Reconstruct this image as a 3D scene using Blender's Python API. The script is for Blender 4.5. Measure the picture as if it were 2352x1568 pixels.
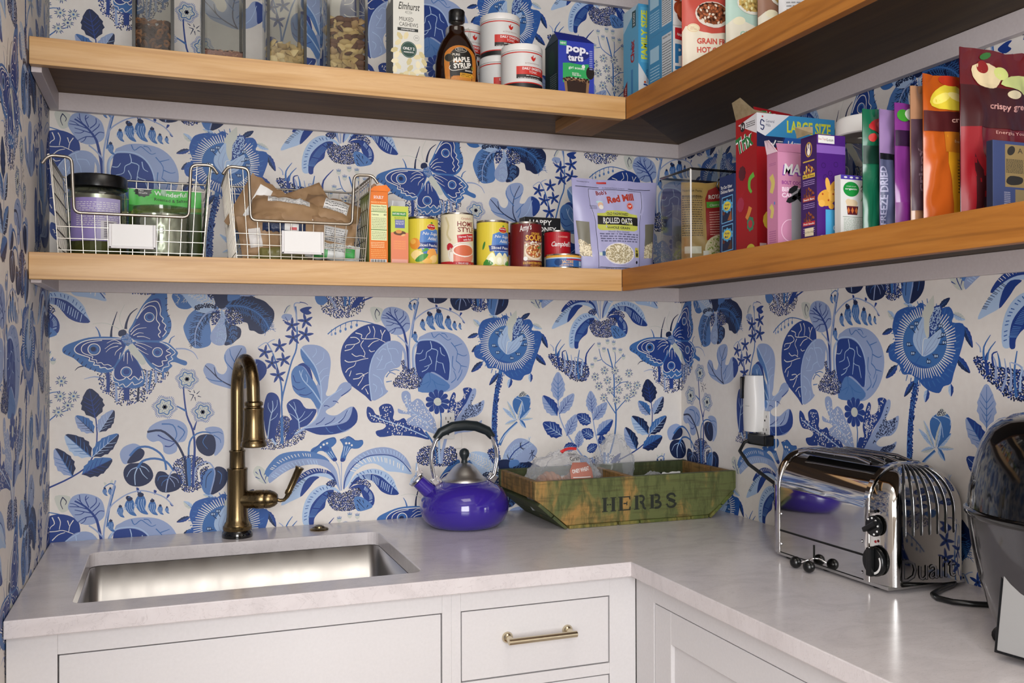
import bpy, bmesh, math, random
from math import pi, sin, cos, radians
from mathutils import Vector, Matrix, noise
from mathutils.geometry import tessellate_polygon

for o in list(bpy.data.objects): bpy.data.objects.remove(o)
SC = bpy.context.scene
COL = SC.collection
# ---------------------------------------------------------------- camera
cam = bpy.data.cameras.new('camera'); camo = bpy.data.objects.new('camera', cam); COL.objects.link(camo)
cam.sensor_width = 36; cam.sensor_fit = 'HORIZONTAL'; cam.lens = 32.42
camo.matrix_world = Matrix(((0.936663, 0.000713, -0.350230, -1.3808), (-0.350221, -0.005644, -0.936650, -2.3078), (-0.002644, 0.999984, -0.005037, 1.3523), (0, 0, 0, 1)))
SC.camera = camo; cam.clip_start = .02
# ---------------------------------------------------------------- world, lights, exposure
W = bpy.data.worlds.new('world'); SC.world = W; W.use_nodes = True
W.node_tree.nodes['Background'].inputs[0].default_value = (.8, .85, 1, 1)
W.node_tree.nodes['Background'].inputs[1].default_value = .3
def area(name, loc, rot, sx, sy, power, col):
    l = bpy.data.lights.new(name, 'AREA'); l.shape = 'RECTANGLE'; l.size = sx; l.size_y = sy; l.energy = power; l.color = col
    o = bpy.data.objects.new(name, l); o.location = loc; o.rotation_euler = rot; COL.objects.link(o); return o
area('window_daylight', (-1.62, -3.36, 1.5), (pi/2, 0, 0), 1.15, 1.5, 47, (1, .985, .975))
area('ceiling_fill', (-.95, -1.5, 2.68), (0, 0, 0), .7, .7, 5, (1, .93, .82))  # soft overhead fill added to brighten the room, no fitting there
area('left_area_light', (-2.35, -2.75, 1.5), (pi/2, 0, -pi/2), .9, 1.6, 6, (.95, .96, 1))  # area lamp at the left, facing across the room
V = SC.view_settings; V.view_transform = 'Standard'; V.look = 'None'; V.gamma = 1; V.exposure = 0.42; V.use_curve_mapping = False
# ---------------------------------------------------------------- materials
def lin(c): c /= 255; return c/12.92 if c <= .04045 else ((c+.055)/1.055)**2.4
def hx(h): return tuple(lin(int(h[i:i+2], 16)) for i in (0, 2, 4))+(1,)
MATS = {}
def mat(name, col='888888', rough=.5, metal=0, spec=.5, trans=0, ior=1.45, coat=0, emit=0, alpha=1, fn=None):
    if name in MATS: return MATS[name]
    m = bpy.data.materials.new(name); m.use_nodes = True; b = m.node_tree.nodes['Principled BSDF']; I = b.inputs
    I['Base Color'].default_value = hx(col); I['Roughness'].default_value = rough; I['Metallic'].default_value = metal
    I['Specular IOR Level'].default_value = spec; I['Transmission Weight'].default_value = trans; I['IOR'].default_value = ior
    I['Coat Weight'].default_value = coat; I['Coat Roughness'].default_value = .08; I['Alpha'].default_value = alpha
    if emit: I['Emission Color'].default_value = hx(col); I['Emission Strength'].default_value = emit
    if fn: fn(m.node_tree, b)
    MATS[name] = m; return m
def nd(t, typ, **k):
    n = t.nodes.new(typ)
    for a, v in k.items():
        if a in n.inputs: n.inputs[a].default_value = v
        else: setattr(n, a, v)
    return n
def coords(t, sx, sy, sz, rot=(0, 0, 0)):
    tc = nd(t, 'ShaderNodeTexCoord'); mp = nd(t, 'ShaderNodeMapping'); mp.inputs['Scale'].default_value = (sx, sy, sz); mp.inputs['Rotation'].default_value = rot
    t.links.new(tc.outputs['Object'], mp.inputs[0]); return mp.outputs[0]
def ramp(t, src, stops):
    r = nd(t, 'ShaderNodeValToRGB'); e = r.color_ramp.elements
    while len(e) > 1: e.remove(e[0])
    for i, (p, c) in enumerate(stops):
        x = e[0] if i == 0 else e.new(p); x.position = p; x.color = hx(c) if isinstance(c, str) else (c, c, c, 1)
    t.links.new(src, r.inputs[0]); return r.outputs[0]
def bump(t, b, src, s, d=.001):
    n = nd(t, 'ShaderNodeBump', Strength=s, Distance=d); t.links.new(src, n.inputs['Height']); t.links.new(n.outputs[0], b.inputs['Normal'])
def mixc(t, a, b, f, mode='MIX'):
    n = nd(t, 'ShaderNodeMix', data_type='RGBA', blend_type=mode)
    for i, v in ((0, f), (6, a), (7, b)):
        if hasattr(v, 'links'): t.links.new(v, n.inputs[i])
        else: n.inputs[i].default_value = v
    return n.outputs[2]
def wood(stops, axis, dark='8a5a2a'):
    def f(t, b):
        s = {'x': (1.1, 14, 14), 'y': (14, 1.1, 14)}[axis]
        n1 = nd(t, 'ShaderNodeTexNoise', Scale=2.2, Detail=6, Roughness=.6, Distortion=.9); t.links.new(coords(t, *s), n1.inputs[0])
        c = ramp(t, n1.outputs[0], stops)
        s2 = {'x': (6, 160, 160), 'y': (160, 6, 160)}[axis]
        n2 = nd(t, 'ShaderNodeTexNoise', Scale=1.5, Detail=3); t.links.new(coords(t, *s2), n2.inputs[0])
        c2 = mixc(t, c, hx(dark), ramp(t, n2.outputs[0], [(.45, 0.), (.8, .12)]))
        n3 = nd(t, 'ShaderNodeTexWave', Scale=.55, Distortion=7, Detail=2, bands_direction='Z'); n3.inputs['Detail Scale'].default_value = .7
        s3 = {'x': (1.2, 6, 14), 'y': (6, 1.2, 14)}[axis]; t.links.new(coords(t, *s3), n3.inputs[0])
        c3 = mixc(t, c2, hx(dark), ramp(t, n3.outputs[0], [(.0, .30), (.07, .0)]))
        t.links.new(c3, b.inputs['Base Color']); bump(t, b, n2.outputs[0], .12, .0006)
    return f
MAPLE = [(.25, 'ae844f'), (.45, 'bc9460'), (.62, 'c7a274'), (.8, 'b28a56')]
mat('maple_x', rough=.42, fn=wood(MAPLE, 'x')); mat('maple_y_shaded', rough=.42, fn=wood([(.25, '83511d'), (.45, '986024'), (.62, 'a46c2e'), (.8, '8a561f')], 'y', '4a280c'))  # right-leg maple is the same wood with shade put into its colour
mat('plywood_x', rough=.6, fn=wood([(.3, '54402a'), (.6, '6f5538')], 'x', '33240f')); mat('plywood_y_shaded', rough=.6, fn=wood([(.3, '37291a'), (.6, '4a3923')], 'y', '20160c'))  # right-leg plywood is darker: underside shade put into its colour
def quartz(t, b):
    n = nd(t, 'ShaderNodeTexNoise', Scale=9, Detail=8, Roughness=.62, Distortion=1.2); t.links.new(coords(t, 1, 1.6, 1), n.inputs[0])
    c = ramp(t, n.outputs[0], [(.3, 'c4bebf'), (.5, 'cfc9ca'), (.7, 'd4cfd0')])
    v = nd(t, 'ShaderNodeTexNoise', Scale=26, Detail=4, Roughness=.5, Distortion=2.5); t.links.new(coords(t, 1, 2.4, 1), v.inputs[0])
    c = mixc(t, c, hx('a0989a'), ramp(t, v.outputs[0], [(.485, 0.), (.5, .35), (.515, 0.)]))
    t.links.new(c, b.inputs['Base Color'])
mat('quartz', rough=.2, spec=.5, fn=quartz)
def plaster(c0, c1, sc=260, st=.06):
    def f(t, b):
        n = nd(t, 'ShaderNodeTexNoise', Scale=sc, Detail=3); t.links.new(coords(t, 1, 1, 1), n.inputs[0])
        t.links.new(ramp(t, n.outputs[0], [(.3, c0), (.7, c1)]), b.inputs['Base Color']); bump(t, b, n.outputs[0], st, .0004)
    return f
mat('wallpaper_ground', rough=.55, fn=plaster('dfd9d3', 'e3ded8', 60, .05))
mat('white_paint', rough=.38, fn=plaster('cecccd', 'd2d0d1', 180, .05)); mat('trim_paint', rough=.45, fn=plaster('cdc3c3', 'd2c9c9', 180, .08))
mat('room_paint', rough=.8, fn=plaster('c9c4bd', 'cdc8c1', 30, .03)); mat('ceiling_paint', rough=.9, fn=plaster('d5d2ce', 'd9d6d2', 30, .03))
mat('floor_wood', rough=.4, fn=wood([(.3, '7d5b3c'), (.7, '94704c')], 'y'))
def brushed(c, r0, r1, s=(3, 3, 400), bs=.05):
    def f(t, b):
        n = nd(t, 'ShaderNodeTexNoise', Scale=1, Detail=2); t.links.new(coords(t, *s), n.inputs[0])
        t.links.new(ramp(t, n.outputs[0], [(.2, r0), (.8, r1)]), b.inputs['Roughness']); bump(t, b, n.outputs[0], bs, .0003)
    return f
mat('steel_sink', 'bdbcbc', .3, 1, fn=brushed(0, .26, .36, (30, 30, 4), .01))
mat('chrome', 'd6d6d8', .06, 1); mat('polished_steel', 'c9c8c6', .1, 1, fn=brushed(0, .035, .07, (6, 6, 120), .004)); mat('brushed_steel', 'cdccca', .36, 1)
mat('wire_steel', 'a8a196', .34, 1); mat('tin', 'bdb9b2', .22, 1)
mat('bronze', '7f6d4e', .26, 1, fn=brushed(0, .2, .34, (200, 200, 8), .03)); mat('pull_nickel', 'd0c4a8', .22, 1)
mat('black_plastic', '101112', .25); mat('black_gloss', '07080a', .07, coat=.6); mat('black_matte', '17181a', .6); mat('grey_plastic', '6d6e70', .35)
mat('dark_slot', '050505', .8); mat('white_plastic', 'd8d6d3', .35); mat('label_white', 'd9d8d6', .4)
def clearplastic(name, tint, mixf, gl=.06):
    m = bpy.data.materials.new(name); m.use_nodes = True; t = m.node_tree; t.nodes.remove(t.nodes['Principled BSDF']); out = t.nodes['Material Output']
    tr = nd(t, 'ShaderNodeBsdfTransparent'); tr.inputs[0].default_value = hx(tint); g = nd(t, 'ShaderNodeBsdfGlossy'); g.inputs['Roughness'].default_value = gl; g.inputs[0].default_value = (.9, .9, .9, 1)
    lw = nd(t, 'ShaderNodeLayerWeight', Blend=.5); pw = nd(t, 'ShaderNodeMath', operation='POWER'); pw.inputs[1].default_value = 4.5; t.links.new(lw.outputs['Facing'], pw.inputs[0]); mt = nd(t, 'ShaderNodeMath', operation='MULTIPLY_ADD'); mt.inputs[1].default_value = mixf[1]*.8; mt.inputs[2].default_value = mixf[0]+.035; t.links.new(pw.outputs[0], mt.inputs[0])
    mx = nd(t, 'ShaderNodeMixShader'); t.links.new(mt.outputs[0], mx.inputs[0]); t.links.new(tr.outputs[0], mx.inputs[1]); t.links.new(g.outputs[0], mx.inputs[2]); t.links.new(mx.outputs[0], out.inputs[0])
    MATS[name] = m; return m
clearplastic('clear_acrylic', 'f2f2ef', (0, 1)); clearplastic('smoky_acrylic', 'e0e1de', (.01, 1)); clearplastic('clear_film', 'f0f0f0', (.06, 1.6), .12); clearplastic('green_glass', 'e2e6d8', (.02, 1))
clearplastic('acrylic_edge', '8b8f8d', (.03, 1))
def film(name, a, c='dfe2e8'):
    m = bpy.data.materials.new(name); m.use_nodes = True; t = m.node_tree; b = t.nodes['Principled BSDF']; b.inputs['Base Color'].default_value = hx(c); b.inputs['Roughness'].default_value = .12; b.inputs['Specular IOR Level'].default_value = .8
    nn = nd(t, 'ShaderNodeTexNoise', Scale=34, Detail=3, Distortion=1.5); t.links.new(coords(t, 1, 1, 1), nn.inputs[0]); bump(t, b, nn.outputs[0], .7, .004); lw = nd(t, 'ShaderNodeLayerWeight', Blend=.35); mt = nd(t, 'ShaderNodeMath', operation='MULTIPLY_ADD'); mt.inputs[1].default_value = .5; mt.inputs[2].default_value = a; t.links.new(lw.outputs[1], mt.inputs[0]); t.links.new(mt.outputs[0], b.inputs['Alpha']); MATS[name] = m
film('bag_film', .14); film('pouch_window', .1)
mat('window_pane', 'e9f0fa', emit=2.0)
# ---------------------------------------------------------------- geometry helpers
def setp(o, label=None, cat=None, group=None, kind=None):
    for k, v in (('label', label), ('category', cat), ('group', group), ('kind', kind)):
        if v: o[k] = v
    return o
class G:
    def __init__(s): s.v = []; s.f = []; s.m = []
    def add(s, vs, fs, m):
        b = len(s.v); s.v += [tuple(v) for v in vs]; s.f += [tuple(b+i for i in f) for f in fs]; s.m += [m]*len(fs) if isinstance(m, str) else m; return s
    def box(s, x0, x1, y0, y1, z0, z1, m='white_paint', M=None):
        vs = [(x, y, z) for x in (x0, x1) for y in (y0, y1) for z in (z0, z1)]
        if M: vs = [M @ Vector(v) for v in vs]
        return s.add(vs, [(0, 1, 3, 2), (4, 6, 7, 5), (0, 4, 5, 1), (2, 3, 7, 6), (0, 2, 6, 4), (1, 5, 7, 3)], m)
    def lathe(s, prof, m, n=32, cx=0, cy=0, M=None, a0=0, a1=2*pi, sx=1, sy=1):
        full = abs(a1-a0-2*pi) < 1e-6; k = n if full else n+1; vs = []; fs = []; ms = []
        for r, z in prof:
            for i in range(k):
                a = a0+(a1-a0)*i/n; vs.append((cx+r*cos(a)*sx, cy+r*sin(a)*sy, z))
        for j in range(len(prof)-1):
            mm = m[j] if isinstance(m, (list, tuple)) else m
            for i in range(n):
                i2 = (i+1) % k
                if prof[j][0] < 1e-7: fs.append((j*k+i, (j+1)*k+i2, (j+1)*k+i))
                elif prof[j+1][0] < 1e-7: fs.append((j*k+i, j*k+i2, (j+1)*k+i))
                else: fs.append((j*k+i, j*k+i2, (j+1)*k+i2, (j+1)*k+i))
                ms.append(mm)
        if M: vs = [M @ Vector(v) for v in vs]
        return s.add(vs, fs, ms)
    def cyl(s, p0, p1, r, m, n=16, r1=None):
        p0 = Vector(p0); p1 = Vector(p1); d = p1-p0; L = d.length; M = Matrix.Translation(p0) @ d.to_track_quat('Z', 'Y').to_matrix().to_4x4(); r1 = r if r1 is None else r1
        return s.lathe([(0, 0), (r, 0), (r1, L), (0, L)], m, n, M=M)
    def tube(s, pts, r, m, n=8, closed=False):
        P = [Vector(p) for p in pts]; N = len(P); vs = []; fs = []; up = None
        for i in range(N):
            a = P[(i-1) % N] if (closed or i > 0) else P[i]; c = P[(i+1) % N] if (closed or i < N-1) else P[i]
            t = (c-a); t = t.normalized() if t.length > 1e-9 else Vector((0, 0, 1))
            if up is None: up = Vector((0, 0, 1)) if abs(t.z) < .9 else Vector((1, 0, 0))
            u = (up-t*up.dot(t)); u = u.normalized() if u.length > 1e-6 else t.orthogonal().normalized(); up = u; w = t.cross(u); rr = r[i] if isinstance(r, (list, tuple)) else r
            for j in range(n): vs.append(P[i]+(u*cos(2*pi*j/n)+w*sin(2*pi*j/n))*rr)
        for i in range(N if closed else N-1):
            for j in range(n): fs.append((i*n+j, i*n+(j+1) % n, ((i+1) % N)*n+(j+1) % n, ((i+1) % N)*n+j))
        if not closed: fs += [tuple(range(n))[::-1], tuple((N-1)*n+j for j in range(n))]
        return s.add(vs, fs, m)
    def ball(s, c, r, m, n=12, sx=1, sy=1, sz=1):
        prof = [(r*sin(pi*i/(n//2+2)), -r*cos(pi*i/(n//2+2))*sz) for i in range(n//2+3)]; prof[0] = (0, -r*sz); prof[-1] = (0, r*sz)
        return s.lathe(prof, m, n, M=Matrix.Translation(Vector(c)), sx=sx, sy=sy)
    def prism(s, poly, y0, y1, m, M=None):      # poly in x,z ; extruded along y
        n = len(poly); vs = [(x, y0, z) for x, z in poly]+[(x, y1, z) for x, z in poly]
        if M: vs = [M @ Vector(v) for v in vs]
        return s.add(vs, [tuple(range(n)), tuple(range(2*n-1, n-1, -1))]+[(i, n+i, n+(i+1) % n, (i+1) % n) for i in range(n)], m)
    def surf(s, fn, nu, nv, m):
        vs = [fn(i/nu, j/nv) for j in range(nv+1) for i in range(nu+1)]
        return s.add(vs, [(j*(nu+1)+i, j*(nu+1)+i+1, (j+1)*(nu+1)+i+1, (j+1)*(nu+1)+i) for j in range(nv) for i in range(nu)], m)
    def obj(s, name, parent=None, smooth=None, bev=0, kind=None, label=None, norm=True, loc=None):
        me = bpy.data.meshes.new(name); me.from_pydata(s.v, [], s.f); names = []
        for m in s.m:
            if m not in names: names.append(m)
        for m in names: me.materials.append(MATS[m])
        ix = {m: i for i, m in enumerate(names)}; me.polygons.foreach_set('material_index', [ix[m] for m in s.m])
        if norm:
            b = bmesh.new(); b.from_mesh(me); bmesh.ops.recalc_face_normals(b, faces=b.faces); b.to_mesh(me); b.free()
        if smooth: me.polygons.foreach_set('use_smooth', [True]*len(me.polygons)); me.set_sharp_from_angle(angle=radians(smooth))
        me.update(); o = bpy.data.objects.new(name, me); COL.objects.link(o)
        if parent: o.parent = parent
        if loc: o.location = loc
        if bev:
            md = o.modifiers.new('bevel', 'BEVEL'); md.width = bev; md.segments = 2; md.limit_method = 'ANGLE'
        return setp(o, label, None, None, kind)
def thing(name, label, cat, loc=(0, 0, 0), rz=0, group=None):
    o = bpy.data.objects.new(name, None); o.empty_display_size = .05; COL.objects.link(o); o.location = loc; o.rotation_euler = (0, 0, rz); return setp(o, label, cat, group)
def B(*a, m='white_paint'): return G().box(*a, m=m)
# ---------------------------------------------------------------- flat print (vector artwork laid on a surface)
TXT = {}
def textmesh(body, bold, shear):
    k = (body, bold, shear)
    if k not in TXT:
        c = bpy.data.curves.new('t', 'FONT'); c.body = body; c.size = 1; c.offset = bold; c.shear = shear; c.resolution_u = 2; c.space_line = .95
        o = bpy.data.objects.new('t', c); me = bpy.data.meshes.new_from_object(o); vs = [(v.co.x, v.co.y) for v in me.vertices]; fs = [tuple(p.vertices) for p in me.polygons]
        bpy.data.objects.remove(o); bpy.data.curves.remove(c); bpy.data.meshes.remove(me)
        xs = [v[0] for v in vs] or [0, 1]; ys = [v[1] for v in vs] or [0, 1]
        TXT[k] = ([(x-min(xs), y-min(ys)) for x, y in vs], fs, max(xs)-min(xs), max(ys)-min(ys))
    return TXT[k]
def smooth_closed(pts, k=4):
    n = len(pts); out = []
    for i in range(n):
        p0, p1, p2, p3 = (pts[(i+j-1) % n] for j in range(4))
        for t in range(k):
            t /= k; out.append(tuple(.5*((2*p1[a])+(-p0[a]+p2[a])*t+(2*p0[a]-5*p1[a]+4*p2[a]-p3[a])*t*t+(-p0[a]+3*p1[a]-3*p2[a]+p3[a])*t**3) for a in (0, 1)))
    return out
def smooth_open(pts, k=4):
    if len(pts) < 3: return list(pts)
    q = [pts[0]]+list(pts)+[pts[-1]]; out = []
    for i in range(len(pts)-1):
        p0, p1, p2, p3 = q[i:i+4]
        for t in range(k):
            t /= k; out.append(tuple(.5*((2*p1[a])+(-p0[a]+p2[a])*t+(2*p0[a]-5*p1[a]+4*p2[a]-p3[a])*t*t+(-p0[a]+3*p1[a]-3*p2[a]+p3[a])*t**3) for a in (0, 1)))
    out.append(pts[-1]); return out
def inside(p, poly):
    x, y = p; c = False; n = len(poly)
    for i in range(n):
        x0, y0 = poly[i]; x1, y1 = poly[i-1]
        if (y0 > y) != (y1 > y) and x < (x1-x0)*(y-y0)/(y1-y0)+x0: c = not c
    return c
class Print:
    def __init__(s, dl=3e-5): s.S = []; s.bb = []; s.dl = dl
    def put(s, vs, fs, m, lay=None):
        xs = [v[0] for v in vs]; ys = [v[1] for v in vs]; b = (min(xs), max(xs), min(ys), max(ys))
        if lay is None:
            lay = 0
            for q, l in s.bb:
                if l >= lay and q[0] < b[1] and q[1] > b[0] and q[2] < b[3] and q[3] > b[2]: lay = l+1
        s.bb.append((b, lay)); s.S.append((vs, fs, m, lay)); return s
    def top(s, x0, x1, y0, y1): return max([l+1 for q, l in s.bb if q[0] < x1 and q[1] > x0 and q[2] < y1 and q[3] > y0] or [0])
    def poly(s, pts, m, k=0, lay=None):
        if k: pts = smooth_closed(pts, k)
        t = tessellate_polygon([[Vector((x, y, 0)) for x, y in pts]]); return s.put(pts, [tuple(f) for f in t], m, lay)
    def rect(s, x0, y0, x1, y1, m, lay=None): return s.put([(x0, y0), (x1, y0), (x1, y1), (x0, y1)], [(0, 1, 2, 3)], m, lay)
    def ell(s, cx, cy, rx, ry, m, n=20, rot=0, lay=None):
        c, q = cos(rot), sin(rot); return s.put([(cx+rx*cos(a)*c-ry*sin(a)*q, cy+rx*cos(a)*q+ry*sin(a)*c) for a in (2*pi*i/n for i in range(n))], [tuple(range(n))], m, lay)
    def ring(s, cx, cy, r, w, m, n=24, ry=None, lay=None):
        ry = ry or r; vs = [(cx+(r+d)*cos(2*pi*i/n), cy+(ry+d)*sin(2*pi*i/n)) for d in (-w/2, w/2) for i in range(n)]
        return s.put(vs, [(i, (i+1) % n, n+(i+1) % n, n+i) for i in range(n)], m, lay)
    def stroke(s, pts, w, m, w1=None, k=3, lay=None, closed=False):
        p = smooth_open(pts, k) if not closed else smooth_closed(pts, k); w1 = w if w1 is None else w1; n = len(p); vs = []
        for i in range(n):
            a = p[(i-1) % n] if closed else p[max(i-1, 0)]; c = p[(i+1) % n] if closed else p[min(i+1, n-1)]; dx, dy = c[0]-a[0], c[1]-a[1]; L = math.hypot(dx, dy) or 1; h = (w+(w1-w)*i/(n-1))/2
            vs += [(p[i][0]-dy/L*h, p[i][1]+dx/L*h), (p[i][0]+dy/L*h, p[i][1]-dx/L*h)]
        fs = [(2*i, 2*i+1, 2*i+3, 2*i+2) for i in range(n-1)]
        if closed: fs.append((2*n-2, 2*n-1, 1, 0))
        return s.put(vs, fs, m, lay)
    def text(s, body, x, y, h, m, al='c', w=None, bold=0, shear=0, rot=0, lay=None, arc=0):
        vs, fs, tw, th = textmesh(body, bold, shear)
        if not vs: return s
        k = h/th; kx = k if w is None else w/tw; W_ = tw*kx; ox = {'c': -W_/2, 'l': 0, 'r': -W_}[al]; c, q = cos(rot), sin(rot); out = []
        for a, b in vs:
            X, Y = a*kx+ox, b*k
            if arc: th_ = X/arc; X, Y = (arc+Y)*sin(th_), (arc+Y)*cos(th_)-arc
            out.append((x+X*c-Y*q, y+X*q+Y*c))
        return s.put(out, fs, m, lay)
    def lines(s, x0, x1, y0, y1, n, m, th=.35, seed=1):          # rows of tiny unreadable small print
        r = random.Random(seed); vs = []; fs = []; h = (y1-y0)/n
        for i in range(n):
            y = y0+h*i; x = x0
            while x < x1-.02*(x1-x0):
                w = min(r.uniform(.04, .14)*(x1-x0), x1-x); b = len(vs); vs += [(x, y), (x+w, y), (x+w, y+h*th), (x, y+h*th)]; fs.append((b, b+1, b+2, b+3)); x += w+.025*(x1-x0)
        return s.put(vs, fs, m) if vs else s
    def dabs(s, poly, n, size, ms, seed=1, elong=1.6, lay=None, sm=4, dmin=None):
        r = random.Random(seed); P = smooth_closed(poly, sm) if sm else poly; xs = [p[0] for p in P]; ys = [p[1] for p in P]; pts = []; out = {m: ([], []) for m in ms}; tries = 0; dm = dmin or size*1.35
        while len(pts) < n and tries < n*12:
            tries += 1; p = (r.uniform(min(xs), max(xs)), r.uniform(min(ys), max(ys)))
            if inside(p, P) and all(abs(p[0]-q[0])+abs(p[1]-q[1]) > dm for q in pts[-400:]): pts.append(p)
        for p in pts:
            vs, fs = out[r.choice(ms)]; a = r.uniform(0, pi); b = len(vs)
            for i in range(6):
                t = 2*pi*i/6; X, Y = size*.5*elong*cos(t), size*.5*sin(t); vs.append((p[0]+X*cos(a)-Y*sin(a), p[1]+X*sin(a)+Y*cos(a)))
            fs.append(tuple(range(b, b+6)))
        for m, (vs, fs) in out.items():
            if vs: s.put(vs, fs, m, lay)
        return s
    def cut(s, xs=(), ys=()):                                     # subdivide big fills so that they can follow a curved surface
        new = []
        for vs, fs, m, lay in s.S:
            bx = (min(v[0] for v in vs), max(v[0] for v in vs)); by = (min(v[1] for v in vs), max(v[1] for v in vs))
            X = [x for x in xs if bx[0] < x < bx[1]]; Y = [y for y in ys if by[0] < y < by[1]]
            if X or Y:
                b = bmesh.new(); bv = [b.verts.new((x, y, 0)) for x, y in vs]
                for f in fs:
                    try: b.faces.new([bv[i] for i in f])
                    except ValueError: pass
                for x in X: bmesh.ops.bisect_plane(b, geom=b.verts[:]+b.edges[:]+b.faces[:], plane_co=(x, 0, 0), plane_no=(1, 0, 0), dist=1e-7)
                for y in Y: bmesh.ops.bisect_plane(b, geom=b.verts[:]+b.edges[:]+b.faces[:], plane_co=(0, y, 0), plane_no=(0, 1, 0), dist=1e-7)
                b.verts.index_update(); vs = [(v.co.x, v.co.y) for v in b.verts]; fs = [tuple(v.index for v in f.verts) for f in b.faces]; b.free()
            new.append((vs, fs, m, lay))
        s.S = new; return s
    def emit(s, g, fn):                                           # fn(x, y, height) -> 3D
        for vs, fs, m, lay in s.S: g.add([fn(x, y, s.dl*(lay+1)) for x, y in vs], fs, m)
        return g
def ink(c): 
    n = 'ink_'+c
    if n not in MATS: mat(n, c, .42)
    return n
def plane(ox, oy, oz, ex=(1, 0, 0), ey=(0, 0, 1)):                # planar mapping; outward normal = ex x ey reversed towards the viewer
    ex = Vector(ex); ey = Vector(ey); n = ex.cross(ey); o = Vector((ox, oy, oz))
    return lambda x, y, h: o+ex*x+ey*y+n*h
# ================================================================ the room
L = 1.6287; YF = -3.4; ZC_ = 2.7
def st(g, name, **k): return g.obj(name, kind='structure', **k)
wall_back = st(B(-L-.1, .1, 0, .1, 0, ZC_, m='wallpaper_ground'), 'wall_back')
wall_right = st(B(0, .1, YF, 0, 0, ZC_, m='wallpaper_ground'), 'wall_right')
wall_left = st(B(-L-.1, -L, -1.9, 0, 0, ZC_, m='wallpaper_ground'), 'wall_left')
st(B(-2.9, -L-.1, -1.9, -1.8, 0, ZC_, m='room_paint'), 'trim_1'); st(B(-3.0, -2.9, YF, -1.8, 0, ZC_, m='room_paint'), 'trim_2')
gw = G(); x0, x1, z0, z1 = -2.22, -1.02, .8, 2.4
gw.box(-3, x0, YF-.1, YF, 0, ZC_, m='room_paint').box(x1, .1, YF-.1, YF, 0, ZC_, m='room_paint').box(x0, x1, YF-.1, YF, 0, z0, m='room_paint').box(x0, x1, YF-.1, YF, z1, ZC_, m='room_paint')
st(gw, 'wall_front')
w1 = G(); w1.box(x0, x1, YF-.08, YF-.07, z0, z1, m='window_pane'); w1 = st(w1, 'window_1')
fr = G(); 
for a in (x0, (x0+x1)/2-.02, x1-.04): fr.box(a, a+.04, YF-.06, YF-.02, z0, z1)
for a in (z0, (z0+z1)/2-.02, z1-.04): fr.box(x0, x1, YF-.065, YF-.015, a, a+.04)
fr.obj('window_frame', w1)
st(B(-3, .1, YF, .1, -.05, 0, m='floor_wood'), 'floor'); st(B(-3, .1, YF-.1, .1, ZC_, ZC_+.05, m='ceiling_paint'), 'ceiling')
# ---------------------------------------------------------------- worktop with the sink cut-out
DX, DY, ZT, ZB = .5, .6375, .914, .884
def rrect(x0, x1, y0, y1, r, n=5):
    out = []
    for cx, cy, a in ((x1-r, y1-r, 0), (x0+r, y1-r, pi/2), (x0+r, y0+r, pi), (x1-r, y0+r, 1.5*pi)): out += [(cx+r*cos(a+pi/2*i/n), cy+r*sin(a+pi/2*i/n)) for i in range(n+1)]
    return out
YR = -2.0
outer = [(-L+.0015, -.0015), (-L+.0015, -DY), (-DX, -DY), (-DX, YR), (-.0015, YR), (-.0015, -.0015)]; hole = rrect(-1.5345, -.9157, -.565, -.1455, .022)
g = G(); al = [Vector((x, y, 0)) for x, y in outer]; hl = [Vector((x, y, 0)) for x, y in hole]; T = tessellate_polygon([al, hl]); P2 = outer+hole; n = len(P2)
g.add([(x, y, ZT) for x, y in P2]+[(x, y, ZB) for x, y in P2], [tuple(t) for t in T]+[tuple(n+i for i in reversed(t)) for t in T], 'quartz')
no = len(outer); g.add([(x, y, z) for z in (ZT, ZB) for x, y in outer], [(i, (i+1) % no, no+(i+1) % no, no+i) for i in range(no)], 'quartz')
nh = len(hole); g.add([(x, y, z) for z in (ZT, ZB) for x, y in hole], [(i, (i+1) % nh, nh+(i+1) % nh, nh+i) for i in range(nh)], 'quartz')
wt = g.obj('worktop', bev=.0018); setp(wt, 'pale grey-veined quartz worktop running round the corner under the shelves', 'worktop')
b = bmesh.new(); b.from_mesh(wt.data); bmesh.ops.remove_doubles(b, verts=b.verts, dist=1e-6); bmesh.ops.recalc_face_normals(b, faces=b.faces); b.to_mesh(wt.data); b.free()
# ---------------------------------------------------------------- undermount sink
sk = thing('sink', 'brushed steel undermount sink let into the worktop below the bronze tap', 'sink', (-1.225, -.355, .66))
g = G(); ow = rrect(-.3105, .3105, -.211, .2105, .024); nn = len(ow)
rings = [(1.0, ZB-.66-.0005), (1.0, .03), (.985, .012), (.94, .003), (.2, 0)]; vs = [(x*k, y*k, z) for k, z in rings for x, y in ow]
fs = [(j*nn+i, j*nn+(i+1) % nn, (j+1)*nn+(i+1) % nn, (j+1)*nn+i) for j in range(len(rings)-1) for i in range(nn)]; fs.append(tuple((len(rings)-1)*nn+i for i in range(nn)))
g.add(vs, fs, 'steel_sink'); bowl = g.obj('bowl', sk, smooth=50, norm=False)
mdf = bowl.modifiers.new('thickness', 'SOLIDIFY'); mdf.thickness = .0012; mdf.offset = 1
P = Print(); P.text('ELKAY', 0, 0, .0085, 'engraving', bold=.02); mat('engraving', 'e4e2de', .5, .6); g = G(); P.emit(g, plane(-.055, .2095, .183)); g.obj('maker_mark', sk)
g = G(); g.lathe([(.0, .004), (.03, .004), (.044, .008), (.046, .0035)], 'chrome', 24); g.obj('drain', sk, smooth=40)
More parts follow.
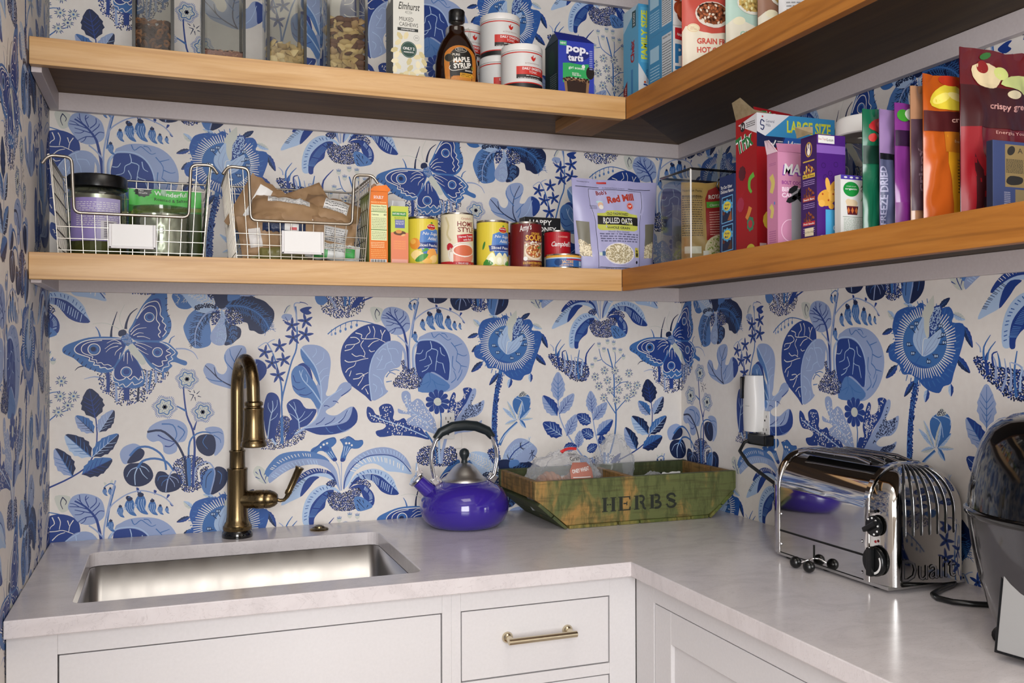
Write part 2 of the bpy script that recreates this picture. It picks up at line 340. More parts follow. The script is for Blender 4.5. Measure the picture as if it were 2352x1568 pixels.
# ---------------------------------------------------------------- base cabinets
mat('gap_shadow', '8f8b88', .9); FY = -.6125; FX = -.475
def panel(name, par, x0, x1, z0, z1, yf, shaker=0, thick=.019, flip=False):
    g = G(); f = (lambda a, b, c, d, e, h: g.box(a, b, c, d, e, h)) if not flip else (lambda a, b, c, d, e, h: g.box(c, d, a, b, e, h))
    if not shaker: f(x0, x1, yf, yf+thick, z0, z1)
    else:
        w = shaker; f(x0, x0+w, yf, yf+thick, z0, z1); f(x1-w, x1, yf, yf+thick, z0, z1); f(x0+w, x1-w, yf, yf+thick, z1-w, z1); f(x0+w, x1-w, yf, yf+thick, z0, z0+w); f(x0+w, x1-w, yf+.008, yf+thick-.002, z0+w, z1-w)
    return g.obj(name, par, bev=.0012)
def cab(name, label, x0, x1, openings, yf, flip=False, end=None):
    t = thing(name, label, 'cabinet', ((x0+x1)/2, -.3, 0) if not flip else (-.24, (x0+x1)/2, 0)); ox, oy = t.location.x, t.location.y
    def bx(g, a, b, c, d, e, h, m='white_paint'):
        if flip: g.box(c-ox, d-ox, a-oy, b-oy, e, h, m)
        else: g.box(a-ox, b-ox, c-oy, d-oy, e, h, m)
    g = G(); bx(g, x0, x1, yf+.0205, -.003, .1, .6, 'gap_shadow'); bx(g, x0, x1, yf+.0205, yf+.03, .6, ZB-.001, 'gap_shadow'); g.obj('carcass', t)
    g = G(); xs = [(o[0], o[1]) for o in openings]; cur = x0
    for a, b in sorted(set(xs)): bx(g, cur, a-.0022, yf, yf+.02, .1, ZB-.0008); cur = b+.0022
    bx(g, cur, x1, yf, yf+.02, .1, ZB-.0008)
    for a, b in sorted(set(xs)):
        zs = sorted([(o[2], o[3]) for o in openings if (o[0], o[1]) == (a, b)]); c = .1
        for z0, z1 in zs: bx(g, a-.0022, b+.0022, yf, yf+.02, c, z0-.0022); c = z1+.0022
        bx(g, a-.0022, b+.0022, yf, yf+.02, c, ZB-.0008)
    g.obj('face_frame', t, bev=.0008)
    for a, b, z0, z1, nm, sh in openings:
        if flip: p = panel(nm, t, a-oy, b-oy, z0, z1, yf-ox+.0012, sh, flip=True)
        else: p = panel(nm, t, a-ox, b-ox, z0, z1, yf-oy+.0012, sh)
    return t
c1 = cab('base_cabinet', 'white sink cabinet with a wide flat front below the steel sink', -L+.002, -.872, [(-1.549, -.8926, .16, .8417, 'door', 0)], FY)
c2 = cab('base_cabinet', 'white drawer cabinet with the brushed pull, beside the inner corner', -.872, -.4762, [(-.851, -.538, .7085, .8412, 'drawer_front', 0), (-.851, -.538, .52, .682, 'drawer_front', 0), (-.851, -.538, .16, .494, 'drawer_front', 0)], FY)
c3 = cab('base_cabinet', 'white shaker-door cabinet on the right leg, under the toaster side', YR, -.6128, [(-1.32, -.6887, .16, .8400, 'door', .062), (-1.95, -1.35, .16, .84, 'door', .062)], FX, flip=True)
# bar pull
pl = [o for o in c2.children if o.name.startswith('drawer_front')][0]
g = G(); cx = -.6945-c2.location.x; y0 = FY-c2.location.y; zc = .7835
for sx in (-1, 1):
    g.lathe([(0, 0), (.0105, 0), (.0112, .003), (.0095, .0075), (.0062, .010), (.0055, .03)], 'pull_nickel', 20, M=Matrix.Translation((cx+sx*.064, y0+.001, zc)) @ Matrix.Rotation(pi/2, 4, 'X'))
g.tube([(cx-.0725, y0-.030, zc), (cx-.0715, y0-.030, zc), (cx+.0715, y0-.030, zc), (cx+.0725, y0-.030, zc)], [.0045, .0062, .0062, .0045], 'pull_nickel', 14)
g.obj('handle', pl, smooth=40)
# ---------------------------------------------------------------- shelves
mat('brace_wood', rough=.55, fn=wood([(.3, '8a6238'), (.6, 'a0754a')], 'y', '5a3c1c'))
def shelf(label, zt, zb, zu, za, dy, dx, brace=False):
    t = thing('corner_shelf', label, 'shelf', (0, 0, zt)); q = lambda z: z-zt; ft = .0195; yr = -1.9
    g = G(); out = [(-L+.001, -.001), (-L+.001, -dy+ft), (-dx+ft, -dy+ft), (-.001, -.001)]; 
    def slab(g, pl, m):
        n = len(pl); g.add([(x, y, 0) for x, y in pl]+[(x, y, q(zu)) for x, y in pl], [tuple(range(n)), tuple(range(2*n-1, n-1, -1))]+[(i, n+i, n+(i+1) % n, (i+1) % n) for i in range(n)], m)
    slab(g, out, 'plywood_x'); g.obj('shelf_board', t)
    g = G(); slab(g, [(-.001, -.001), (-dx+ft, -dy+ft), (-dx+ft, yr), (-.001, yr)], 'plywood_y_shaded'); g.obj('shelf_board', t)
    B(-L+.001, -dx, -dy, -dy+ft-.0003, q(zb), 0, m='maple_x').obj('fascia', t, bev=.0012)
    B(-dx+.0004, -dx+ft-.0003, yr, -dy, q(zb), 0, m='maple_y_shaded').obj('fascia', t, bev=.0012, label='amber edge board facing the right leg, shade painted into its colour')
    c = .018; e = q(zu)-.0004
    B(-L+.0015, -.0015, -c, -.0015, q(za), e, m='trim_paint').obj('wall_cleat', t, bev=.001); B(-c, -.0015, yr, -c-.0003, q(za), e, m='trim_paint').obj('wall_cleat', t, bev=.001)
    B(-L+.0015, -L+.0205, -dy+ft+.004, -c-.0003, q(za), e, m='trim_paint').obj('wall_cleat', t, bev=.001)
    if brace: B(-.455, -.352, -dy+ft, -.150, q(zb), e, m='brace_wood').obj('brace_board', t, bev=.001)
    return t
Z1, Z2 = 1.5344, 1.9473
shelf('lower maple corner shelf with white cleats, holding the wire baskets and cans', Z1, 1.4824, 1.5160, 1.4771, .3442, .3668)
shelf('upper maple corner shelf with white cleats and underside darkened by painted shade', Z2, 1.8942, 1.9249, 1.8850, .3390, .3525, True)
shelf('topmost corner shelf, only its white cleat showing at the top edge', 2.360, 2.307, 2.338, 2.296, .3390, .3525)
# ================================================================ wallpaper: hand-drawn botanical print, half-drop repeat
WP = """= -15016 13756
s N 54 12 0,0 20,228 130,587
s N 63 13 310,186 331,338 411,536 563,669
s M 41 12 -229,10 -268,140 -327,237
s M 34 13 1251,-143 1292,-32 1376,30
s P 39 13 1396,-276 1605,-277 1795,-367 1890,-524
s N 33 10 -563,-656 -680,-687 -754,-761
s P 41 12 -150,-953 -347,-906 -563,-957
d NR 270 29 -150,-769 1167,-762 1126,-1027 940,-1178 837,-1330 735,-1482 532,-1532 330,-1581 129,-1554 49,-1400 -51,-1333 -189,-1244 -249,-1027
s R 75 75 -70,-813 -60,-1030 -70,-1268
s P 50 50 99,-1054 109,-1250 119,-1489
s R 130 117 330,-1036 330,-1450
s N 46 46 572,-1106 583,-1259 562,-1499
s P 42 42 776,-780 756,-999 766,-1263
s M 42 42 858,-780 838,-1000 807,-1219
s P 51 51 961,-804 961,-1068
s M 47 47 1115,-806 1122,-960
s G 17 10 270,175 200,316 190,512 290,753
s G 17 10 170,185 -30,293 -209,324 -386,295
p M 371,120 452,296 573,559 696,780 839,958 983,1093 1169,1141 1210,942 1210,610 1293,389 1292,190 1209,12 1044,-109 777,-109 492,-76
p R 391,99 492,274 594,494 716,714 880,871 1034,895 1086,719 1085,454 1168,278 1189,167 1106,12 1023,-76 492,-43
s W 19 19 553,428 675,626 818,727 941,695 982,563 972,409 1044,299 1013,210 1064,122 1013,56 1054,-10
s W 19 19 543,427 716,736 880,827 1003,817 1065,652 1054,520 1127,432 1096,366 1178,278 1147,189 1189,123 1106,12
r W 818,463 106 19
r M 828,469 76 34
o R 839,474 47 47
s W 19 8 411,120 492,230 614,307
s W 19 8 421,55 553,187 757,220
s W 19 8 472,33 593,99 695,88
s W 19 8 553,11 695,12 838,-43
t N 1168,897 1220,920|1168,742 1226,776|1189,610 1241,655|1210,477 1272,522|1226,344 1293,378|1230,211 1297,234|1209,79 1261,101
p M 330,-76 150,-11 -149,11 -465,-11 -738,-97 -932,-183 -1009,-268 -981,-375 -777,-483 -622,-634 -465,-722 -308,-788 -150,-823 49,-771 169,-555 290,-272
p R 310,-98 90,-43 -189,-44 -465,-76 -680,-183 -758,-269 -719,-376 -583,-441 -465,-507 -347,-594 -229,-660 -110,-704 49,-684 149,-511 270,-272
s W 21 21 210,-43 -70,-44 -386,-54 -622,-119 -758,-247 -729,-355 -583,-420 -445,-474 -465,-539 -347,-572 -367,-637 -249,-649 -229,-703 -130,-693 -70,-737 49,-706
s W 17 17 -189,-76 -426,-108 -583,-183 -622,-291 -563,-377 -387,-442 -406,-507 -308,-529 -298,-594 -209,-584 -150,-639 -70,-629 9,-673
r W -357,-281 128 19
r M -363,-281 87 45
o N -377,-270 54 49
s W 17 8 210,-141 70,-65 -90,-141
s W 17 8 220,-163 50,-141 -130,-271
s W 17 8 149,-207 -10,-250 -110,-347
s W 17 8 230,-229 109,-337 79,-424
t N -981,-353 -936,-294|-884,-397 -847,-337|-797,-451 -762,-393|-709,-537 -674,-475|-622,-613 -587,-551|-544,-678 -508,-616|-446,-744 -414,-681|-347,-788 -318,-726
p M 451,-120 695,-109 1044,-98 1230,-143 1354,-254 1448,-365 1417,-454 1479,-510 1626,-567 1647,-634 1584,-667 1375,-587 1271,-608 1323,-675 1250,-752 1209,-807 1064,-827 899,-737 776,-604 675,-427 573,-295
p R 492,-142 777,-120 1064,-143 1209,-253 1313,-387 1230,-497 1209,-608 1085,-717 1023,-738 838,-582 695,-405 573,-273
s W 19 19 1044,-109 1168,-165 1271,-254 1188,-320 1292,-387 1178,-452 1209,-541 1095,-562 1116,-651 1012,-683 879,-605
s W 17 17 1188,-165 1292,-254 1386,-365 1292,-453 1333,-520 1230,-586 1250,-674 1126,-717 1095,-805 940,-715
r W 996,-352 107 17
r M 992,-359 72 34
o R 1002,-363 43 43
s W 17 8 512,-164 654,-230 756,-296
s W 17 8 553,-251 675,-340 797,-406
s W 17 8 532,-131 695,-164 879,-252
p M 371,-273 210,-468 69,-706 39,-923 89,-1097 229,-1165 370,-1168 491,-1192 674,-1129 725,-998 695,-822 613,-646 492,-426
p R 360,-316 230,-490 89,-706 69,-901 129,-1000 290,-948 411,-972 491,-929 654,-953 664,-822 593,-646 471,-426
s W 19 19 59,-728 59,-901 149,-990 270,-970 330,-916 411,-983 491,-907 593,-996 634,-909 684,-976 654,-778
s W 17 17 29,-814 49,-1010 149,-1055 169,-1120 249,-1078 310,-1156 390,-1102 451,-1038 491,-1104 572,-1084 613,-1062 674,-1009
r W 324,-807 117 17
r M 324,-800 84 34
o R 330,-807 54 54
s W 17 8 200,-359 169,-511
s W 17 8 280,-360 270,-556
s W 17 8 350,-360 346,-622
s W 17 8 411,-360 461,-557
p M 210,-33 270,55 371,77 451,-76 431,-185 350,-207 270,-142
d P 22 27 230,-33 280,33 371,55 431,-76 421,-164 350,-185 280,-120
p G 360,-218 472,-164 634,-383 746,-581 654,-646 532,-514 411,-360
p N 150,54 170,142 270,175 330,120 310,55 250,33 190,11
= -13702 14744
p M 0,0 41,-155 146,-298 334,-329 503,-260 715,-212 972,-254 929,-29 715,102 419,164 146,136
v G 10 15 993,-254 715,-100 419,-60 83,-87
p K 1058,-287 800,-234 588,-281 376,-462 292,-641 250,-753 292,-931 376,-1109 502,-1243 672,-1244 842,-1177 885,-1020 864,-795 843,-593 929,-434
v N 16 18 1015,-343 758,-436 587,-684 513,-930 523,-1199
s P 40 18 1015,-332 758,-436 587,-684 513,-930 523,-1221
p P 1101,-320 1079,-546 971,-727 864,-907 864,-1065 949,-1155 1078,-1189 1208,-1133 1240,-929 1230,-703 1198,-477
v L 12 18 1101,-365 1144,-590 1100,-884 1057,-1132
s L 31 18 1111,-342 1230,-590 1230,-884 1186,-1155
p N 1187,-545 1273,-657 1425,-702 1556,-792 1545,-974 1447,-1065 1338,-1155 1175,-1178 1230,-974
v K 12 18 1208,-567 1360,-770 1381,-974 1273,-1133
p N 1187,-183 1491,-20 1798,-15 2086,-102 2220,-215 2331,-352 2331,-536 2264,-697 2197,-813 2085,-905 1974,-905 1864,-837 1753,-814 1710,-655 1600,-610 1578,-474 1491,-361 1274,-318
v M 20 18 1209,-240 1579,-246 1908,-379 2130,-606 2208,-790
s M 49 31 1209,-240 1579,-246 1908,-379 2130,-606 2219,-812
d N 40 33 503,-260 715,-201 993,-220 993,-287 715,-280 545,-349
d NR 60 33 1209,-341 1491,-361 1578,-496 1600,-633 1338,-680 1230,-545
d NR 26 33 907,-390 1058,-343 1057,-569 907,-705
p N 929,61 1296,67 1220,-251 1036,-287
s M 27 27 1404,69 1339,-136 1209,-251
p K 1274,67 1491,71 1535,-42 1361,-113 1252,-115
= -11332 11378
d NR 120 27 0,0 22,252 135,433 293,428 383,241 474,-17
s M 41 36 157,-98 151,409 147,825 249,1284 385,1791 500,2115 512,2672 478,3136
s P 32 23 512,2626 501,2904 444,3135 478,3217 592,3219
s M 46 27 151,824 136,1171 69,1517 -65,1979 -199,2232
s P 23 18 -65,1979 -188,2232 -310,2209 -421,2118
s P 23 18 -188,2232 -109,2289 -20,2324
f R 387,2671 202 .2
f R 718,2778 203 .5
f R 717,2440 208 .1
f R 420,2370 207 .4
f R 92,2163 191 .3
f R -255,2014 190 .1
f R 193,1827 192 .5
f R -88,1749 190 .2
f R 58,1448 205 .4
p R 592,3068 753,3128 879,3118 798,3047 867,2977 752,2930 615,2998
p G 195,2947 251,3110 365,3181 331,3065 228,2925
s R 18 9 206,2971 274,3110 342,3157
p P 138,2855 206,2948 387,2926 364,2810 274,2786
s R 27 11 172,2797 296,2740 228,2878
s R 23 12 581,3242 707,3220 776,3175
p P 591,2022 659,2161 843,2196 1074,2160 1260,2019 1330,1831 1329,1619 1282,1314 1258,1104 1212,964 1281,916 1445,1006 1563,1192 1705,1261 1823,1212 1858,1116 1775,1000 1586,885 1421,677 1258,588 1211,519 1304,446 1491,440 1703,576 1869,642 1988,521 1988,307 1845,99 1608,-11 1210,-44 886,14 702,91 474,-17 656,139 956,339 1002,501 956,666 841,855 612,907 430,1073 373,1328 385,1537 499,1674 682,1649 819,1438 934,1226 1003,1202 1003,1389 842,1601 659,1789
p K 385,1537 499,1674 659,1650 819,1415 957,1226 1084,826 1025,594 841,855 612,907 430,1073 373,1328
p K 591,2022 637,2115 797,1881 958,1670 1050,1365 1073,1177 980,1319 842,1601 659,1789
p R 679,138 1071,160 1420,184 1727,268 1845,454 1893,642 2000,473 1976,237 1774,78 1444,-29 1071,-39 840,39
s L 37 23 614,2115 797,1881 981,1599 1096,1154 1107,755
s L 33 19 1118,708 888,1064 658,1324 567,1558
s L 32 18 383,-37 656,139 956,339 1118,708 1328,915 1610,1097
s L 23 14 679,138 1071,172 1421,231 1656,388 1822,596
s R 23 14 419,1444 476,1280 590,1267
s R 23 14 407,1189 544,1082 715,1137
s R 23 14 566,977 726,951 876,1017
s R 23 14 967,222 1094,288 1187,390
s R 23 14 1187,203 1350,280 1444,383
s R 24 14 1526,239 1656,365 1751,551
s R 24 14 1598,909 1728,1000 1846,1093
s R 23 14 1386,784 1457,782 1527,734
s R 23 14 1165,672 1234,682 1304,645
s L 19 9 889,1881 981,1997 970,2114
s L 19 9 969,1693 1143,1832 1167,2019
s L 19 9 1050,1458 1143,1574 1271,1620
s L 19 9 1084,1271 1189,1410 1306,1432
s L 18 9 613,1418 624,1510 659,1580
s L 18 9 750,1253 761,1369 727,1463
s M 18 9 636,1905 705,1835 820,1811
s M 18 9 682,1742 796,1671 911,1670
s K 21 12 1210,144 1303,23 1397,8
s K 21 12 1491,181 1585,60 1679,57
p R -245,879 -178,1016 -44,1024 68,918 113,687 101,411 22,183 -12,-23 -179,-85 -268,261 -290,629
s L 32 18 -191,-85 -134,372 -67,646 -78,830
s L 18 9 -101,532 23,689 34,850
s L 18 9 -134,349 0,437 45,528
s L 18 9 -101,532 -178,672 -178,786
p R 247,-101 474,122 293,567 271,752 430,864 589,814 726,625 979,595 910,387 748,205 519,120 383,-107
s L 28 18 565,119 543,351 452,586 316,751
s L 18 9 543,351 634,442 703,556
s L 18 9 554,281 771,414 887,551
s L 18 9 475,516 475,655 429,795
s L 18 9 543,328 429,447 316,520
= -5821 17338
p P 0,0 82,132 244,89 325,-86 462,-130 544,28 463,255 545,466 738,554 931,540 986,388 902,150 874,20 1013,27 1125,188 1264,222 1432,101 1431,-134 1263,-324 1095,-436 873,-497 707,-505 461,-439 162,-324 27,-126
p R 1208,214 1432,101 1445,-133 1263,-324 1236,-66
s N 32 16 790,-501 681,-248 709,140 876,485
s N 32 16 763,-476 407,-287 162,-43 41,79
s M 24 13 709,-66 517,155 490,334
s M 24 13 723,141 627,316 600,469
s M 24 13 763,-244 930,-55 985,0
s M 24 13 723,115 875,201 958,309
s N 24 13 325,-227 271,-114 244,38
s M 24 13 434,-311 189,-272 54,-202
s L 24 13 873,-420 1096,-228 1236,116
s M 24 13 818,-371 874,-265 902,-108
p R 2170,34 2314,121 2458,75 2544,-158 2572,-474 2456,-664 2254,-594 2111,-389 2083,-154
s L 25 14 2513,-689 2312,-354 2285,-13
= -11688 11073
d NR 230 26 0,0 160,241 342,401 403,710 688,701 687,389 810,426 1057,439 1036,209 810,50 524,-22 200,-50
s M 74 62 504,83 504,437 500,728
p R 585,101 687,284 851,446 975,630 708,659 687,430 605,287
s L 61 45 362,68 241,259 140,408 101,595
p R 120,470 101,760 363,753 403,585 342,338 362,110 241,301
= -10071 13831
s M 28 21 0,0 187,154 470,297 731,346 1115,277 1381,159
t M 98,118 98,36|199,177 194,71|323,237 316,130|451,296 446,178|593,345 593,226|736,358 731,275
o P 98,-4 23 38
o K 191,19 26 38
o K 316,79 28 42
o K 446,131 28 43
o K 588,184 31 43
o K 726,232 31 43
s P 73 64 1967,-903 1968,-492 1821,-250 1575,-213
s P 69 64 2191,-881 2179,-493 2229,-299 2392,-178 2669,-153
p R 1575,-201 1588,-57 1527,111 1332,230 1091,265 826,180 588,13 398,-223 322,-483 326,-789 397,-1026 538,-1241 752,-1411 943,-1557 1099,-1692 1052,-1321 1028,-963 1089,-678 1234,-440 1429,-249
p P 1575,-165 1772,-177 1894,-298 1881,-636 1819,-828 1598,-898 1452,-1041 1415,-1208 1475,-1401 1524,-1450 1353,-1590 1111,-1668 1052,-1321 1028,-963 1089,-678 1234,-416 1429,-225
s L 29 19 1099,-1656 1040,-1083 1113,-630 1307,-344 1575,-189
s W 22 12 1018,205 1066,62 994,-10 946,-105
s W 22 12 1139,205 1187,86 1162,-81
s W 22 12 1454,111 1381,-9 1356,-153
s W 22 12 1332,111 1368,-9
s W 24 14 695,37 850,-10 850,-105 1090,-117 1235,-105 1453,-201
s W 21 14 564,-82 707,-82 802,-176 682,-248 469,-271 445,-342
s W 21 12 898,-153 826,-272 897,-391
s W 22 12 1017,-320 1138,-201 1283,-153
s W 24 14 421,-649 515,-697 706,-675 873,-628 1017,-606
s W 21 12 599,-484 706,-556 825,-533 945,-581
s W 21 12 444,-956 515,-862 658,-793 705,-698
s W 21 12 539,-1052 586,-910
s W 21 14 633,-1124 776,-1103 872,-1033 1016,-963
s W 21 12 705,-1007 848,-985 920,-1057
s W 21 12 752,-1292 848,-1151 896,-1033
s W 21 12 847,-1389 943,-1295 1040,-1273
s W 22 12 1015,-1511 943,-1367
s W 22 12 1041,-391 1089,-439 1186,-416
s W 21 12 897,-403 933,-486 897,-581
s W 21 12 421,-412 587,-366 682,-248
s L 22 12 1502,-249 1526,-393 1599,-538 1623,-682 1721,-803
s L 22 12 1526,-369 1722,-370 1795,-491
s L 22 12 1477,-393 1380,-369 1283,-488
s L 22 12 1380,-536 1331,-680 1233,-846
s L 22 12 1623,-682 1477,-753 1428,-872 1233,-894
s L 22 12 1136,-1012 1306,-1110 1378,-1255
s L 22 12 1136,-1251 1233,-1324 1184,-1467
s L 22 12 1354,-1351 1378,-1495 1305,-1565
s L 22 12 1234,-583 1306,-656 1379,-632
p G 1079,682 1382,650 1357,470 1345,350 1211,301 1115,444
s N 22 12 1236,649 1188,516 1236,373
s N 22 12 1236,637 1309,542 1284,470
p P 1357,494 1431,639 1602,701 1823,667 2020,549 2094,356 2094,162 1969,40 1772,-20 1576,39 1454,183 1345,374
s R 74 34 2066,-976 2043,-492 1969,-56 1895,161 1699,401 1479,543
s R 24 15 1895,161 1723,160 1551,63
s R 24 15 1871,233 1699,281 1479,339
s R 24 15 1773,329 1576,400 1369,422
s R 24 15 1699,401 1601,520 1577,677
s R 24 15 1773,377 1699,570 1724,654
s R 24 15 1797,354 1921,475 1921,596
s R 24 15 1896,185 1995,282 2094,271
s R 24 15 1846,281 1970,403 1995,476
s R 19 12 1576,400 1479,471 1382,494
s R 19 12 1674,280 1601,232 1478,231
s R 19 12 1723,160 1674,64 1600,15
s R 19 12 1601,520 1528,592
s R 19 12 1699,546 1773,619
s P 34 34 2092,-347 1919,-153 1772,-32
s P 39 34 2091,-880 2080,-250 2143,186 2244,648 2332,965
s P 34 25 2143,114 2218,357 2369,504 2570,628 2775,691 2924,693 3128,634 3385,513 3566,317
b M 2431,236 272
b M 2620,335 372
b M 2230,-80 271
d NR 170 29 1869,-660 1943,-685 2042,-903 2216,-857 2265,-979 2415,-1175 2340,-1344 2140,-1401 1868,-1360 1646,-1308 1720,-1116 1893,-926
s K 29 19 1476,-1089 1574,-970 1721,-1020
s K 29 19 1476,-1209 1622,-1187
s K 29 19 1549,-946 1696,-899 1819,-925
= -7481 14381
o N 0,0 42 48
o N 253,66 45 55
b M 49,-221 418
b M 278,-171 484
b M 529,-265 357
b M 701,-328 228
b M 848,-343 163
p R 909,-167 993,-246 942,-247
p R 181,224 246,193 213,97
p R 560,149 626,118 576,38
p R 859,25 916,9 842,-71
p P -277,-695 -147,-569 48,-489 343,-473 674,-535 941,-727 1091,-1016 1108,-1305 1006,-1624 804,-1877 538,-2031 208,-2041 -150,-1986 -280,-1827 -246,-1229
p R -323,-977 -277,-758 -83,-710 146,-726 376,-853 524,-1108 573,-1395 522,-1745 308,-1615 79,-1517 -117,-1672 -247,-1670 -327,-1480 -359,-1166
s L 32 25 -344,-1606 -391,-1166 -375,-914 -277,-726 -50,-679 244,-726 474,-949 580,-1300 555,-1713
p K -280,-2015 -182,-1734 -19,-1531 275,-1646 572,-1873 439,-2029 143,-2055
s M 23 13 81,-505 146,-631 278,-536 376,-599 508,-695 608,-663
s M 23 13 343,-520 442,-536 508,-631
s M 23 13 607,-758 773,-982 739,-1237
s M 23 13 707,-854 907,-791
s M 23 13 773,-1046 940,-1111 1041,-1080
s M 23 13 739,-1237 872,-1366 805,-1557
s M 23 13 872,-1366 1040,-1400
s M 23 13 605,-1810 738,-1684 672,-1492
s M 23 13 656,-1109 639,-1364 722,-1493
s M 23 13 771,-1749 872,-1590 906,-1463
s L 22 13 48,-726 80,-916 -51,-1010 -84,-1168 -246,-1229
s L 23 13 80,-916 244,-980 210,-1233 375,-1298
s L 22 13 14,-1105 79,-1295 -117,-1388
s L 23 13 210,-1233 177,-1486
s L 23 13 375,-1298 440,-1553
s L 22 13 -326,-1040 -213,-1041 -148,-947
s L 23 13 310,-885 342,-1044 441,-1108
s L 22 13 -182,-1513 -52,-1452 14,-1358
s M 22 13 13,-1547 45,-1769 -53,-1925
s M 22 13 78,-1706 242,-1835 439,-1870
s M 22 13 13,-1768 -183,-1860
s M 23 13 143,-1770 209,-1961
= -5546 10213
s M 167 100 0,0 -112,654 -145,1302 -91,1949 24,2531 59,2790
d R 120 37 -86,5 -160,655 -193,1304 -143,1950 -28,2532 110,2530 -12,1947 -66,1300 -33,650 86,-4
l G L -520,3828 -723,4013 152
l G L -24,4058 -288,4146 114
l G L 937,3901 1239,3777 157
l N N 620,4023 885,4197 136
l R N -572,3641 -876,3531 126
l R N -522,3344 -766,3158 146
l R N -448,2908 -777,2632 172
l N R -10,2613 -279,2276 141
l R L 336,2462 265,2195 155
l R L 898,2585 897,2338 136
l R N 1006,3110 1343,2794 178
l R N 1203,3671 1399,3257 158
p Q -452,3989 -178,4072 28,4058 167,4140 340,4061 585,3997 867,4032 972,3868 937,3736 1185,3704 1220,3506 1184,3341 1076,3044 969,2781 898,2585 721,2521 615,2392 371,2428 197,2529 93,2628 -113,2727 -319,2730 -421,2924 -658,3023 -691,3248 -522,3409 -589,3634 -554,3828
x M 234,3343 780,747 881,841 44 27
p M -248,3797 28,3895 375,3832 690,3768 830,3571 900,3308 793,3046 582,2884 302,2886 25,2953 -181,3052 -317,3311 -282,3570
x W 251,3359 555,505 791,723 74 24
s Q 17 17 147,3099 -113,2792 -216,2728
p R 340,3930 550,4062 690,4031 637,3735 443,3473 339,3571
d L 40 30 375,3930 550,4029 673,4014 619,3735 443,3506
p G 201,3929 445,4225 498,4242 497,3996 392,3800 373,3473 269,3506
p L 199,3098 -8,3311 -25,3505 96,3701 235,3864 252,3636 304,3473 373,3440 513,3538 671,3604 653,3407 512,3211 338,3114
s P 20 10 199,3115 61,3408 200,3766
s P 20 10 199,3115 165,3408 235,3636
s P 20 10 233,3115 443,3310 654,3571
s P 20 10 233,3115 338,3310 513,3506
s P 20 10 268,3114 513,3277 618,3440
s W 17 10 199,3098 234,3408 339,3440
k -59,3668 55,3733 654,3676 724,3506 752,3358 -153,3327 -43,3148 547,3097 362,2990
p P 69,94 157,513 436,811 716,823 998,641 1087,473 926,217 714,161 573,-28 155,-137
v L 14 23 156,123 435,501 892,744
s R 37 20 156,90 435,501 857,739
t N 927,513 962,215|998,510 838,254|962,380 1068,309|944,446 856,417
p L -867,444 -665,547 -325,468 -120,265 -17,34 -87,-216 -429,-172 -666,98
v W 12 20 -17,1 -428,247 -800,425
d NR 40 37 -325,533 -119,589 -52,100 -223,270
d NR 30 37 574,168 891,186 855,56 608,3
s M 87 54 2,681 158,968 507,1282
s L 33 20 19,746 193,983 507,1249
p M 386,1841 509,1969 720,2030 861,1961 895,1763 789,1503 648,1409 508,1478 403,1644
s L 20 14 439,1937 649,1834 718,1472
s L 20 14 526,1984 860,1928 878,1796
p G 544,1951 667,2113 790,1995
d N 16 20 561,1967 667,2096 772,1996
l L L 507,1331 98,1669 122
l G L 490,1332 223,1844 115
l G L 525,1331 656,1834 115
l M L 560,1329 902,1648 135
l G L 490,1332 159,1228 115
l M L 577,1345 752,1110 122
l G L 577,1345 965,1366 88
= 5286 12003
p R 0,0 135,-61 215,-194 321,-204 296,-33 428,62 611,39 687,-143 660,-315 787,-372 939,-309 1038,-418 1186,-421 1356,-522 1475,-691 1616,-888 1233,-798 734,-749 317,-774 212,-628 398,-576 477,-483 320,-411 106,-394 -12,-229
s L 26 26 107,-220 530,-393 988,-556 1569,-828
d W 60 26 54,-49 215,-212 376,24 585,21 634,-317 989,-389 1331,-557 1233,-732 371,-717 529,-496 106,-324
p P 789,-67 890,-111 1040,-150 991,-20 892,175 893,344 1019,384 1117,289 1140,90 1288,182 1432,109 1526,-49 1667,-233 1759,-420 1803,-738 1523,-654 1331,-557 1087,-480 1014,-353 1138,-276 1040,-217 814,-184
d W 60 25 943,313 1092,254 1140,57 1336,136 1479,-19 1713,-359 1758,-614 1088,-447 1187,-272 890,-128
s L 20 20 993,282 1090,-80 1381,-322 1780,-709
s M 31 31 1845,-58 1921,-341 1871,-924
y R 1832,86 316 11
o G 1832,86 104 104
p R 1895,-825 1966,-465 2124,-419 2081,-200 2173,156 2263,320 2329,260 2306,70 2481,113 2547,273 2526,412 2697,437 2781,349 2610,29 2391,-238 2302,-403 2031,-842
p P 2031,-842 2347,-336 2610,29 2782,380 2886,385 2864,200 2737,-24 2946,22 3111,95 3069,-151 2903,-317 2650,-371 2477,-512 2606,-577 2902,-501 3047,-426 2984,-584 2775,-713 2388,-740
d W 60 23 1987,-719 2169,-415 2126,-133 2263,256 2393,45 2612,370 2697,375 2523,23 2258,-407
d N 60 26 2390,-520 2738,100 2823,351 2779,-52 3070,62 2945,-253 2607,-375
d N 30 26 2605,-623 2984,-493 2943,-588 2733,-687
= -7797 10702
d NR 190 35 0,0 130,214 456,249 652,130 851,217 1050,113 1049,-174 849,-292 454,-273 64,-191
s P 84 71 785,537 685,128 651,-219
s L 64 58 555,545 587,132 602,-217
s M 51 38 228,620 456,264 536,-214
= -4130 13255
d NR 190 38 0,0 126,66 379,-69 670,-138 1074,-175 1222,-412 1147,-647 962,-711 668,-639 486,-470 161,-267
s R 76 35 324,-268 270,-2 325,131
s M 55 14 234,-1 235,231 380,447
s M 49 14 306,-2 343,164 489,331
s R 49 17 433,-103 415,97 525,147
s P 35 14 162,132 144,232 55,315
s P 63 17 487,-336 488,-70 433,64
s P 63 17 614,-538 706,-272 670,29
s M 56 17 578,-137 561,-3 525,130
s P 63 21 786,-541 805,-273 780,-38
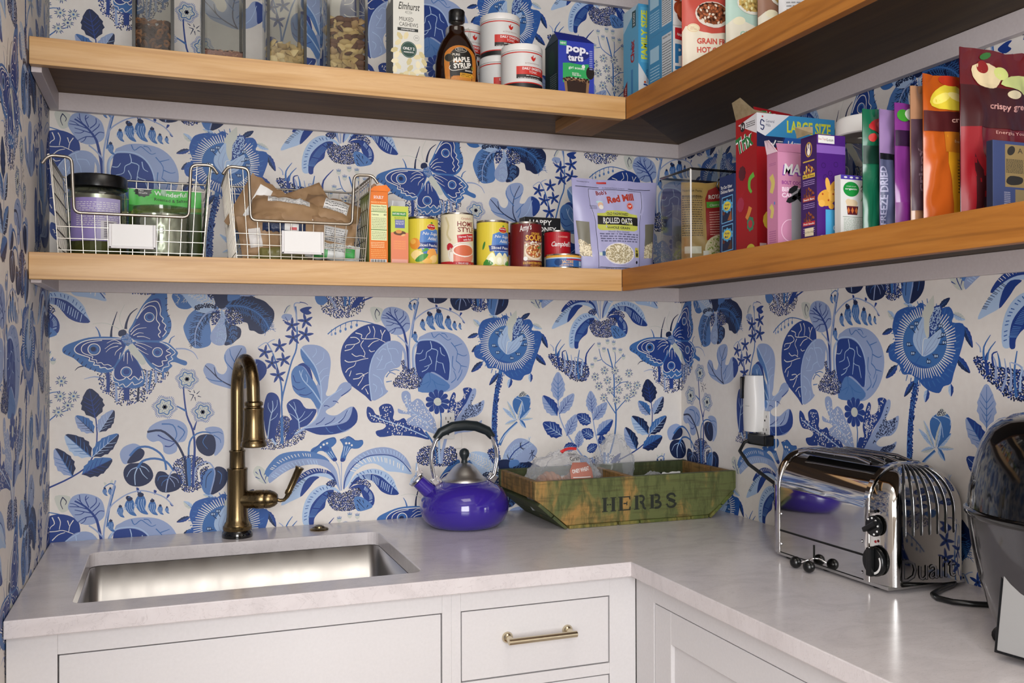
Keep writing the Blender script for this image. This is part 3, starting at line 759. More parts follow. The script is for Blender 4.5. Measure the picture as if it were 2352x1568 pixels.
s M 63 21 907,-643 871,-207 928,162
s P 49 18 1055,-275 1001,-107 798,-38
s L 49 18 981,-543 1000,-275 1038,-107
s R 64 14 1111,-242 1149,60 1392,346
= -2280 10526
s M 50 36 0,0 154,538 194,1149 138,1559 122,2240 -65,2922
s M 32 18 175,1116 -70,1462 -145,1565
s M 32 18 194,1183 462,1450 731,1580
s M 25 18 157,1559 7,1766
s M 25 18 120,1798 349,1964 579,1995
s M 25 18 122,2240 180,2580 162,2853
s M 25 18 122,2376 -217,2583 -328,2923
s M 22 14 180,2512 390,2715 428,2783
s M 21 14 -254,2618 -404,2585 -441,2653
u -161,2312 160,2308 599,2234 -443,2146 -68,2039 273,2051 848,1887 -331,1891 578,1892 7,1766 291,1761 731,1683 -182,1566 214,1489 539,1533
w -328,3024 -64,3109 125,3074 -441,2619 -178,2888 333,2852 428,2681 143,2887 -535,2451
s P 46 32 -785,-100 -1078,281 -1332,658 -1513,1063 -1566,1497
l P P -1566,1497 -1563,2295 444
l P R -1585,1099 -2015,1656 399
l P P -1531,1147 -1092,1693 361 R
l R R -1442,545 -2010,929 434 L
l P P -1315,540 -1020,1122 362 R
s P 36 29 -226,-126 -430,525 -514,966 -558,1237
l P P -539,1136 -593,1761 354 R
l P P -514,950 -89,1428 354 R
l R R -577,867 -1009,1115 354 L
l P R -411,524 87,948 369
l R R -504,477 -863,692 347 L
l P P -968,209 -911,677 295 R
l R R -710,98 -393,270 282 L
l R R -225,247 -280,536 264 L
l R R -1407,227 -1005,244 278 L
= -10256 14498
d NR 190 30 0,0 140,260 703,340 1109,299 1060,-11 845,-203 443,-277 139,-163
p K -127,267 -70,93 69,59 186,167 116,283 0,351
s P 56 33 233,285 349,75 408,-66
s M 80 61 621,409 620,31
s M 47 38 739,388 727,56
p R 774,33 941,273 1133,371 1037,179 893,11
= -16463 10306
s R 42 25 0,0 151,59 629,281 980,558 1146,1052 1126,1601
l N N 1115,1590 991,2277 513 R
l P M 1084,1260 707,1663 338 N
l P N 1188,1268 1504,1773 339 L
l L N 1032,715 496,1240 446
l M N 1052,714 1605,1219 381 L
l P N 649,291 288,939 409
l M N 835,327 1471,645 433 R
= -13234 10191
s R 55 28 0,0 34,943 -10,1370 -143,1728 -210,2272 -198,2413
s M 50 27 -154,1823 -365,1946
s R 55 18 12,1369 80,1580
F -136,2574 270
F -629,1929 290
F 215,1789 272
t N 13,2196 -87,2222|13,2196 -54,2056|35,2243 13,2315|80,2219 148,2288|103,2171 181,2145|35,2149 58,2054|-54,2269 -121,2317
p P -1021,1289 -956,1472 -738,1605 -453,1643 -210,1542 -121,1350 -188,1117 -343,1076 -366,889 -520,814 -651,878 -673,1043 -760,1139 -891,1121 -999,1195
s N 49 54 -1010,1358 -717,1383 -476,1199 -299,957 -144,527 -134,55
s M 32 18 -695,1534 -453,1503 -365,1288 -410,1149
s M 32 18 -343,1476 -188,1329 -321,1122
s R 29 18 -782,1280 -629,1181 -410,1102
s R 29 18 -629,1017 -520,1001 -410,1079
p P -1599,872 -1514,1030 -1322,1103 -1193,1063 -1150,992 -1322,814 -1429,646 -1535,662
p N -1172,993 -1075,919 -1086,804 -1193,693 -1440,646 -1365,816 -1279,951
s M 53 44 -1386,817 -1215,995 -978,1008 -739,858 -630,667 -597,455
p N -1215,647 -1064,640 -935,518 -880,329 -978,172 -1172,101 -1387,148 -1504,315 -1514,500 -1408,633
s L 27 18 -1215,555 -1279,373 -1269,141
s L 22 9 -1215,555 -1365,493 -1450,336
s L 22 9 -1172,530 -1108,387 -1000,266
s L 22 9 -1150,575 -1043,523 -967,427
s M 54 45 -1215,532 -1107,689 -848,735 -586,641 -432,423
p N -783,417 -630,410 -542,335 -410,375 -278,298 -245,155 -322,-5 -542,-74 -739,-28 -848,188
s P 32 23 -476,425 -564,219 -608,-59
s M 20 9 -564,313 -739,310 -783,208
s M 20 9 -542,265 -674,178 -696,86
s P 20 9 -509,310 -366,232 -322,136
s P 20 9 -520,264 -432,142 -410,47
p P 259,1385 440,1438 644,1372 701,1155 667,917 485,734 462,1021 394,1237
p N 304,1264 462,1211 512,995 462,783 304,742 124,869 57,1084 124,1224
s M 46 32 -89,76 -100,949 12,1228 214,1315 395,1285
s M 21 12 304,1241 214,1078 326,908
s M 21 12 395,1285 576,1302 667,1251
s M 21 12 462,1235 599,1135 621,1038
p K 157,181 191,345 348,432 484,425 484,163 393,-169 235,-108
p N 484,449 644,465 769,339 757,101 620,-82 393,-176 484,163
d NR 230 30 -410,633 -233,743 -33,781 213,675 349,503 213,249 168,-9 -56,-91 -256,-32 -278,204 -432,447
s W 51 46 146,134 123,396 236,508 349,527
s P 37 28 11,71 56,470 213,581 371,573 484,378 461,165 382,-152
s N 21 12 416,381 303,244 280,-15
s M 21 12 552,374 643,274 598,62
s P 23 18 -410,492 -300,464 -211,271 -234,108
s M 92 82 -100,713 -89,53
s N 46 46 -189,670 -134,55
s R 51 46 12,755 -11,25
= -9880 10659
s P 21 17 0,0 84,-195 137,-728
s P 21 17 144,-28 147,-729
p M -617,239 -586,343 -440,421 -336,522 -168,590 -20,605 22,487 -63,385 -105,344 -21,171 42,41 -63,24 -189,157 -294,267 -420,273 -503,192
p M 107,548 234,564 320,625 448,556 512,500 663,516 695,418 598,315 469,299 383,303 276,137 233,11 127,-6 127,122 192,374
s R 15 10 -607,260 -461,380 -294,521 -62,596 12,509
s R 15 11 107,526 320,614 469,513 685,504
o Q -252,339 95 67
t L -252,244 -105,90|-189,242 -63,88|-126,260 -31,108|234,373 191,119|298,370 234,139|362,346 255,159
o W -367,376 23 23
o W -294,436 29 29
o W -210,465 27 27
o W 266,446 30 30
o W 341,443 26 26
o W 405,391 26 26
o R -21,50 59 47
o R 174,35 60 51
p G -1988,-175 -1889,-15 -1729,-105 -1629,-296 -1669,-460 -1849,-388
s R 28 16 -1839,-100 -1789,-267 -1689,-448
t R -1929,-157 -1869,-222|-1929,-281 -1829,-337|-1699,-189 -1729,-250|-1679,-273 -1709,-375
p K -1709,-168 -1568,52 -1366,230 -1101,291 -793,299 -545,257 -273,140 -148,-3 -378,81 -793,110 -1203,35 -1467,-118 -1629,-296
p P -1629,-296 -1467,-118 -1203,35 -793,110 -378,81 -148,-3 21,-234 84,-555 115,-748 -1,-530 -127,-227 -378,-77 -628,-44 -999,-100 -1285,-231 -1528,-405 -1609,-442
e W 18 82 15 -1548,-114 -1366,53 -1101,166 -793,205 -586,175
e L 25 123 15 -1508,-303 -1285,-148 -999,-16 -669,10 -420,-1
p R -1041,-494 -876,-294 -628,-160 -378,-151 -148,-236 -22,-380 41,-617 -64,-399 -211,-286 -483,-272 -753,-363 -1000,-538
p L -1327,-1008 -1225,-796 -1000,-538 -753,-363 -483,-272 -211,-286 -64,-399 41,-617 -64,-484 -274,-367 -587,-351 -732,-490 -815,-695 -856,-818 -1103,-928
p R -867,-828 -794,-528 -629,-349 -400,-360 -525,-459 -670,-640
e W 15 83 13 -856,-337 -628,-223 -378,-182 -211,-265
e N 12 103 14 -1184,-819 -1082,-679 -918,-522 -732,-385
p L -796,-1502 -816,-1218 -733,-909 -567,-688 -358,-573 -127,-586 62,-703 126,-813 -64,-696 -212,-708 -421,-844 -588,-1044 -651,-1313 -651,-1512
p R -651,-1522 -651,-1271 -588,-1044 -421,-844 -212,-708 -43,-707 -128,-819 -233,-939 -275,-1127 -422,-1244 -526,-1384 -547,-1530
e Q 19 75 13 -744,-1390 -713,-1120 -609,-875 -400,-676 -170,-637
e K 15 167 22 -589,-1338 -484,-1134 -338,-933 -149,-775
p P 190,-689 212,-371 340,-58 576,145 901,281 1250,310 1559,210 1803,4 1936,-286 1736,-102 1448,74 1118,121 770,72 468,-128 297,-418 232,-670
p L 232,-670 297,-418 468,-128 770,72 1118,121 1448,74 1736,-102 1936,-351 1914,-415 1691,-361 1513,-330 1293,-297 1161,-183 943,-86 683,-138 468,-299 339,-548
s R 26 21 200,-689 254,-416 447,-127 770,83 1118,121 1448,74 1714,-101 1914,-350
e L 26 107 16 511,-2 814,177 1228,214 1559,124 1780,-38
e W 24 128 18 425,-254 684,-31 1074,15 1425,-87 1780,-278
p L 296,-695 468,-384 748,-249 1008,-229 1293,-340 1469,-523 1535,-700 1601,-877 1336,-602 1117,-418 813,-338 511,-429
p R 318,-696 511,-429 813,-348 1117,-418 1336,-602 1612,-889 1380,-908 1160,-808 1029,-650 899,-514 640,-479 467,-576
e Q 17 77 13 554,-357 813,-284 1117,-332 1380,-540 1512,-742
e L 19 172 20 618,-435 834,-425 1117,-590 1446,-825
p R 339,-697 467,-619 682,-610 899,-772 981,-970 941,-1151 811,-1089 682,-909 618,-734 467,-683
e L 13 86 14 726,-698 877,-878 876,-1071
d NR 250 27 -201,-793 -128,-734 41,-765 168,-794 317,-739 467,-683 628,-714 617,-863 488,-962 509,-1198 317,-1239 -2,-1208 -170,-1028
d NR 30 27 -232,-538 -64,-441 20,-531 -85,-631
d NR 40 28 360,-571 511,-504 683,-470 877,-599 834,-704 639,-586
p K 467,-918 617,-906 768,-1000 931,-1161 811,-1239 552,-1265 467,-1067
t N 531,-986 725,-1212|596,-968 617,-1034|682,-1006 703,-1082|811,-1132 779,-1194|531,-1093 574,-1159|552,-1179 617,-1248
= -15108 9404
s M 31 22 0,0 53,386 148,793 173,929 85,991 -21,940 -63,896
b M -42,804 186
b M 74,797 187
p G -63,1034 0,996 -42,952
p G 64,1015 116,1081 127,1000"""
WC = dict(N='0b1f4a', R='183a86', Q='2856a0', M='3a6bab', K='5079b4', P='93a4ca', L='a8c0df', G='c9ccc3', W='e6e3de')
for k, v in WC.items(): mat('print_'+k, v, .5)
def wallpaper_tile():
    tiles = []; P = None
    for ln in WP.split('\n'):
        t = ln.split(); op = t[0]
        if op == '=': P = Print(2.2e-5); tiles.append(P); O = (int(t[1]), int(t[2])); rnd = random.Random(O[0]); continue
        def q(w): a, b = w.split(','); return ((O[0]+int(a))/1e4, (O[1]+int(b))/1e4)
        pts = [q(w) for w in t if ',' in w and '|' not in w] if op not in 't' else []
        c = 'print_'+t[1]; I = lambda i: int(t[i])/1e4
        if op == 'p': P.poly(pts, c, 3)
        elif op == 's': P.stroke(pts, I(2), c, I(3))
        elif op == 'o': P.ell(*pts[0], I(3), I(4), c, 14)
        elif op == 'r': P.ring(*pts[0], I(3), I(4), c, 20)
        elif op == 'd': P.dabs(pts, int(int(t[2])*1.7), I(3), ['print_'+k for k in t[1]], seed=len(pts)+int(t[2]), sm=3, dmin=I(3)*1.0)
        elif op == 't':
            for pr in ' '.join(t[2:]).replace(' ', '|').split('|')[::1]: pts.append(q(pr))
            for i in range(0, len(pts)-1, 2): P.stroke(pts[i:i+2], .0024, c, .001)
        elif op == 'x':
            cx, cy = pts[0]; T0 = P.top(cx-.05, cx+.05, cy-.05, cy+.05); r0 = [int(a)/1e4 for a in t[3].split(',')]; r1 = [int(a)/1e4 for a in t[4].split(',')]; n = int(t[5]); w = I(6)
            for i in range(n):
                a = 2*pi*i/n; j = rnd.uniform(.92, 1.04); P.stroke([(cx+r0[0]*cos(a), cy+r0[1]*sin(a)), (cx+r1[0]*j*cos(a+.04), cy+r1[1]*j*sin(a+.04))], w, c, w*.6, lay=T0)
        elif op == 'v':                                # leaf net: forked side veins from the midrib
            T0 = P.top(min(p[0] for p in pts), max(p[0] for p in pts), min(p[1] for p in pts), max(p[1] for p in pts)); n = int(t[2]); w = I(3); rib = smooth_open(pts, 6); L_ = sum(math.dist(rib[i], rib[i+1]) for i in range(len(rib)-1))
            for i in range(n):
                f = (i+.6)/(n+.4)*(len(rib)-1); a, b = rib[int(f)], rib[min(int(f)+1, len(rib)-1)]; d = math.atan2(b[1]-a[1], b[0]-a[0])
                for sg in (-1, 1):
                    L2 = L_*.24*(1-.35*i/n)*rnd.uniform(.8, 1.05); p1 = (a[0]+L2*.5*cos(d+sg*.95), a[1]+L2*.5*sin(d+sg*.95)); p2 = (p1[0]+L2*.5*cos(d+sg*.6), p1[1]+L2*.5*sin(d+sg*.6)); p3 = (p1[0]+L2*.45*cos(d+sg*1.4), p1[1]+L2*.45*sin(d+sg*1.4))
                    P.stroke([a, p1, p2], w, c, w*.5, lay=T0); P.stroke([p1, p3], w*.8, c, w*.4, lay=T0); P.stroke([((a[0]+p1[0])/2, (a[1]+p1[1])/2), (a[0]+L2*.4*cos(d+sg*.35), a[1]+L2*.4*sin(d+sg*.35))], w*.8, c, w*.4, lay=T0)
        elif op == 'f':
            (cx, cy), r, ro = pts[0], I(3), float(t[4])
            for i in range(5):
                a = ro+2*pi*i/5; P.poly([(cx+r*k*cos(a+d)*1., cy+r*k*sin(a+d)) for k, d in ((.1, 1.5), (.42, .42), (.75, .2), (1, .02), (.7, -.16), (.42, -.42), (.1, -1.5))], c, 2)
            P.ell(cx, cy, r*.14, r*.14, 'print_N', 8); 
            for i in range(5): a = ro+.6+2*pi*i/5; P.ell(cx+r*.25*cos(a), cy+r*.25*sin(a), r*.05, r*.05, 'print_K', 6)
        elif op == 'y':
            (cx, cy), r, n = pts[0], I(3), int(t[4])
            for i in range(n):
                a = 2*pi*i/n; P.poly([(cx+r*k*cos(a+d), cy+r*k*sin(a+d)) for k, d in ((.25, .3), (.8, .27), (1, .1), (1, -.1), (.8, -.24), (.25, -.3))], c, 3); P.stroke([(cx+r*.35*cos(a+.3), cy+r*.35*sin(a+.3)), (cx+r*.85*cos(a+.31), cy+r*.85*sin(a+.31))], .0012, 'print_L')
        elif op == 'b':                                # hanging bell flower
            (cx, cy), l = pts[0], I(3); P.stroke([(cx-l*.02, cy+l*.62), (cx, cy+l*.45)], l*.07, 'print_M'); P.poly([(cx-l*.12, cy+l*.42), (cx+l*.12, cy+l*.42), (cx+l*.24, cy+l*.1), (cx+l*.2, cy-l*.22), (cx+l*.34, cy-l*.5), (cx+l*.04, cy-l*.42), (cx-l*.16, cy-l*.18), (cx-l*.26, cy+l*.1)], c, 3)
            P.ell(cx, cy+l*.46, l*.14, l*.11, 'print_N', 10)
            for k in (-.08, .04, .14): P.stroke([(cx+l*k, cy+l*.25), (cx+l*(k-.03), cy), (cx+l*(k+.08), cy-l*.32)], l*.03, 'print_L', l*.02)
            P.ring(cx-l*.24, cy-l*.05, l*.07, l*.03, 'print_L', 8)
        elif op == 'F':
            (cx, cy), r = q(t[1]), I(2); ph = r*37; T0 = P.top(cx-r, cx+r, cy-r, cy+r); P.poly([(cx+r*(.68+.09*cos(6*a+ph))*cos(a), cy+r*(.68+.09*cos(6*a+ph))*sin(a)) for a in (2*pi*i/36 for i in range(36))], 'print_G', lay=T0)
            for i in range(46): a = 2*pi*i/46; k = .70+.09*cos(6*a+ph); P.stroke([(cx+r*k*cos(a), cy+r*k*sin(a)), (cx+r*(k+.22)*cos(a+.05), cy+r*(k+.22)*sin(a+.05))], .0016, 'print_M', .0012, lay=T0+1)
            P.stroke([(cx+r*(.56+.09*cos(6*a+ph))*cos(a), cy+r*(.56+.09*cos(6*a+ph))*sin(a)) for a in (2*pi*i/40 for i in range(40))], .0024, 'print_M', closed=True, k=1, lay=T0+1)
            for i in range(6): a = pi*i/3+ph; P.stroke([(cx, cy), (cx+r*.2*cos(a), cy+r*.2*sin(a))], .0036, 'print_N', lay=T0+1)
            for i in range(12): a = pi*i/6; P.ell(cx+r*.36*cos(a), cy+r*.36*sin(a), .001, .001, 'print_M', 6, lay=T0+1)
        elif op == 'k':
            T0 = P.top(-.58, -.48, 1.3, 1.4)
            for cx, cy in [q(w) for w in t[1:]]: P.stroke([(cx, cy-.004), (cx*.5-.531*.5, cy*.5+1.346*.5)][:1]+[(cx+(-.531-cx)*.28, cy+(1.346-cy)*.28)], .0016, 'print_N', lay=T0+0); P.ell(cx-.0022, cy, .0036, .0042, 'print_N', 8, lay=T0+1); P.ell(cx+.0026, cy, .0034, .0040, 'print_N', 8, lay=T0+1); P.ell(cx-.0022, cy, .0022, .0028, 'print_L', 8, lay=T0+2); P.ell(cx+.0026, cy, .0020, .0026, 'print_L', 8, lay=T0+2)
        elif op == 'u':
            T0 = P.top(-.4, -.2, 1.1, 1.5)
            for j, (cx, cy) in enumerate([q(w) for w in t[1:]]):
                P.ell(cx, cy, .0105, .0105, 'print_G', 10, lay=T0); P.ell(cx, cy, .0026, .0026, 'print_R' if j % 2 else 'print_M', 8, lay=T0+2)
                for i in range(15):
                    if i % 3 == 2: continue
                    a = 2*pi*i/15+j; P.stroke([(cx+.0062*cos(a), cy+.0062*sin(a)), (cx+.0128*cos(a), cy+.0128*sin(a))], .0019, 'print_R', .0013, lay=T0+1)
        elif op == 'w':
            for cx, cy in [q(w) for w in t[1:]]:
                P.poly([(cx, cy-.008), (cx+.006, cy-.002), (cx+.005, cy+.004), (cx-.005, cy+.004), (cx-.006, cy-.002)], 'print_G', 2)
                for k in (-2, -1, 0, 1, 2): P.stroke([(cx+k*.0016, cy+.001), (cx+k*.0028, cy+.0085-abs(k)*.001)], .0014, 'print_M', .001)
        elif op == 'l':                                # two-toned serrated leaf
            (bx, by), (tx, ty), w = pts[0], pts[1], I(5); ri = 'print_'+(t[6] if len(t) > 6 else 'M'); dx, dy = tx-bx, ty-by; L_ = math.hypot(dx, dy); dx /= L_; dy /= L_; n = 5 if L_ > .03 else 3; T0 = P.top(min(bx, tx)-w/2, max(bx, tx)+w/2, min(by, ty)-w/2, max(by, ty)+w/2)
            for sg, cc in ((1, t[1]), (-1, t[2])):
                o = [(bx, by)]
                for i in range(n*2):
                    u = (i+.5)/(n*2); e = sin(pi*(u*.93+.03)**.8)*w*.5*(1 if i % 2 else .86); uu = u+(.02 if i % 2 else .05); o.append((bx+dx*L_*uu-dy*sg*e, by+dy*L_*uu+dx*sg*e))
                P.poly(o+[(tx, ty)], 'print_'+cc, lay=T0)
                for i in range(n-1):
                    u = .12+.75*i/n; e = w*.34*sin(pi*(u+.12)); P.stroke([(bx+dx*L_*u, by+dy*L_*u), (bx+dx*L_*(u+.1)-dy*sg*e*.55, by+dy*L_*(u+.1)+dx*sg*e*.55), (bx+dx*L_*(u+.2)-dy*sg*e, by+dy*L_*(u+.2)+dx*sg*e)], w*.035, ri, w*.02, lay=T0+1)
            P.stroke([(bx, by), (tx-dx*L_*.06, ty-dy*L_*.06)], w*.05, ri, w*.02, lay=T0+2)
        elif op == 'e':
            w, l, n = I(2), I(3), int(t[4]); pp = smooth_open(pts, 8); T0 = P.top(min(p[0] for p in pts), max(p[0] for p in pts), min(p[1] for p in pts), max(p[1] for p in pts))
            for i in range(n):
                f = (i+.3)/n*(len(pp)-1); a, b = pp[int(f)], pp[min(int(f)+1, len(pp)-1)]; d = math.atan2(b[1]-a[1], b[0]-a[0])-1.15; P.stroke([(a[0]-l/2*cos(d), a[1]-l/2*sin(d)), (a[0]+l/2*cos(d), a[1]+l/2*sin(d))], w, c, w*.8, lay=T0)
    return tiles
TILES = wallpaper_tile()
LA = (.7183, .4335)
def lay_wallpaper(name, parent, u0, u1, z0, z1, fn, windows):
    v = []; f = []; m = []
    for ti, P in enumerate(TILES):
        bx = (min(b[0][0] for b in P.bb), max(b[0][1] for b in P.bb), min(b[0][2] for b in P.bb), max(b[0][3] for b in P.bb))
        for i in range(-8, 9):
            for j in range(-8, 9):
                du, dz = LA[0]*(i+j), LA[1]*(i-j)
                if bx[1]+du < u0 or bx[0]+du > u1 or bx[3]+dz < z0 or bx[2]+dz > z1: continue
                if not any(bx[1]+du > a[0] and bx[0]+du < a[1] and bx[3]+dz > a[2] and bx[2]+dz < a[3] for a in windows): continue
                for vs, fs, mm, lay in P.S:
                    b = len(v); h = (lay+1)*P.dl+ti*4e-6; v += [(x+du, y+dz, h) for x, y in vs]; f += [tuple(b+k for k in q) for q in fs]; m += [mm]*len(fs)
    g = G(); g.add(v, f, m); me_ob = g.obj(name, parent, norm=False); me = me_ob.data
    b = bmesh.new(); b.from_mesh(me)
    for co, no in (((u0, 0, 0), (-1, 0, 0)), ((u1, 0, 0), (1, 0, 0)), ((0, z0, 0), (0, -1, 0)), ((0, z1, 0), (0, 1, 0))):
        bmesh.ops.bisect_plane(b, geom=b.verts[:]+b.edges[:]+b.faces[:], plane_co=co, plane_no=no, clear_outer=True, dist=1e-7)
    for vv in b.verts: vv.co = fn(vv.co.x, vv.co.y, vv.co.z)
    b.to_mesh(me); b.free(); return me_ob
VB = [(-9, 9, .9, 2.36)]
lay_wallpaper('wallpaper_print', wall_back, -L, 0, .90, 2.36, lambda u, z, h: Vector((u, -h, z)), VB)
lay_wallpaper('wallpaper_print', wall_right, 0, 1.55, .90, 2.36, lambda u, z, h: Vector((-h, -u, z)), VB)
lay_wallpaper('wallpaper_print', wall_left, -L-1.25, -L, .60, 2.36, lambda u, z, h: Vector((-L+h, L+u, z)), VB)
# ================================================================ on and above the worktop
def arc(cx, cz, r, a0, a1, n): return [(cx+r*cos(a0+(a1-a0)*i/n), cz+r*sin(a0+(a1-a0)*i/n)) for i in range(n+1)]
# ---- tap
t = thing('kitchen_tap', 'tall antique bronze pull-down tap standing behind the steel sink', 'tap', (-1.2290, -.0855, ZT))
g = G(); g.lathe([(0, 0), (.0345, 0), (.035, .004), (.034, .012), (.0315, .016), (0, .016)], 'black_gloss', 40); g.obj('base_ring', t, smooth=40, label='glossy black base ring')
g = G(); g.lathe([(0, .016), (.031, .016), (.0325, .019), (.0325, .025), (.030, .027), (.029, .031), (.0255, .036), (.0240, .048), (.0228, .075), (.0226, .152), (.0234, .155), (.0234, .158), (.0178, .160), (.0172, .194), (.0182, .196), (.0182, .199), (.0148, .201), (0, .201)], 'bronze', 40); g.obj('body', t, smooth=35)
g = G(); R0 = .0590; zc = .336; dxn, dyn = .22, -.975                     # spout arches forward and to the right
sp = [(0, 0, .199), (0, 0, .27)]+[(R0*(1-cos(a))*dxn, R0*(1-cos(a))*dyn, zc+R0*sin(a)*1.22) for a in [pi*i/22 for i in range(23)]]
ex, ey = 2*R0*dxn, 2*R0*dyn; sp += [(ex*1.02, ey*1.0, zc-.015), (ex*1.03, ey*1.0, .308)]
g.tube(sp, .0146, 'bronze', 24); g.obj('spout', t, smooth=50)
g = G(); hx_, hy_ = ex*1.04, ey; SZ = Matrix.Translation((hx_, hy_, .0185))
g.lathe([(0, .300), (.0145, .300), (.0180, .297), (.0180, .291), (.0150, .289), (.0158, .286), (.0200, .284), (.0200, .282), (.0188, .278), (.0192, .25), (.0215, .222), (.0232, .216), (.0222, .213), (.0240, .209), (.0252, .203), (.0245, .200), (0, .200)], 'bronze', 36, M=SZ @ Matrix.Diagonal((1.13, 1.13, 1, 1))); g.obj('spray_head', t, smooth=35)
g = G(); g.lathe([(0, .1995), (.020, .1995), (.0205, .1985), (0, .1985)], 'black_matte', 24, M=SZ); g.obj('nozzle', t)
g = G(); MH = Matrix.Translation((0, 0, .085)) @ Matrix.Rotation(radians(-14), 4, 'Z') @ Matrix.Rotation(pi/2, 4, 'Y')
g.lathe([(0, .008), (.0205, .010), (.0205, .040), (.0216, .042), (.0216, .060), (.0206, .062), (.0216, .064), (.0208, .074), (.0170, .084), (.0110, .091), (0, .093)], 'bronze', 32, M=MH); g.obj('valve_body', t, smooth=35)
g = G(); q = lambda a, z: (a*cos(radians(-14)), a*sin(radians(-14)), z)
g.tube([q(.090, .083), q(.097, .081), q(.105, .082), q(.111, .088), q(.115, .096)], [.0042, .0042, .004, .0046, .0058], 'bronze', 16)
g.tube([q(.113, .095), q(.116, .101), q(.118, .105), q(.1395, .152), q(.141, .1555), q(.1420, .158)], [.0068, .0082, .0072, .0088, .0104, .0100], 'bronze', 20); g.obj('lever', t, smooth=40)
# ---- worktop hole cap
t = thing('sink_hole_cover', 'small round bronze button cover in the worktop right of the tap', 'cover', (-1.0401, -.0740, ZT)); g = G()
g.lathe([(0, 0), (.0215, 0), (.0225, .002), (.0200, .0045), (.0140, .006), (.0135, .0045), (.0128, .0045), (.0120, .0085), (.006, .011), (0, .0115)], 'bronze', 36); g.obj('cap', t, smooth=35)
# ---- kettle
def enamel(t_, b):
    pass
mat('kettle_enamel', '38268e', .09, coat=.5); mat('kettle_handle', '1b2326', .35)
t = thing('kettle', 'glossy violet-blue enamel whistling kettle with steel lid and looped handle', 'kettle', (-.6995, -.150, ZT))
g = G(); g.lathe([(0, .0), (.070, .0), (.085, .004), (.100, .018), (.1075, .036), (.1095, .052), (.1060, .070), (.0960, .086), (.080, .099), (.062, .108), (.054, .111), (.0, .111)], 'kettle_enamel', 64); g.obj('body', t, smooth=60)
g = G(); g.lathe([(.0, .108), (.0545, .1085), (.0545, .113), (.0525, .115), (.0515, .117), (.047, .1195), (.038, .130), (.028, .142), (.018, .150), (.009, .1535), (.0, .154)], 'brushed_steel', 48); ld = g.obj('lid', t, smooth=45)
g = G(); g.lathe([(0, .153), (.0088, .153), (.0072, .158), (.0068, .162), (.0115, .170), (.0128, .177), (.0105, .184), (.005, .188), (0, .189)], 'kettle_handle', 28); g.obj('knob', ld, smooth=60)
g = G(); g.tube([(-.070, -.0, .070), (-.088, 0, .088), (-.118, 0, .1165)], [.020, .0185, .0165], 'kettle_enamel', 28); so = g.obj('spout', t, smooth=50)
g = G(); Ms = Matrix.Translation((-.118, 0, .1165)) @ Matrix.Rotation(radians(-45), 4, 'Y')
g.lathe([(.0165, -.002), (.0195, .0), (.0215, .003), (.0205, .007), (.017, .009), (.0, .0095)], 'chrome', 28, M=Ms)
g.box(-.011, .006, -.007, .007, .004, .014, 'chrome', M=Ms @ Matrix.Translation((.018, 0, 0))); g.prism([(-.002, .008), (.012, .007), (.026, .030), (.024, .031)], -.008, .008, 'chrome', M=Ms @ Matrix.Translation((.004, 0, 0)))
g.obj('whistle_cap', so, smooth=30, bev=.0008)
hp = [(-.064, 0, .110), (-.0765, 0, .120), (-.080, 0, .135), (-.0845, 0, .160), (-.083, 0, .185), (-.073, 0, .210), (-.060, 0, .226), (-.030, 0, .2385), (0, 0, .2415), (.030, 0, .2385), (.060, 0, .226), (.073, 0, .210), (.083, 0, .185), (.0845, 0, .160), (.080, 0, .135), (.0765, 0, .120), (.064, 0, .110)]
g = G()
for s in (-.0055, .0055): g.tube([(x, y+s, z) for x, y, z in hp], .0036, 'chrome', 10)
for s in (-1, 1): g.box(-.010, .010, -.0085, .0085, -.009, .010, 'chrome', M=Matrix.Translation((s*.0715, 0, .1125)) @ Matrix.Rotation(s*radians(35), 4, 'Y'))
hb = g.obj('handle_loop', t, smooth=40, bev=.0006)
g = G(); g.tube([(x*1.0, y, z+.0035-.0002*abs(x)) for x, y, z in hp[5:12]], [.0085, .0115, .0125, .013, .0125, .0115, .0085], 'kettle_handle', 18); g.obj('grip', hb, smooth=60)
# ---- HERBS crate: painted boards
def paintwood(base, p1, p2, thr):
    def f(t_, b):
        n = nd(t_, 'ShaderNodeTexNoise', Scale=1, Detail=5, Roughness=.62, Distortion=.6); t_.links.new(coords(t_, 9, 9, 5), n.inputs[0])
        n2 = nd(t_, 'ShaderNodeTexNoise', Scale=1, Detail=4); t_.links.new(coords(t_, 14, 14, 160), n2.inputs[0])
        n3 = nd(t_, 'ShaderNodeTexNoise', Scale=1, Detail=4, Roughness=.7); t_.links.new(coords(t_, 60, 60, 14), n3.inputs[0])
        c = mixc(t_, hx(base), hx(p1), ramp(t_, n.outputs[0], [(thr-.07, 0.), (thr+.05, 1.)])); c = mixc(t_, c, hx(p2), ramp(t_, n3.outputs[0], [(.47, 0.), (.62, .8)]))
        c = mixc(t_, c, hx('3a3418'), ramp(t_, n2.outputs[0], [(.5, 0.), (.72, .55)])); t_.links.new(c, b.inputs['Base Color']); bump(t_, b, n2.outputs[0], .5, .0012)
    return f
mat('crate_paint', rough=.6, fn=paintwood('a07a42', '5d6338', '434a26', .47)); mat('crate_green', rough=.65, fn=paintwood('5a5c36', '414a2b', '2f381c', .42)); mat('crate_edge', rough=.7, fn=paintwood('8a7a3e', '55602c', '39401c', .5))
mat('crate_rim', rough=.7, fn=paintwood('a0763f', '8a6b3a', '5c4a2a', .5)); mat('stencil_black', '20241c', .7)
t = thing('wooden_crate', 'weathered green and ochre wooden crate stencilled HERBS, standing in the worktop corner', 'crate', (-.288, -.155, ZT))
X0, X1, XB0, XB1, H = -.279, .279, -.193, .193, .1165; yf, yb = -.128, .128; z0 = .0085
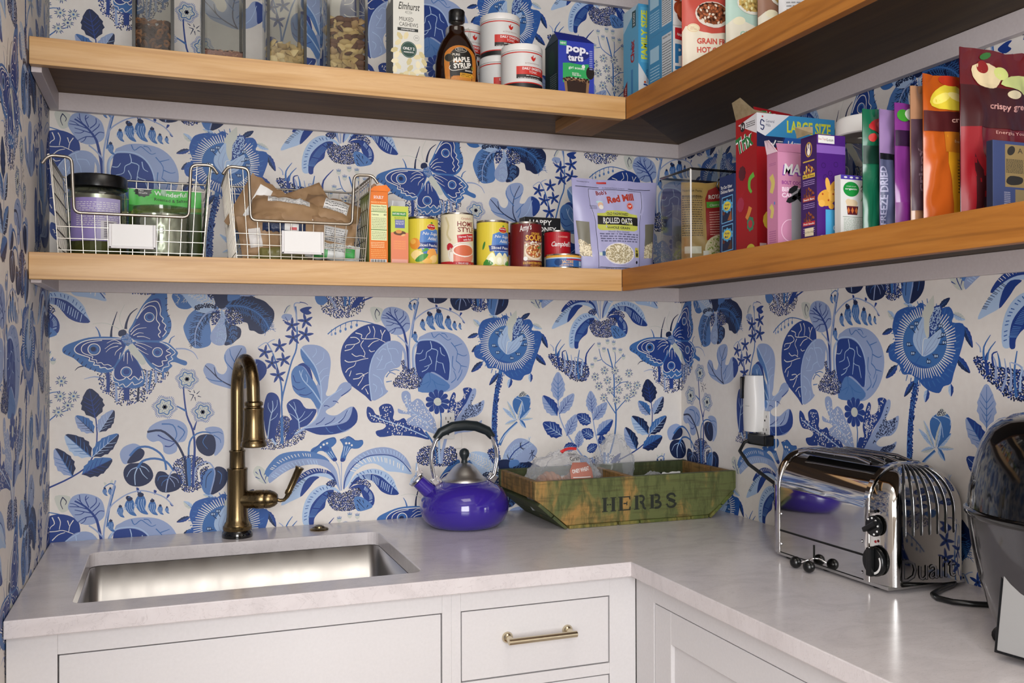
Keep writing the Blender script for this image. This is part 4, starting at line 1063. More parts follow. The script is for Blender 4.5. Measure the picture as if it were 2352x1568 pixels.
def side(name, y0, y1, m):
    g = G(); g.prism([(XB0-.004, z0), (XB1+.004, z0), (X1-.02, .050), (X1, .072), (X1, H), (X0, H), (X0, .074), (X0+.012, .066)], y0, y1, m); return g.obj(name, t, bev=.0015)
fb = side('front_board', yf, yf+.017, 'crate_paint'); side('back_board', yb-.017, yb, 'crate_green')
for s, x in ((1, X0), (-1, X1)):
    g = G(); a, b2 = sorted((x+s*.001, x+s*.0155)); g.box(a, b2, yf+.0172, yb-.0172, .073, H-.001, 'crate_rim'); g.obj('end_board', t, bev=.0015)
    for k in range(2):                                       # slanting boards below each end
        u0, u1 = k/2+.02, (k+1)/2-.01; xa, xb = XB0-.002, X0+.012; za, zb = .003, .066; g = G()
        pts = [(xa+(xb-xa)*u0, za+(zb-za)*u0), (xa+(xb-xa)*u1, za+(zb-za)*u1)]; nx, nz = -.0095*.6, -.0095*.8+.002
        pl_ = [pts[0], pts[1], (pts[1][0]+nx, pts[1][1]+nz), (pts[0][0]+nx, max(pts[0][1]+nz, .0003))]
        if s < 0: pl_ = [(-a_, b_) for a_, b_ in pl_]
        g.prism(pl_, yf-.004+k*.001, yb+.003, 'crate_green' if s > 0 else 'crate_edge'); g.obj('slat', t, bev=.001)
for a, b2 in ((XB0+.002, XB0+.130), (XB0+.134, XB0+.190), (XB0+.194, XB1-.050), (XB1-.047, XB1+.002)):
    g = G(); g.box(a, b2, yf-.003, yb+.003, .0003, .0083, 'crate_edge'); g.obj('floor_slat', t, bev=.0012)
g = G(); g.box(-.008, .008, yf+.0172, yb-.0172, .0086, H-.006, 'crate_rim'); g.obj('divider', t, bev=.001)
P = Print(4e-5)                                              # stencil letters
def serif(P, ch, x, y, h, w):
    q = lambda L_: [(x+a*w, y+b*h) for a, b in L_]; m = 'stencil_black'; S = h*.2
    def bar(a, b0, b1, wd=.24): P.poly(q([(a-wd/2, b0), (a+wd/2, b0), (a+wd/2, b1), (a-wd/2, b1)]), m)
    def ser(a, b, wd=.42): P.poly(q([(a-wd/2, b-.03), (a+wd/2, b-.03), (a+wd/2, b+.03), (a-wd/2, b+.03)]), m)
    if ch in 'HERB':
        for s in ((.2, .82) if ch == 'H' else (.22,)):
            bar(s, .05, .95); ser(s, .03); ser(s, .97)
    if ch == 'H': P.poly(q([(.36, .44), (.47, .44), (.47, .54), (.36, .54)]), m); P.poly(q([(.53, .44), (.66, .44), (.66, .54), (.53, .54)]), m)
    if ch == 'E':
        for b in (.0, .92): P.poly(q([(.40, b), (.86, b), (.86, b+.08), (.40, b+.08)]), m)
        P.poly(q([(.40, .45), (.62, .45), (.62, .54), (.40, .54)]), m); P.poly(q([(.62, .36), (.69, .36), (.69, .63), (.62, .63)]), m)
        P.poly(q([(.78, 0), (.92, 0), (.94, .26), (.86, .24)]), m); P.poly(q([(.78, 1), (.90, 1), (.92, .76), (.84, .76)]), m)
    if ch in 'RB':
        P.stroke(q([(.42, .96), (.66, .93), (.76, .76), (.66, .56), (.44, .52)]), w*.17, m, w*.13)
        if ch == 'R': P.stroke(q([(.52, .48), (.68, .40), (.76, .10), (.92, .03)]), w*.2, m, w*.14)
        else: P.stroke(q([(.44, .47), (.76, .42), (.86, .24), (.72, .06), (.42, .04)]), w*.19, m, w*.15)
    if ch == 'S': P.stroke(q([(.80, .74), (.70, .93), (.45, .97), (.22, .82), (.30, .62)]), w*.13, m, w*.2); P.stroke(q([(.30, .60), (.55, .50), (.80, .38)]), w*.24, m, w*.24); P.stroke(q([(.84, .32), (.76, .10), (.52, .02), (.28, .08), (.18, .28)]), w*.2, m, w*.11); ser(.17, .24, .16); ser(.82, .78, .16)
for i, ch in enumerate('HERBS'): serif(P, ch, -.103+i*.0432, .0345, .0345, .037)
g = G(); P.emit(g, plane(0, yf, 0)); g.obj('stencil_lettering', fb)
# ---- bagged bread standing in the crate
def crumpled_bag(name, label, c, sx, sy, sz, m, seed, cat='bread bag', neck=None, group=None):
    t_ = thing(name, label, cat, c, 0, group); g = G(); r = random.Random(seed); off = Vector((seed*3.1, seed, 0))
    def f(u, v):
        a = 2*pi*u; ph = pi*v; d = Vector((sin(ph)*cos(a), sin(ph)*sin(a), -cos(ph))); k = 1+.12*noise.noise(d*2.6+off)+.12*noise.noise(d*6+off)
        return (d.x*sx*k, d.y*sy*k, (d.z*sz*k)+sz)
    g.surf(f, 40, 26, m); g.obj('bag', t_, smooth=25); return t_
mat('bread_crust', '9c6c4c', .8); mat('bread_crumb', 'd8b68c', .85)
def loaf(t_, x, y, z, sx, sy, sz, m='bread_crust', name='loaf'):
    g = G(); g.ball((x, y, z+sz), 1, m, 20, sx, sy, sz); return g.obj(name, t_, smooth=60)
def bagprint(t_, fn, P, name='printed_label'):
    g = G(); P.emit(g, fn); return g.obj(name, t_)
cz = ZT+.0095
t1 = crumpled_bag('bread_bag', 'clear plastic bread bag printed honey wheat, in the left half of the crate', (-.452, -.185, cz), .098, .062, .083, 'bag_film', 3)
for k in range(9): loaf(t1, -.056+k*.0135, .0, .006, .0155, .043, .052+.004*sin(k*1.1))
P = Print(5e-5); P.rect(-.028, .040, .038, .074, ink('b07364')); P.poly([(-.028, .074), (.038, .074), (.026, .090), (-.016, .092)], ink('a96c5e')); P.text('ONEY WHEAT', .004, .068, .010, 'label_white', w=.052, bold=.03, rot=.1); P.rect(-.03, .026, .036, .040, ink('d5ccc8')); P.ell(.016, .031, .004, .004, ink('b02626'), 8)
P.stroke([(-.022, .056), (.03, .054)], .0022, 'label_white'); P.text('Grain', -.004, .096, .010, ink('2c2c2c'), w=.03, rot=.08); P.stroke([(-.032, .116), (-.01, .124), (.012, .122)], .007, ink('c02a2a')); P.text('Whole', -.006, .108, .006, ink('333333')); P.cut([i*.008-.04 for i in range(11)], [i*.008+.02 for i in range(14)])
bagprint(t1, lambda x, y, h: Vector((x+.020, -.062*math.sqrt(max(.03, 1-((x+.020)/.098)**2-((y*.95+.055-.083)/.084)**2))*1.12-.001-h, y*.95+.055)), P)
t2 = crumpled_bag('bread_bag', 'clear bread bag gathered upright behind the crate divider', (-.250, -.072, cz), .056, .036, .094, 'bag_film', 8); loaf(t2, 0, 0, .003, .040, .030, .034, 'bread_crumb')
t3 = crumpled_bag('bread_bag', 'clear bag of brown rolls lying low right of the crate divider', (-.195, -.185, cz), .050, .040, .050, 'bag_film', 12)
for k in range(2): loaf(t3, -.016+k*.03, 0, .006, .02, .028, .028)
t4 = thing('snack_packet', 'small blue and white packet peeking over the front board of the crate', 'packet', (-.145, -.18, cz)); g = G()
g.surf(lambda u, v: ((u-.5)*.06, .012*sin(pi*u)*sin(pi*v)-.006, .002+v*.096+.006*noise.noise(Vector((u*4, v*4, 0)))), 10, 10, ink('7f9cc4')); g.surf(lambda u, v: ((u-.5)*.06, -.012*sin(pi*u)*sin(pi*v)-.006, .002+v*.096+.006*noise.noise(Vector((u*4, v*4, 0)))), 10, 10, 'label_white'); g.obj('wrapper', t4, smooth=40)
# ---- toaster
t = thing('toaster', 'polished steel toaster with black dials and ribbed end, on the right worktop', 'toaster', (-.105, -.858, ZT), -pi/2)
# local frame: x = along the toaster (world -y), front face at -y (world -x)
Dh, Ht, zb = .094, .224, .012
def prof(k=1.0, top=Ht, n=12):
    r = .078*k; hw = Dh*k; out = [(-hw, zb), (-hw, top-r)]; out += [(-hw+r-r*cos(a), top-r+r*sin(a)) for a in [pi/2*i/n for i in range(1, n+1)]]; out += [(hw-r+r*sin(a), top-r+r*cos(a)) for a in [pi/2*i/n for i in range(0, n+1)]]; return out+[(hw, zb)]
def sweep(g, xs, ks, m, tops=None, capends=True):
    rows = [[(x, p[0], p[1]) for p in prof(k, tops[i] if tops else Ht*k+zb*(1-k))] for i, (x, k) in enumerate(zip(xs, ks))]; n = len(rows[0]); vs = [v for r in rows for v in r]
    fs = [(i*n+j, i*n+j+1, (i+1)*n+j+1, (i+1)*n+j) for i in range(len(rows)-1) for j in range(n-1)]; fs += [(i*n, (i+1)*n, (i+1)*n+n-1, i*n+n-1) for i in range(len(rows)-1)]
    if capends: fs += [tuple(range(n)), tuple((len(rows)-1)*n+j for j in range(n))]
    g.add(vs, fs, m)
g = G(); sweep(g, [-.142, .105], [.972, .972], 'polished_steel'); g.obj('shell', t, smooth=40)
g = G(); sweep(g, [-.158, -.156, -.145, -.142, -.141], [.95, 1, 1, .99, .975], 'polished_steel'); g.obj('end_band', t, smooth=40)
g = G(); sweep(g, [.104, .105, .108, .115, .117], [.975, 1, 1.0, 1.0, .985], 'polished_steel'); g.obj('end_band', t, smooth=40)
g = G(); nx_ = 14; xs = []; ks = []; tp = []
def capf(i, j, ny=30, nz=22):                                # domed end: rounded into the front, back and top
    v = j/nz; u = i/ny*2-1; z = zb+(Ht-.004-zb)*v; su = abs(u)**1; 
    zz = max(0, (z-.130)/(Ht-.004-.130)); ext = .056*math.sqrt(max(0, 1-zz**2.2)); cu = max(0, (abs(u)-.72)/.28); ext *= math.sqrt(max(0, 1-cu**2.4)); r = .078; hw = Dh*.972
    zt_ = z; lim = hw if z < Ht-.004-r else hw-r+math.sqrt(max(0, r*r-(z-(Ht-.004-r))**2)); return (.112+ext, u*lim, z)
g.add([capf(i, j) for j in range(23) for i in range(31)], [(j*31+i, j*31+i+1, (j+1)*31+i+1, (j+1)*31+i) for j in range(22) for i in range(30)], 'polished_steel'); ec = g.obj('end_cap', t, smooth=60)
for k in range(7):                                           # pressed ribs over the end cap
    u = -.62+k*.205; pts = []
    for i in range(17):
        v = .42+.58*i/16; p = capf((u+1)*15, v*22); pts.append((p[0]+.0008, p[1], p[2]+.0006))
    g = G(); g.tube(pts, [.0004]+[.0013]*15+[.0008], 'chrome', 8); g.obj('rib', ec, smooth=60)
    g = G(); g.tube([(p[0], p[1]-.0028, p[2]) for p in pts], [.0006]+[.0013]*15+[.0006], 'black_matte', 6); g.obj('groove', ec, smooth=60)
P = Print(6e-5); mat('embossed', 'c4c4c6', .2, 1); P.text('Dualit', 0, 0, .038, 'embossed', 'l', bold=-.012, w=.122); P2_ = Print(4e-5); P2_.text('Dualit', .0016, -.0016, .038, 'black_matte', 'l', bold=-.0, w=.122)  # black offset copy paints a shadow edge behind the letters
g = G(); fn_ = lambda x, y, h: (.1688+h*8, -.066+x, .022+y); P2_.emit(g, fn_); P.emit(g, lambda x, y, h: (.1692+h*8, -.066+x, .022+y)); g.obj('embossed_name', ec)
g = G(); g.box(-.155, .16, -Dh+.006, Dh-.006, .006, .0118, 'brushed_steel'); g.obj('base_plate', t)
for x in (-.135, -.02, .115):
    for y in (-.068, .068): g = G(); g.lathe([(0, 0), (.010, 0), (.012, .003), (.013, .0058), (0, .0058)], 'black_plastic', 16, x, y); g.obj('foot', t, smooth=40)
for k in range(4):                                           # bread slots across the top
    y = -.048+k*.032; g = G(); g.box(-.115, .085, y-.0085, y+.0085, Ht-.0065, Ht-.0046, 'dark_slot'); s_ = g.obj('bread_slot', t)
    g = G(); g.tube([(-.118, y-.0125, Ht-.004), (-.09, y-.0105, Ht+.003), (.05, y-.0105, Ht+.003), (.088, y-.0125, Ht-.004)], .0032, 'polished_steel', 8); g.obj('slot_lip', s_, smooth=60)
    for x in (-.09, -.03, .03, .07): g = G(); g.cyl((x, y+.003, Ht-.006), (x, y+.003, Ht+.001), .0012, 'chrome', 8); g.obj('wire_guard', s_)
fy = -Dh*.972
g = G(); g.box(-.1405, .103, fy-.0012, fy+.001, .056, .0595, 'dark_slot'); g.obj('panel_seam', t)
g = G(); g.box(-.1405, .103, fy-.0004, fy+.001, zb, zb+.002, 'dark_slot'); g.box(-.036, -.033, fy-.0013, fy, .020, .048, 'dark_slot'); g.obj('lever_slot', t)
g = G()
for s in (-1, 1):
    g.tube([(-.0345, fy, .022), (-.0345, fy-.012, .020), (-.0345+s*.018, fy-.026, .010)], .0016, 'chrome', 8); g.ball((-.0345+s*.020, fy-.028, .0125), .0115, 'black_plastic', 18)
g.obj('lever', t, smooth=50)
for x, z in ((-.137, .092), (-.137, .030), (.099, .082), (.099, .026)): g = G(); g.lathe([(0, .002), (.002, .0018), (.003, .0), (0, 0)], 'chrome', 10, M=Matrix.Translation((x, fy-.0005, z)) @ Matrix.Rotation(pi/2, 4, 'X')); g.obj('screw', t, smooth=50)
def dial(x, z, r, name, l):
    M = Matrix.Translation((x, fy-.0012, z)) @ Matrix.Rotation(pi/2, 4, 'X'); g = G(); g.lathe([(0, 0), (r, 0), (r, .005), (r*.93, .0075), (0, .008)], 'black_plastic', 32, M=M); d = g.obj(name, t, smooth=40, label=l)
    g = G(); g.box(-r*.24, r*.24, -r*.95, r*.95, .008, .017, 'black_plastic', M=M @ Matrix.Rotation(radians(-60 if r < .02 else 0), 4, 'Z')); g.obj('grip', d, bev=.002); return d, M
d1, M1 = dial(.134, .116, .0185, 'dial', 'smaller upper black dial with white marks'); d2, M2 = dial(.134, .053, .0265, 'dial', 'larger lower black timer dial')
g = G(); [g.ball(M1 @ Vector((.0145*cos(a), .0145*sin(a), .0078)), .0019, 'label_white', 8) for a in (radians(q_) for q_ in (-70, -30, 10, 50, 90, 130))]; g.obj('dial_mark', d1)
g = G(); g.add([M2 @ Vector((r_*cos(radians(a)), r_*sin(radians(a)), .0082)) for a in range(-90, 31, 12) for r_ in (.0185, .0225)], [(2*i, 2*i+1, 2*i+3, 2*i+2) for i in range(10)], 'label_white'); g.obj('dial_mark', d2)
g = G(); mat('indicator_red', '8c1f26', .3); g.lathe([(0, .002), (.0022, .0015), (.0026, 0), (0, 0)], 'indicator_red', 12, M=Matrix.Translation((.134, fy-.0006, .088)) @ Matrix.Rotation(pi/2, 4, 'X')); g.obj('indicator_lamp', t)
g = G(); g.lathe([(0, .003), (.0028, .002), (.003, 0), (0, 0)], 'black_plastic', 12, M=Matrix.Translation((.134, fy-.0006, .142)) @ Matrix.Rotation(pi/2, 4, 'X')); g.obj('button', t)
# ---- power cord of the toaster, the black plug and the white plug-in light
t = thing('power_plug', 'black plug with its cord running down from the wall socket to the toaster', 'plug', (-.020, -.398, 1.122)); g = G()
g.box(-.012, .0175, -.040, .033, -.014, .013, 'black_plastic'); g.obj('plug_body', t, bev=.004)
g = G(); g.tube([(-.008, .030, -.005), (-.016, .038, -.010), (-.035, .030, -.030), (-.065, -.05, -.052), (-.085, -.18, -.080), (-.088, -.295, -.112)], .0042, 'black_matte', 10); g.obj('cord', t, smooth=60)
t = thing('night_light', 'white plug-in emergency light standing up from the right wall socket', 'night light', (-.0045, -.372, 1.140)); g = G()
def nl(u, v):
    z = .138*v; w = .0265+.004*sin(pi*min(1, v*1.2))-.003*(v > .8)*(v-.8)*5; a = pi*u; return (-.0001-.034*sin(a)**.45*(1-.25*max(0, v-.75)*4*max(0, v-.75)), w*cos(a)*.95, z)
g.surf(nl, 24, 24, 'white_plastic'); g.add([nl(i/24, 0) for i in range(25)], [tuple(range(25))], 'white_plastic'); g.add([nl(i/24, 1) for i in range(25)], [tuple(range(25))], 'white_plastic'); nl_ = g.obj('housing', t, smooth=40)
g = G(); g.box(-.0355, -.020, .0125, .0262, .080, .135, 'black_gloss'); g.obj('lens', nl_, bev=.003)
P = Print(1e-4); P.text('Emergency Light', 0, 0, .0022, ink('444444')); g = G(); P.emit(g, lambda x, y, h: (-.0347-h, .000-x-.006, .062+y)); g.obj('caption', nl_)
# ---- sockets
def socket(label, M, wall_x=False):
    t_ = thing('wall_socket', label, 'socket', M.to_translation()); R_ = M.to_3x3().to_4x4(); g = G(); g.box(-.038, .038, -.0035, 0, -.060, .060, 'wallpaper_ground', M=R_); g.obj('cover_plate', t_, bev=.001)
    g = G(); g.box(-.0172, .0172, -.0066, -.0036, -.034, .034, 'white_plastic', M=R_); rc = g.obj('receptacle', t_, bev=.0008); g = G()
    for z in (.016, -.016):
        g.box(-.0072, -.0056, -.0068, -.00655, z, z+.0075, 'dark_slot', M=R_); g.box(.0054, .0070, -.0068, -.00655, z+.0008, z+.007, 'dark_slot', M=R_)
        g.box(-.0022, .0022, -.0068, -.00655, z-.008, z-.0035, 'dark_slot', M=R_)
    g.obj('slot', rc); return t_
s1 = socket('white wall socket on the back wall seen through the kettle handle', Matrix.Translation((-.698, -.0012, 1.146)))
s2 = socket('wall socket on the right wall behind the white plug-in light', Matrix.Translation((-.0012, -.405, 1.158)) @ Matrix.Rotation(-pi/2, 4, 'Z'))
lay_wallpaper('printed_paper', s1, -.698-.038, -.698+.038, 1.146-.06, 1.146+.06, lambda u, z, h: Vector((u+.698, -.0036-h, z-1.146)), VB)
lay_wallpaper('printed_paper', s2, .405-.038, .405+.038, 1.158-.06, 1.158+.06, lambda u, z, h: Vector((-.0036-h, .405-u, z-1.158)), VB)
# ---- black appliance at the right edge
t = thing('air_fryer', 'tall black-lidded countertop cooker cut off by the right edge of the photo', 'cooker', (-.120, -1.365, ZT))
mat('fryer_body', '4a494c', .12, .6, coat=.4)
g = G(); g.lathe([(0, .006), (.120, .006), (.134, .012), (.148, .040), (.163, .090), (.173, .140), (.178, .178), (.1785, .186), (0, .186)], 'fryer_body', 72); g.obj('pot', t, smooth=50)
g = G(); g.lathe([(0, 0), (.142, 0), (.146, .003), (.142, .0058), (0, .0058)], 'black_plastic', 48); g.obj('foot_ring', t, smooth=40)
g = G(); g.lathe([(.0, .186), (.1810, .1865), (.1835, .190), (.1835, .1945), (.1790, .198), (0, .198)], 'black_gloss', 72); g.obj('rim', t, smooth=40)
g = G(); g.lathe([(0, .1982), (.1785, .1985), (.176, .225), (.169, .262), (.160, .292), (.150, .312), (.136, .326), (.115, .335), (.08, .341), (0, .344)], 'black_gloss', 72); ld = g.obj('lid', t, smooth=50)
mat('panel_grey', '929190', .25)
pn = G(); am = radians(191)
pn.box(-.062, .062, -.004, .004, .010, .168, 'black_plastic', M=Matrix.Translation((.172*cos(am), .172*sin(am), 0)) @ Matrix.Rotation(am+pi/2, 4, 'Z') @ Matrix.Rotation(radians(-10), 4, 'X'))
pn.box(-.057, .057, -.0065, -.0042, .014, .164, 'panel_grey', M=Matrix.Translation((.172*cos(am), .172*sin(am), 0)) @ Matrix.Rotation(am+pi/2, 4, 'Z') @ Matrix.Rotation(radians(-10), 4, 'X')); pn.obj('control_panel', t, bev=.002)
t = thing('mains_lead', 'thick black cable looping on the worktop beside the toaster end', 'cable', (-.13, -1.10, ZT)); g = G()
g.tube([(.105, .095, .006), (.075, .075, .0055), (.03, .058, .0055), (-.004, .040, .0055), (-.016, .018, .0055), (-.010, -.010, .0055), (.012, -.032, .0055), (.040, -.050, .0055), (.062, -.075, .0055)], .005, 'black_plastic', 12); g.obj('cable', t, smooth=60)
# ================================================================ packaging helpers
def carton(name, label, w, d, h, pos, rz=0, front='888888', sideL=None, top=None, P=None, PL=None, PR=None, group=None, cat='box', bev=.0012, sideR=None):
    t = thing(name, label, cat, pos, rz, group); g = G(); c = [ink(front), ink(sideL or front), ink(top or front), ink(sideR or sideL or front)]
    vs = [(x, y, z) for x in (-w/2, w/2) for y in (-d/2, d/2) for z in (0, h)]
    g.add(vs, [(0, 1, 3, 2), (4, 6, 7, 5), (0, 4, 5, 1), (2, 3, 7, 6), (0, 2, 6, 4), (1, 5, 7, 3)], [c[1], c[3], c[0], c[0], c[2], c[2]]); b = g.obj('carton', t, bev=bev)
    for pr, fn, nm in ((P, plane(-w/2, -d/2, 0), 'front_print'), (PL, plane(-w/2, d/2, 0, (0, -1, 0)), 'side_print'), (PR, plane(w/2, -d/2, 0, (0, 1, 0)), 'side_print')):
        if pr: g = G(); pr.emit(g, fn); g.obj(nm, b)
    return t, b
def can(name, label, r, h, pos, P, base, rz=0, group=None, cat='can', lid='tin', m=None):
    t = thing(name, label, cat, pos, rz, group); g = G(); n = 48
    g.lathe([(0, .001), (r*.93, .001), (r*1.0, 0), (r*1.012, .0015), (r*1.0, .0035), (r*.985, .0045), (r*.985, h-.0045), (r*1.0, h-.0035), (r*1.012, h-.0018), (r*1.0, h), (r*.95, h-.0006), (r*.94, h-.004), (0, h-.004)], lid, n); b = g.obj('tin_body', t, smooth=35)
    g = G(); g.lathe([(r*.987, .0048), (r*.995, .0052), (r*.995, h-.0052), (r*.987, h-.0048)], ink(base), n, a0=-pi/2, a1=1.5*pi); lb = g.obj('paper_label', t, smooth=40); R_ = r*.996
    P.cut([k*2*pi*R_/n for k in range(-n//2, n//2)])
    g = G(); P.emit(g, lambda x, y, q: ((R_+q)*cos(x/R_-pi/2), (R_+q)*sin(x/R_-pi/2), y)); g.obj('label_print', lb); return t
def bilin(GR, a, b):
    i, j = int(a), int(b); u, v = a-i, b-j; return (GR[j][i]*(1-u)+GR[j][i+1]*u)*(1-v)+(GR[j+1][i]*(1-u)+GR[j+1][i+1]*u)*v
def pouch(name, label, w, h, th, pos, rz, P, base, PB=None, seed=1, crum=.004, cat='pouch', group=None, taper=.0, m=None, seal=.9, lean=0, rough=.28, side=None, wav=0):
    t = thing(name, label, cat, pos, rz, group); nu, nv = 22, 26; off = Vector((seed*2.7, seed*1.3, 0)); bm_ = m or ('foil_'+base); 
    if not m: mat(bm_, base, rough, spec=.6)
    def surf_pt(x, z, s, q=0):
        u = min(max(x/w+.5, 0), 1); v = min(max(z/h, 0), 1); T = th*(max(0, 4*u*(1-u))**.55)*(max(0, 1-v/seal)**.55 if v < seal else 0)*(1-.25*(1-v)**6)
        c = crum*(noise.noise(Vector((x*22, z*16, s))+off)+.6*noise.noise(Vector((x*55, z*40, s*2))+off))*(min(1, 4*u*(1-u)*2)); k = 1-taper*(1-v)+.03*cos(pi*(2*u-1))*0
        return Vector((x*k+wav*w*sin(v*7+seed)*.5, s*(T/2+.0006+q)+c+lean*v*v+wav*w*sin(v*5)*.5, z+.004*noise.noise(Vector((x*30, 0, 0))+off)*v))
    GR = [[surf_pt((i/nu-.5)*w, j/nv*h, -1) for i in range(nu+1)] for j in range(nv+1)]
    def onfilm(x, z, q): return bilin(GR, min(max((x/w+.5)*nu, 0), nu-1e-6), min(max(z/h*nv, 0), nv-1e-6))+Vector((0, -q, 0))
    g = G(); g.surf(lambda u, v: surf_pt((u-.5)*w, v*h, -1), nu, nv, bm_); fr = g.obj('front_film' if not m else 'film', t, smooth=60)
    g = G(); g.surf(lambda u, v: surf_pt((u-.5)*w, v*h, 1), nu, nv, side and ink(side) or bm_); g.obj('back_film', t, smooth=60)
    xs = [(i/nu-.5)*w for i in range(1, nu)]; ys = [j/nv*h for j in range(1, nv)]
    P.cut(xs+[(i+.5-nu/2)/nu*w for i in range(nu)], ys); g = G(); P.emit(g, lambda x, y, q: onfilm(x, y, .0011+q)); g.obj('printed_front', fr, smooth=60); return t
def fruit(P, cx, cy, r, cols, n, seed):
    rr = random.Random(seed)
    for i in range(n):
        a = rr.uniform(0, 2*pi); k = rr.uniform(0, 1)**.5; x, y = cx+r[0]*k*cos(a), cy+r[1]*k*sin(a); s = rr.uniform(.35, .6)*min(r); P.ell(x, y, s, s*rr.uniform(.55, 1), ink(rr.choice(cols)), 12, rr.uniform(0, pi), lay=8+i)
# ================================================================ lower shelf, back run: wire baskets
def basket(label, pos):
    t = thing('wire_basket', label, 'basket', pos, 0, 'wire baskets on the lower shelf'); wt_, wb_, d, h = .302, .276, .25, .192; R_ = .0032; r_ = .0010; yf = -d/2; yb = d/2
    g = G(); A = wt_/2; xi = .106; zi = .082
    def rc(pts, k=4): 
        out = []
        for i, p in enumerate(pts):
            if 0 < i < len(pts)-1:
                a = Vector(pts[i-1])-Vector(p); b = Vector(pts[i+1])-Vector(p); e = .012; pa = Vector(p)+a.normalized()*min(e, a.length/2); pb = Vector(p)+b.normalized()*min(e, b.length/2)
                out += [tuple(pa*(1-q)**2+Vector(p)*2*q*(1-q)+pb*q*q) for q in (0, .25, .5, .75, 1)]
            else: out.append(p)
        return out
    g.tube(rc([(-A-.011, yf-.004, h-.018), (-A, yf, h), (-A+.0405, yf, h-.002), (-xi, yf, zi), (xi, yf, zi), (A-.0405, yf, h-.002), (A, yf, h), (A+.011, yf-.004, h-.018)]), R_, 'wire_steel', 10); g.obj('front_rod', t, smooth=60)
    g = G(); g.tube([(-A, yf, h), (-A, yb, h)], R_*.8, 'wire_steel', 8); g.obj('side_rod', t, smooth=60); g = G(); g.tube([(A, yf, h), (A, yb, h)], R_*.8, 'wire_steel', 8); g.obj('side_rod', t, smooth=60)
    g = G(); g.tube([(-A, yb, h), (A, yb, h)], R_*.7, 'wire_steel', 8); g.obj('back_rod', t, smooth=60)
    g = G(); n = 12; z0 = .003
    X = lambda k, z: (k*2-1)*((wb_+(wt_-wb_)*z/h)/2-.004)
    for i in range(n+1):
        k = i/n; x0 = X(k, z0); inner = abs((k*2-1)*.14) < xi+.004
        zt = (zi if inner else h-.003); g.tube([(x0, yf+.001, z0), (X(k, zt), yf, zt)], r_, 'wire_steel', 6)
    for z in (.008, .031, .054): g.tube([(X(0, z), yf, z), (X(1, z), yf, z)], r_, 'wire_steel', 6)
    g.obj('front_wires', t, kind='stuff'); g = G()
    for i in range(n+1): k = i/n; g.tube([(X(k, z0), yb, z0), (X(k, h), yb, h)], r_, 'wire_steel', 6)
    for z in (.03, .06, .09, .12, .15, .175): g.tube([(X(0, z), yb, z), (X(1, z), yb, z)], r_, 'wire_steel', 6)
    g.obj('back_wires', t, kind='stuff')
    for s in (0, 1):
        g = G()
        for i in range(12): y = yf+(i+.5)*d/12; g.tube([(X(s, z0), y, z0), (X(s, h)+(s*2-1)*.004, y, h)], r_, 'wire_steel', 6)
        for z in (.015, .05, .085, .12, .155, .18): g.tube([(X(s, z), yf, z), (X(s, z), yb, z)], r_, 'wire_steel', 6)
        g.obj('side_wires', t, kind='stuff')
    g = G()
    for i in range(n+1): g.tube([(X(i/n, z0), yf, .0025), (X(i/n, z0), yb, .0025)], r_, 'wire_steel', 6)
    g.obj('floor_wires', t, kind='stuff')
    g = G(); pw, ph = .044, .0245; g.box(-pw, pw, yf-.0035, yf-.002, .0345-ph+.004, .0345+ph+.004, 'label_white'); pl_ = g.obj('label_plate', t, bev=.0008); g = G()
    for a, b, c, e in ((-pw, -pw+.006, -ph, ph), (pw-.006, pw, -ph, ph), (-pw, pw, -ph, -ph+.005)): g.box(a, b, yf-.0065, yf-.0035, .0385+c, .0385+e, 'white_paint')
    g.obj('plate_rim', pl_, bev=.0014); return t
BY = -.19
basket('left wire basket, holding the black-lidded jar and the green nut bag', (-1.4455, BY, Z1)); basket('right wire basket, heaped with brown kraft snack bags', (-1.1110, BY, Z1))
# black-lidded jar
t = thing('plastic_jar', 'large clear jar with black screw lid and purple label, in the left basket', 'jar', (-1.517, -.20, Z1+.0045)); 
g = G(); g.lathe([(0, .0), (.054, .0), (.0575, .004), (.0575, .128), (.054, .136), (.050, .140), (0, .1405)], 'green_glass', 40); bd = g.obj('body', t, smooth=45)
g = G(); g.lathe([(0, .003), (.050, .003), (.0545, .006), (.0545, .035), (0, .035)], ink('5a5a32'), 32); g.obj('contents', t)
g = G(); g.lathe([(.0568, .032), (.0572, .126)], 'steel_sink', 40, a0=-2.4, a1=-.55); g.obj('inner_foil', t, smooth=60)
g = G(); g.lathe([(.0, .141), (.0545, .141), (.0585, .143), (.0585, .164), (.0560, .168), (0, .169)], 'black_plastic', 56); ld = g.obj('lid', t, smooth=35)
P = Print(5e-5); P.rect(-.062, .030, .046, .118, ink('8d7fb8')); P.rect(-.004, .034, .046, .118, ink('a49cc4')); P.lines(-.045, .04, .062, .112, 12, 'label_white', .3, 4); P.rect(.004, .034, .036, .072, ink('c9c6cc'))
for k in range(9): P.rect(.010, .038+k*.0036, .030, .0398+k*.0036, ink('6a6470'))
P.cut([k*.0075 for k in range(-9, 9)]); g = G(); P.emit(g, lambda x, y, q: ((.0582+q)*cos(x/.0582-pi/2+.1), (.0582+q)*sin(x/.0582-pi/2+.1), y)); g.obj('paper_label', t, smooth=60)
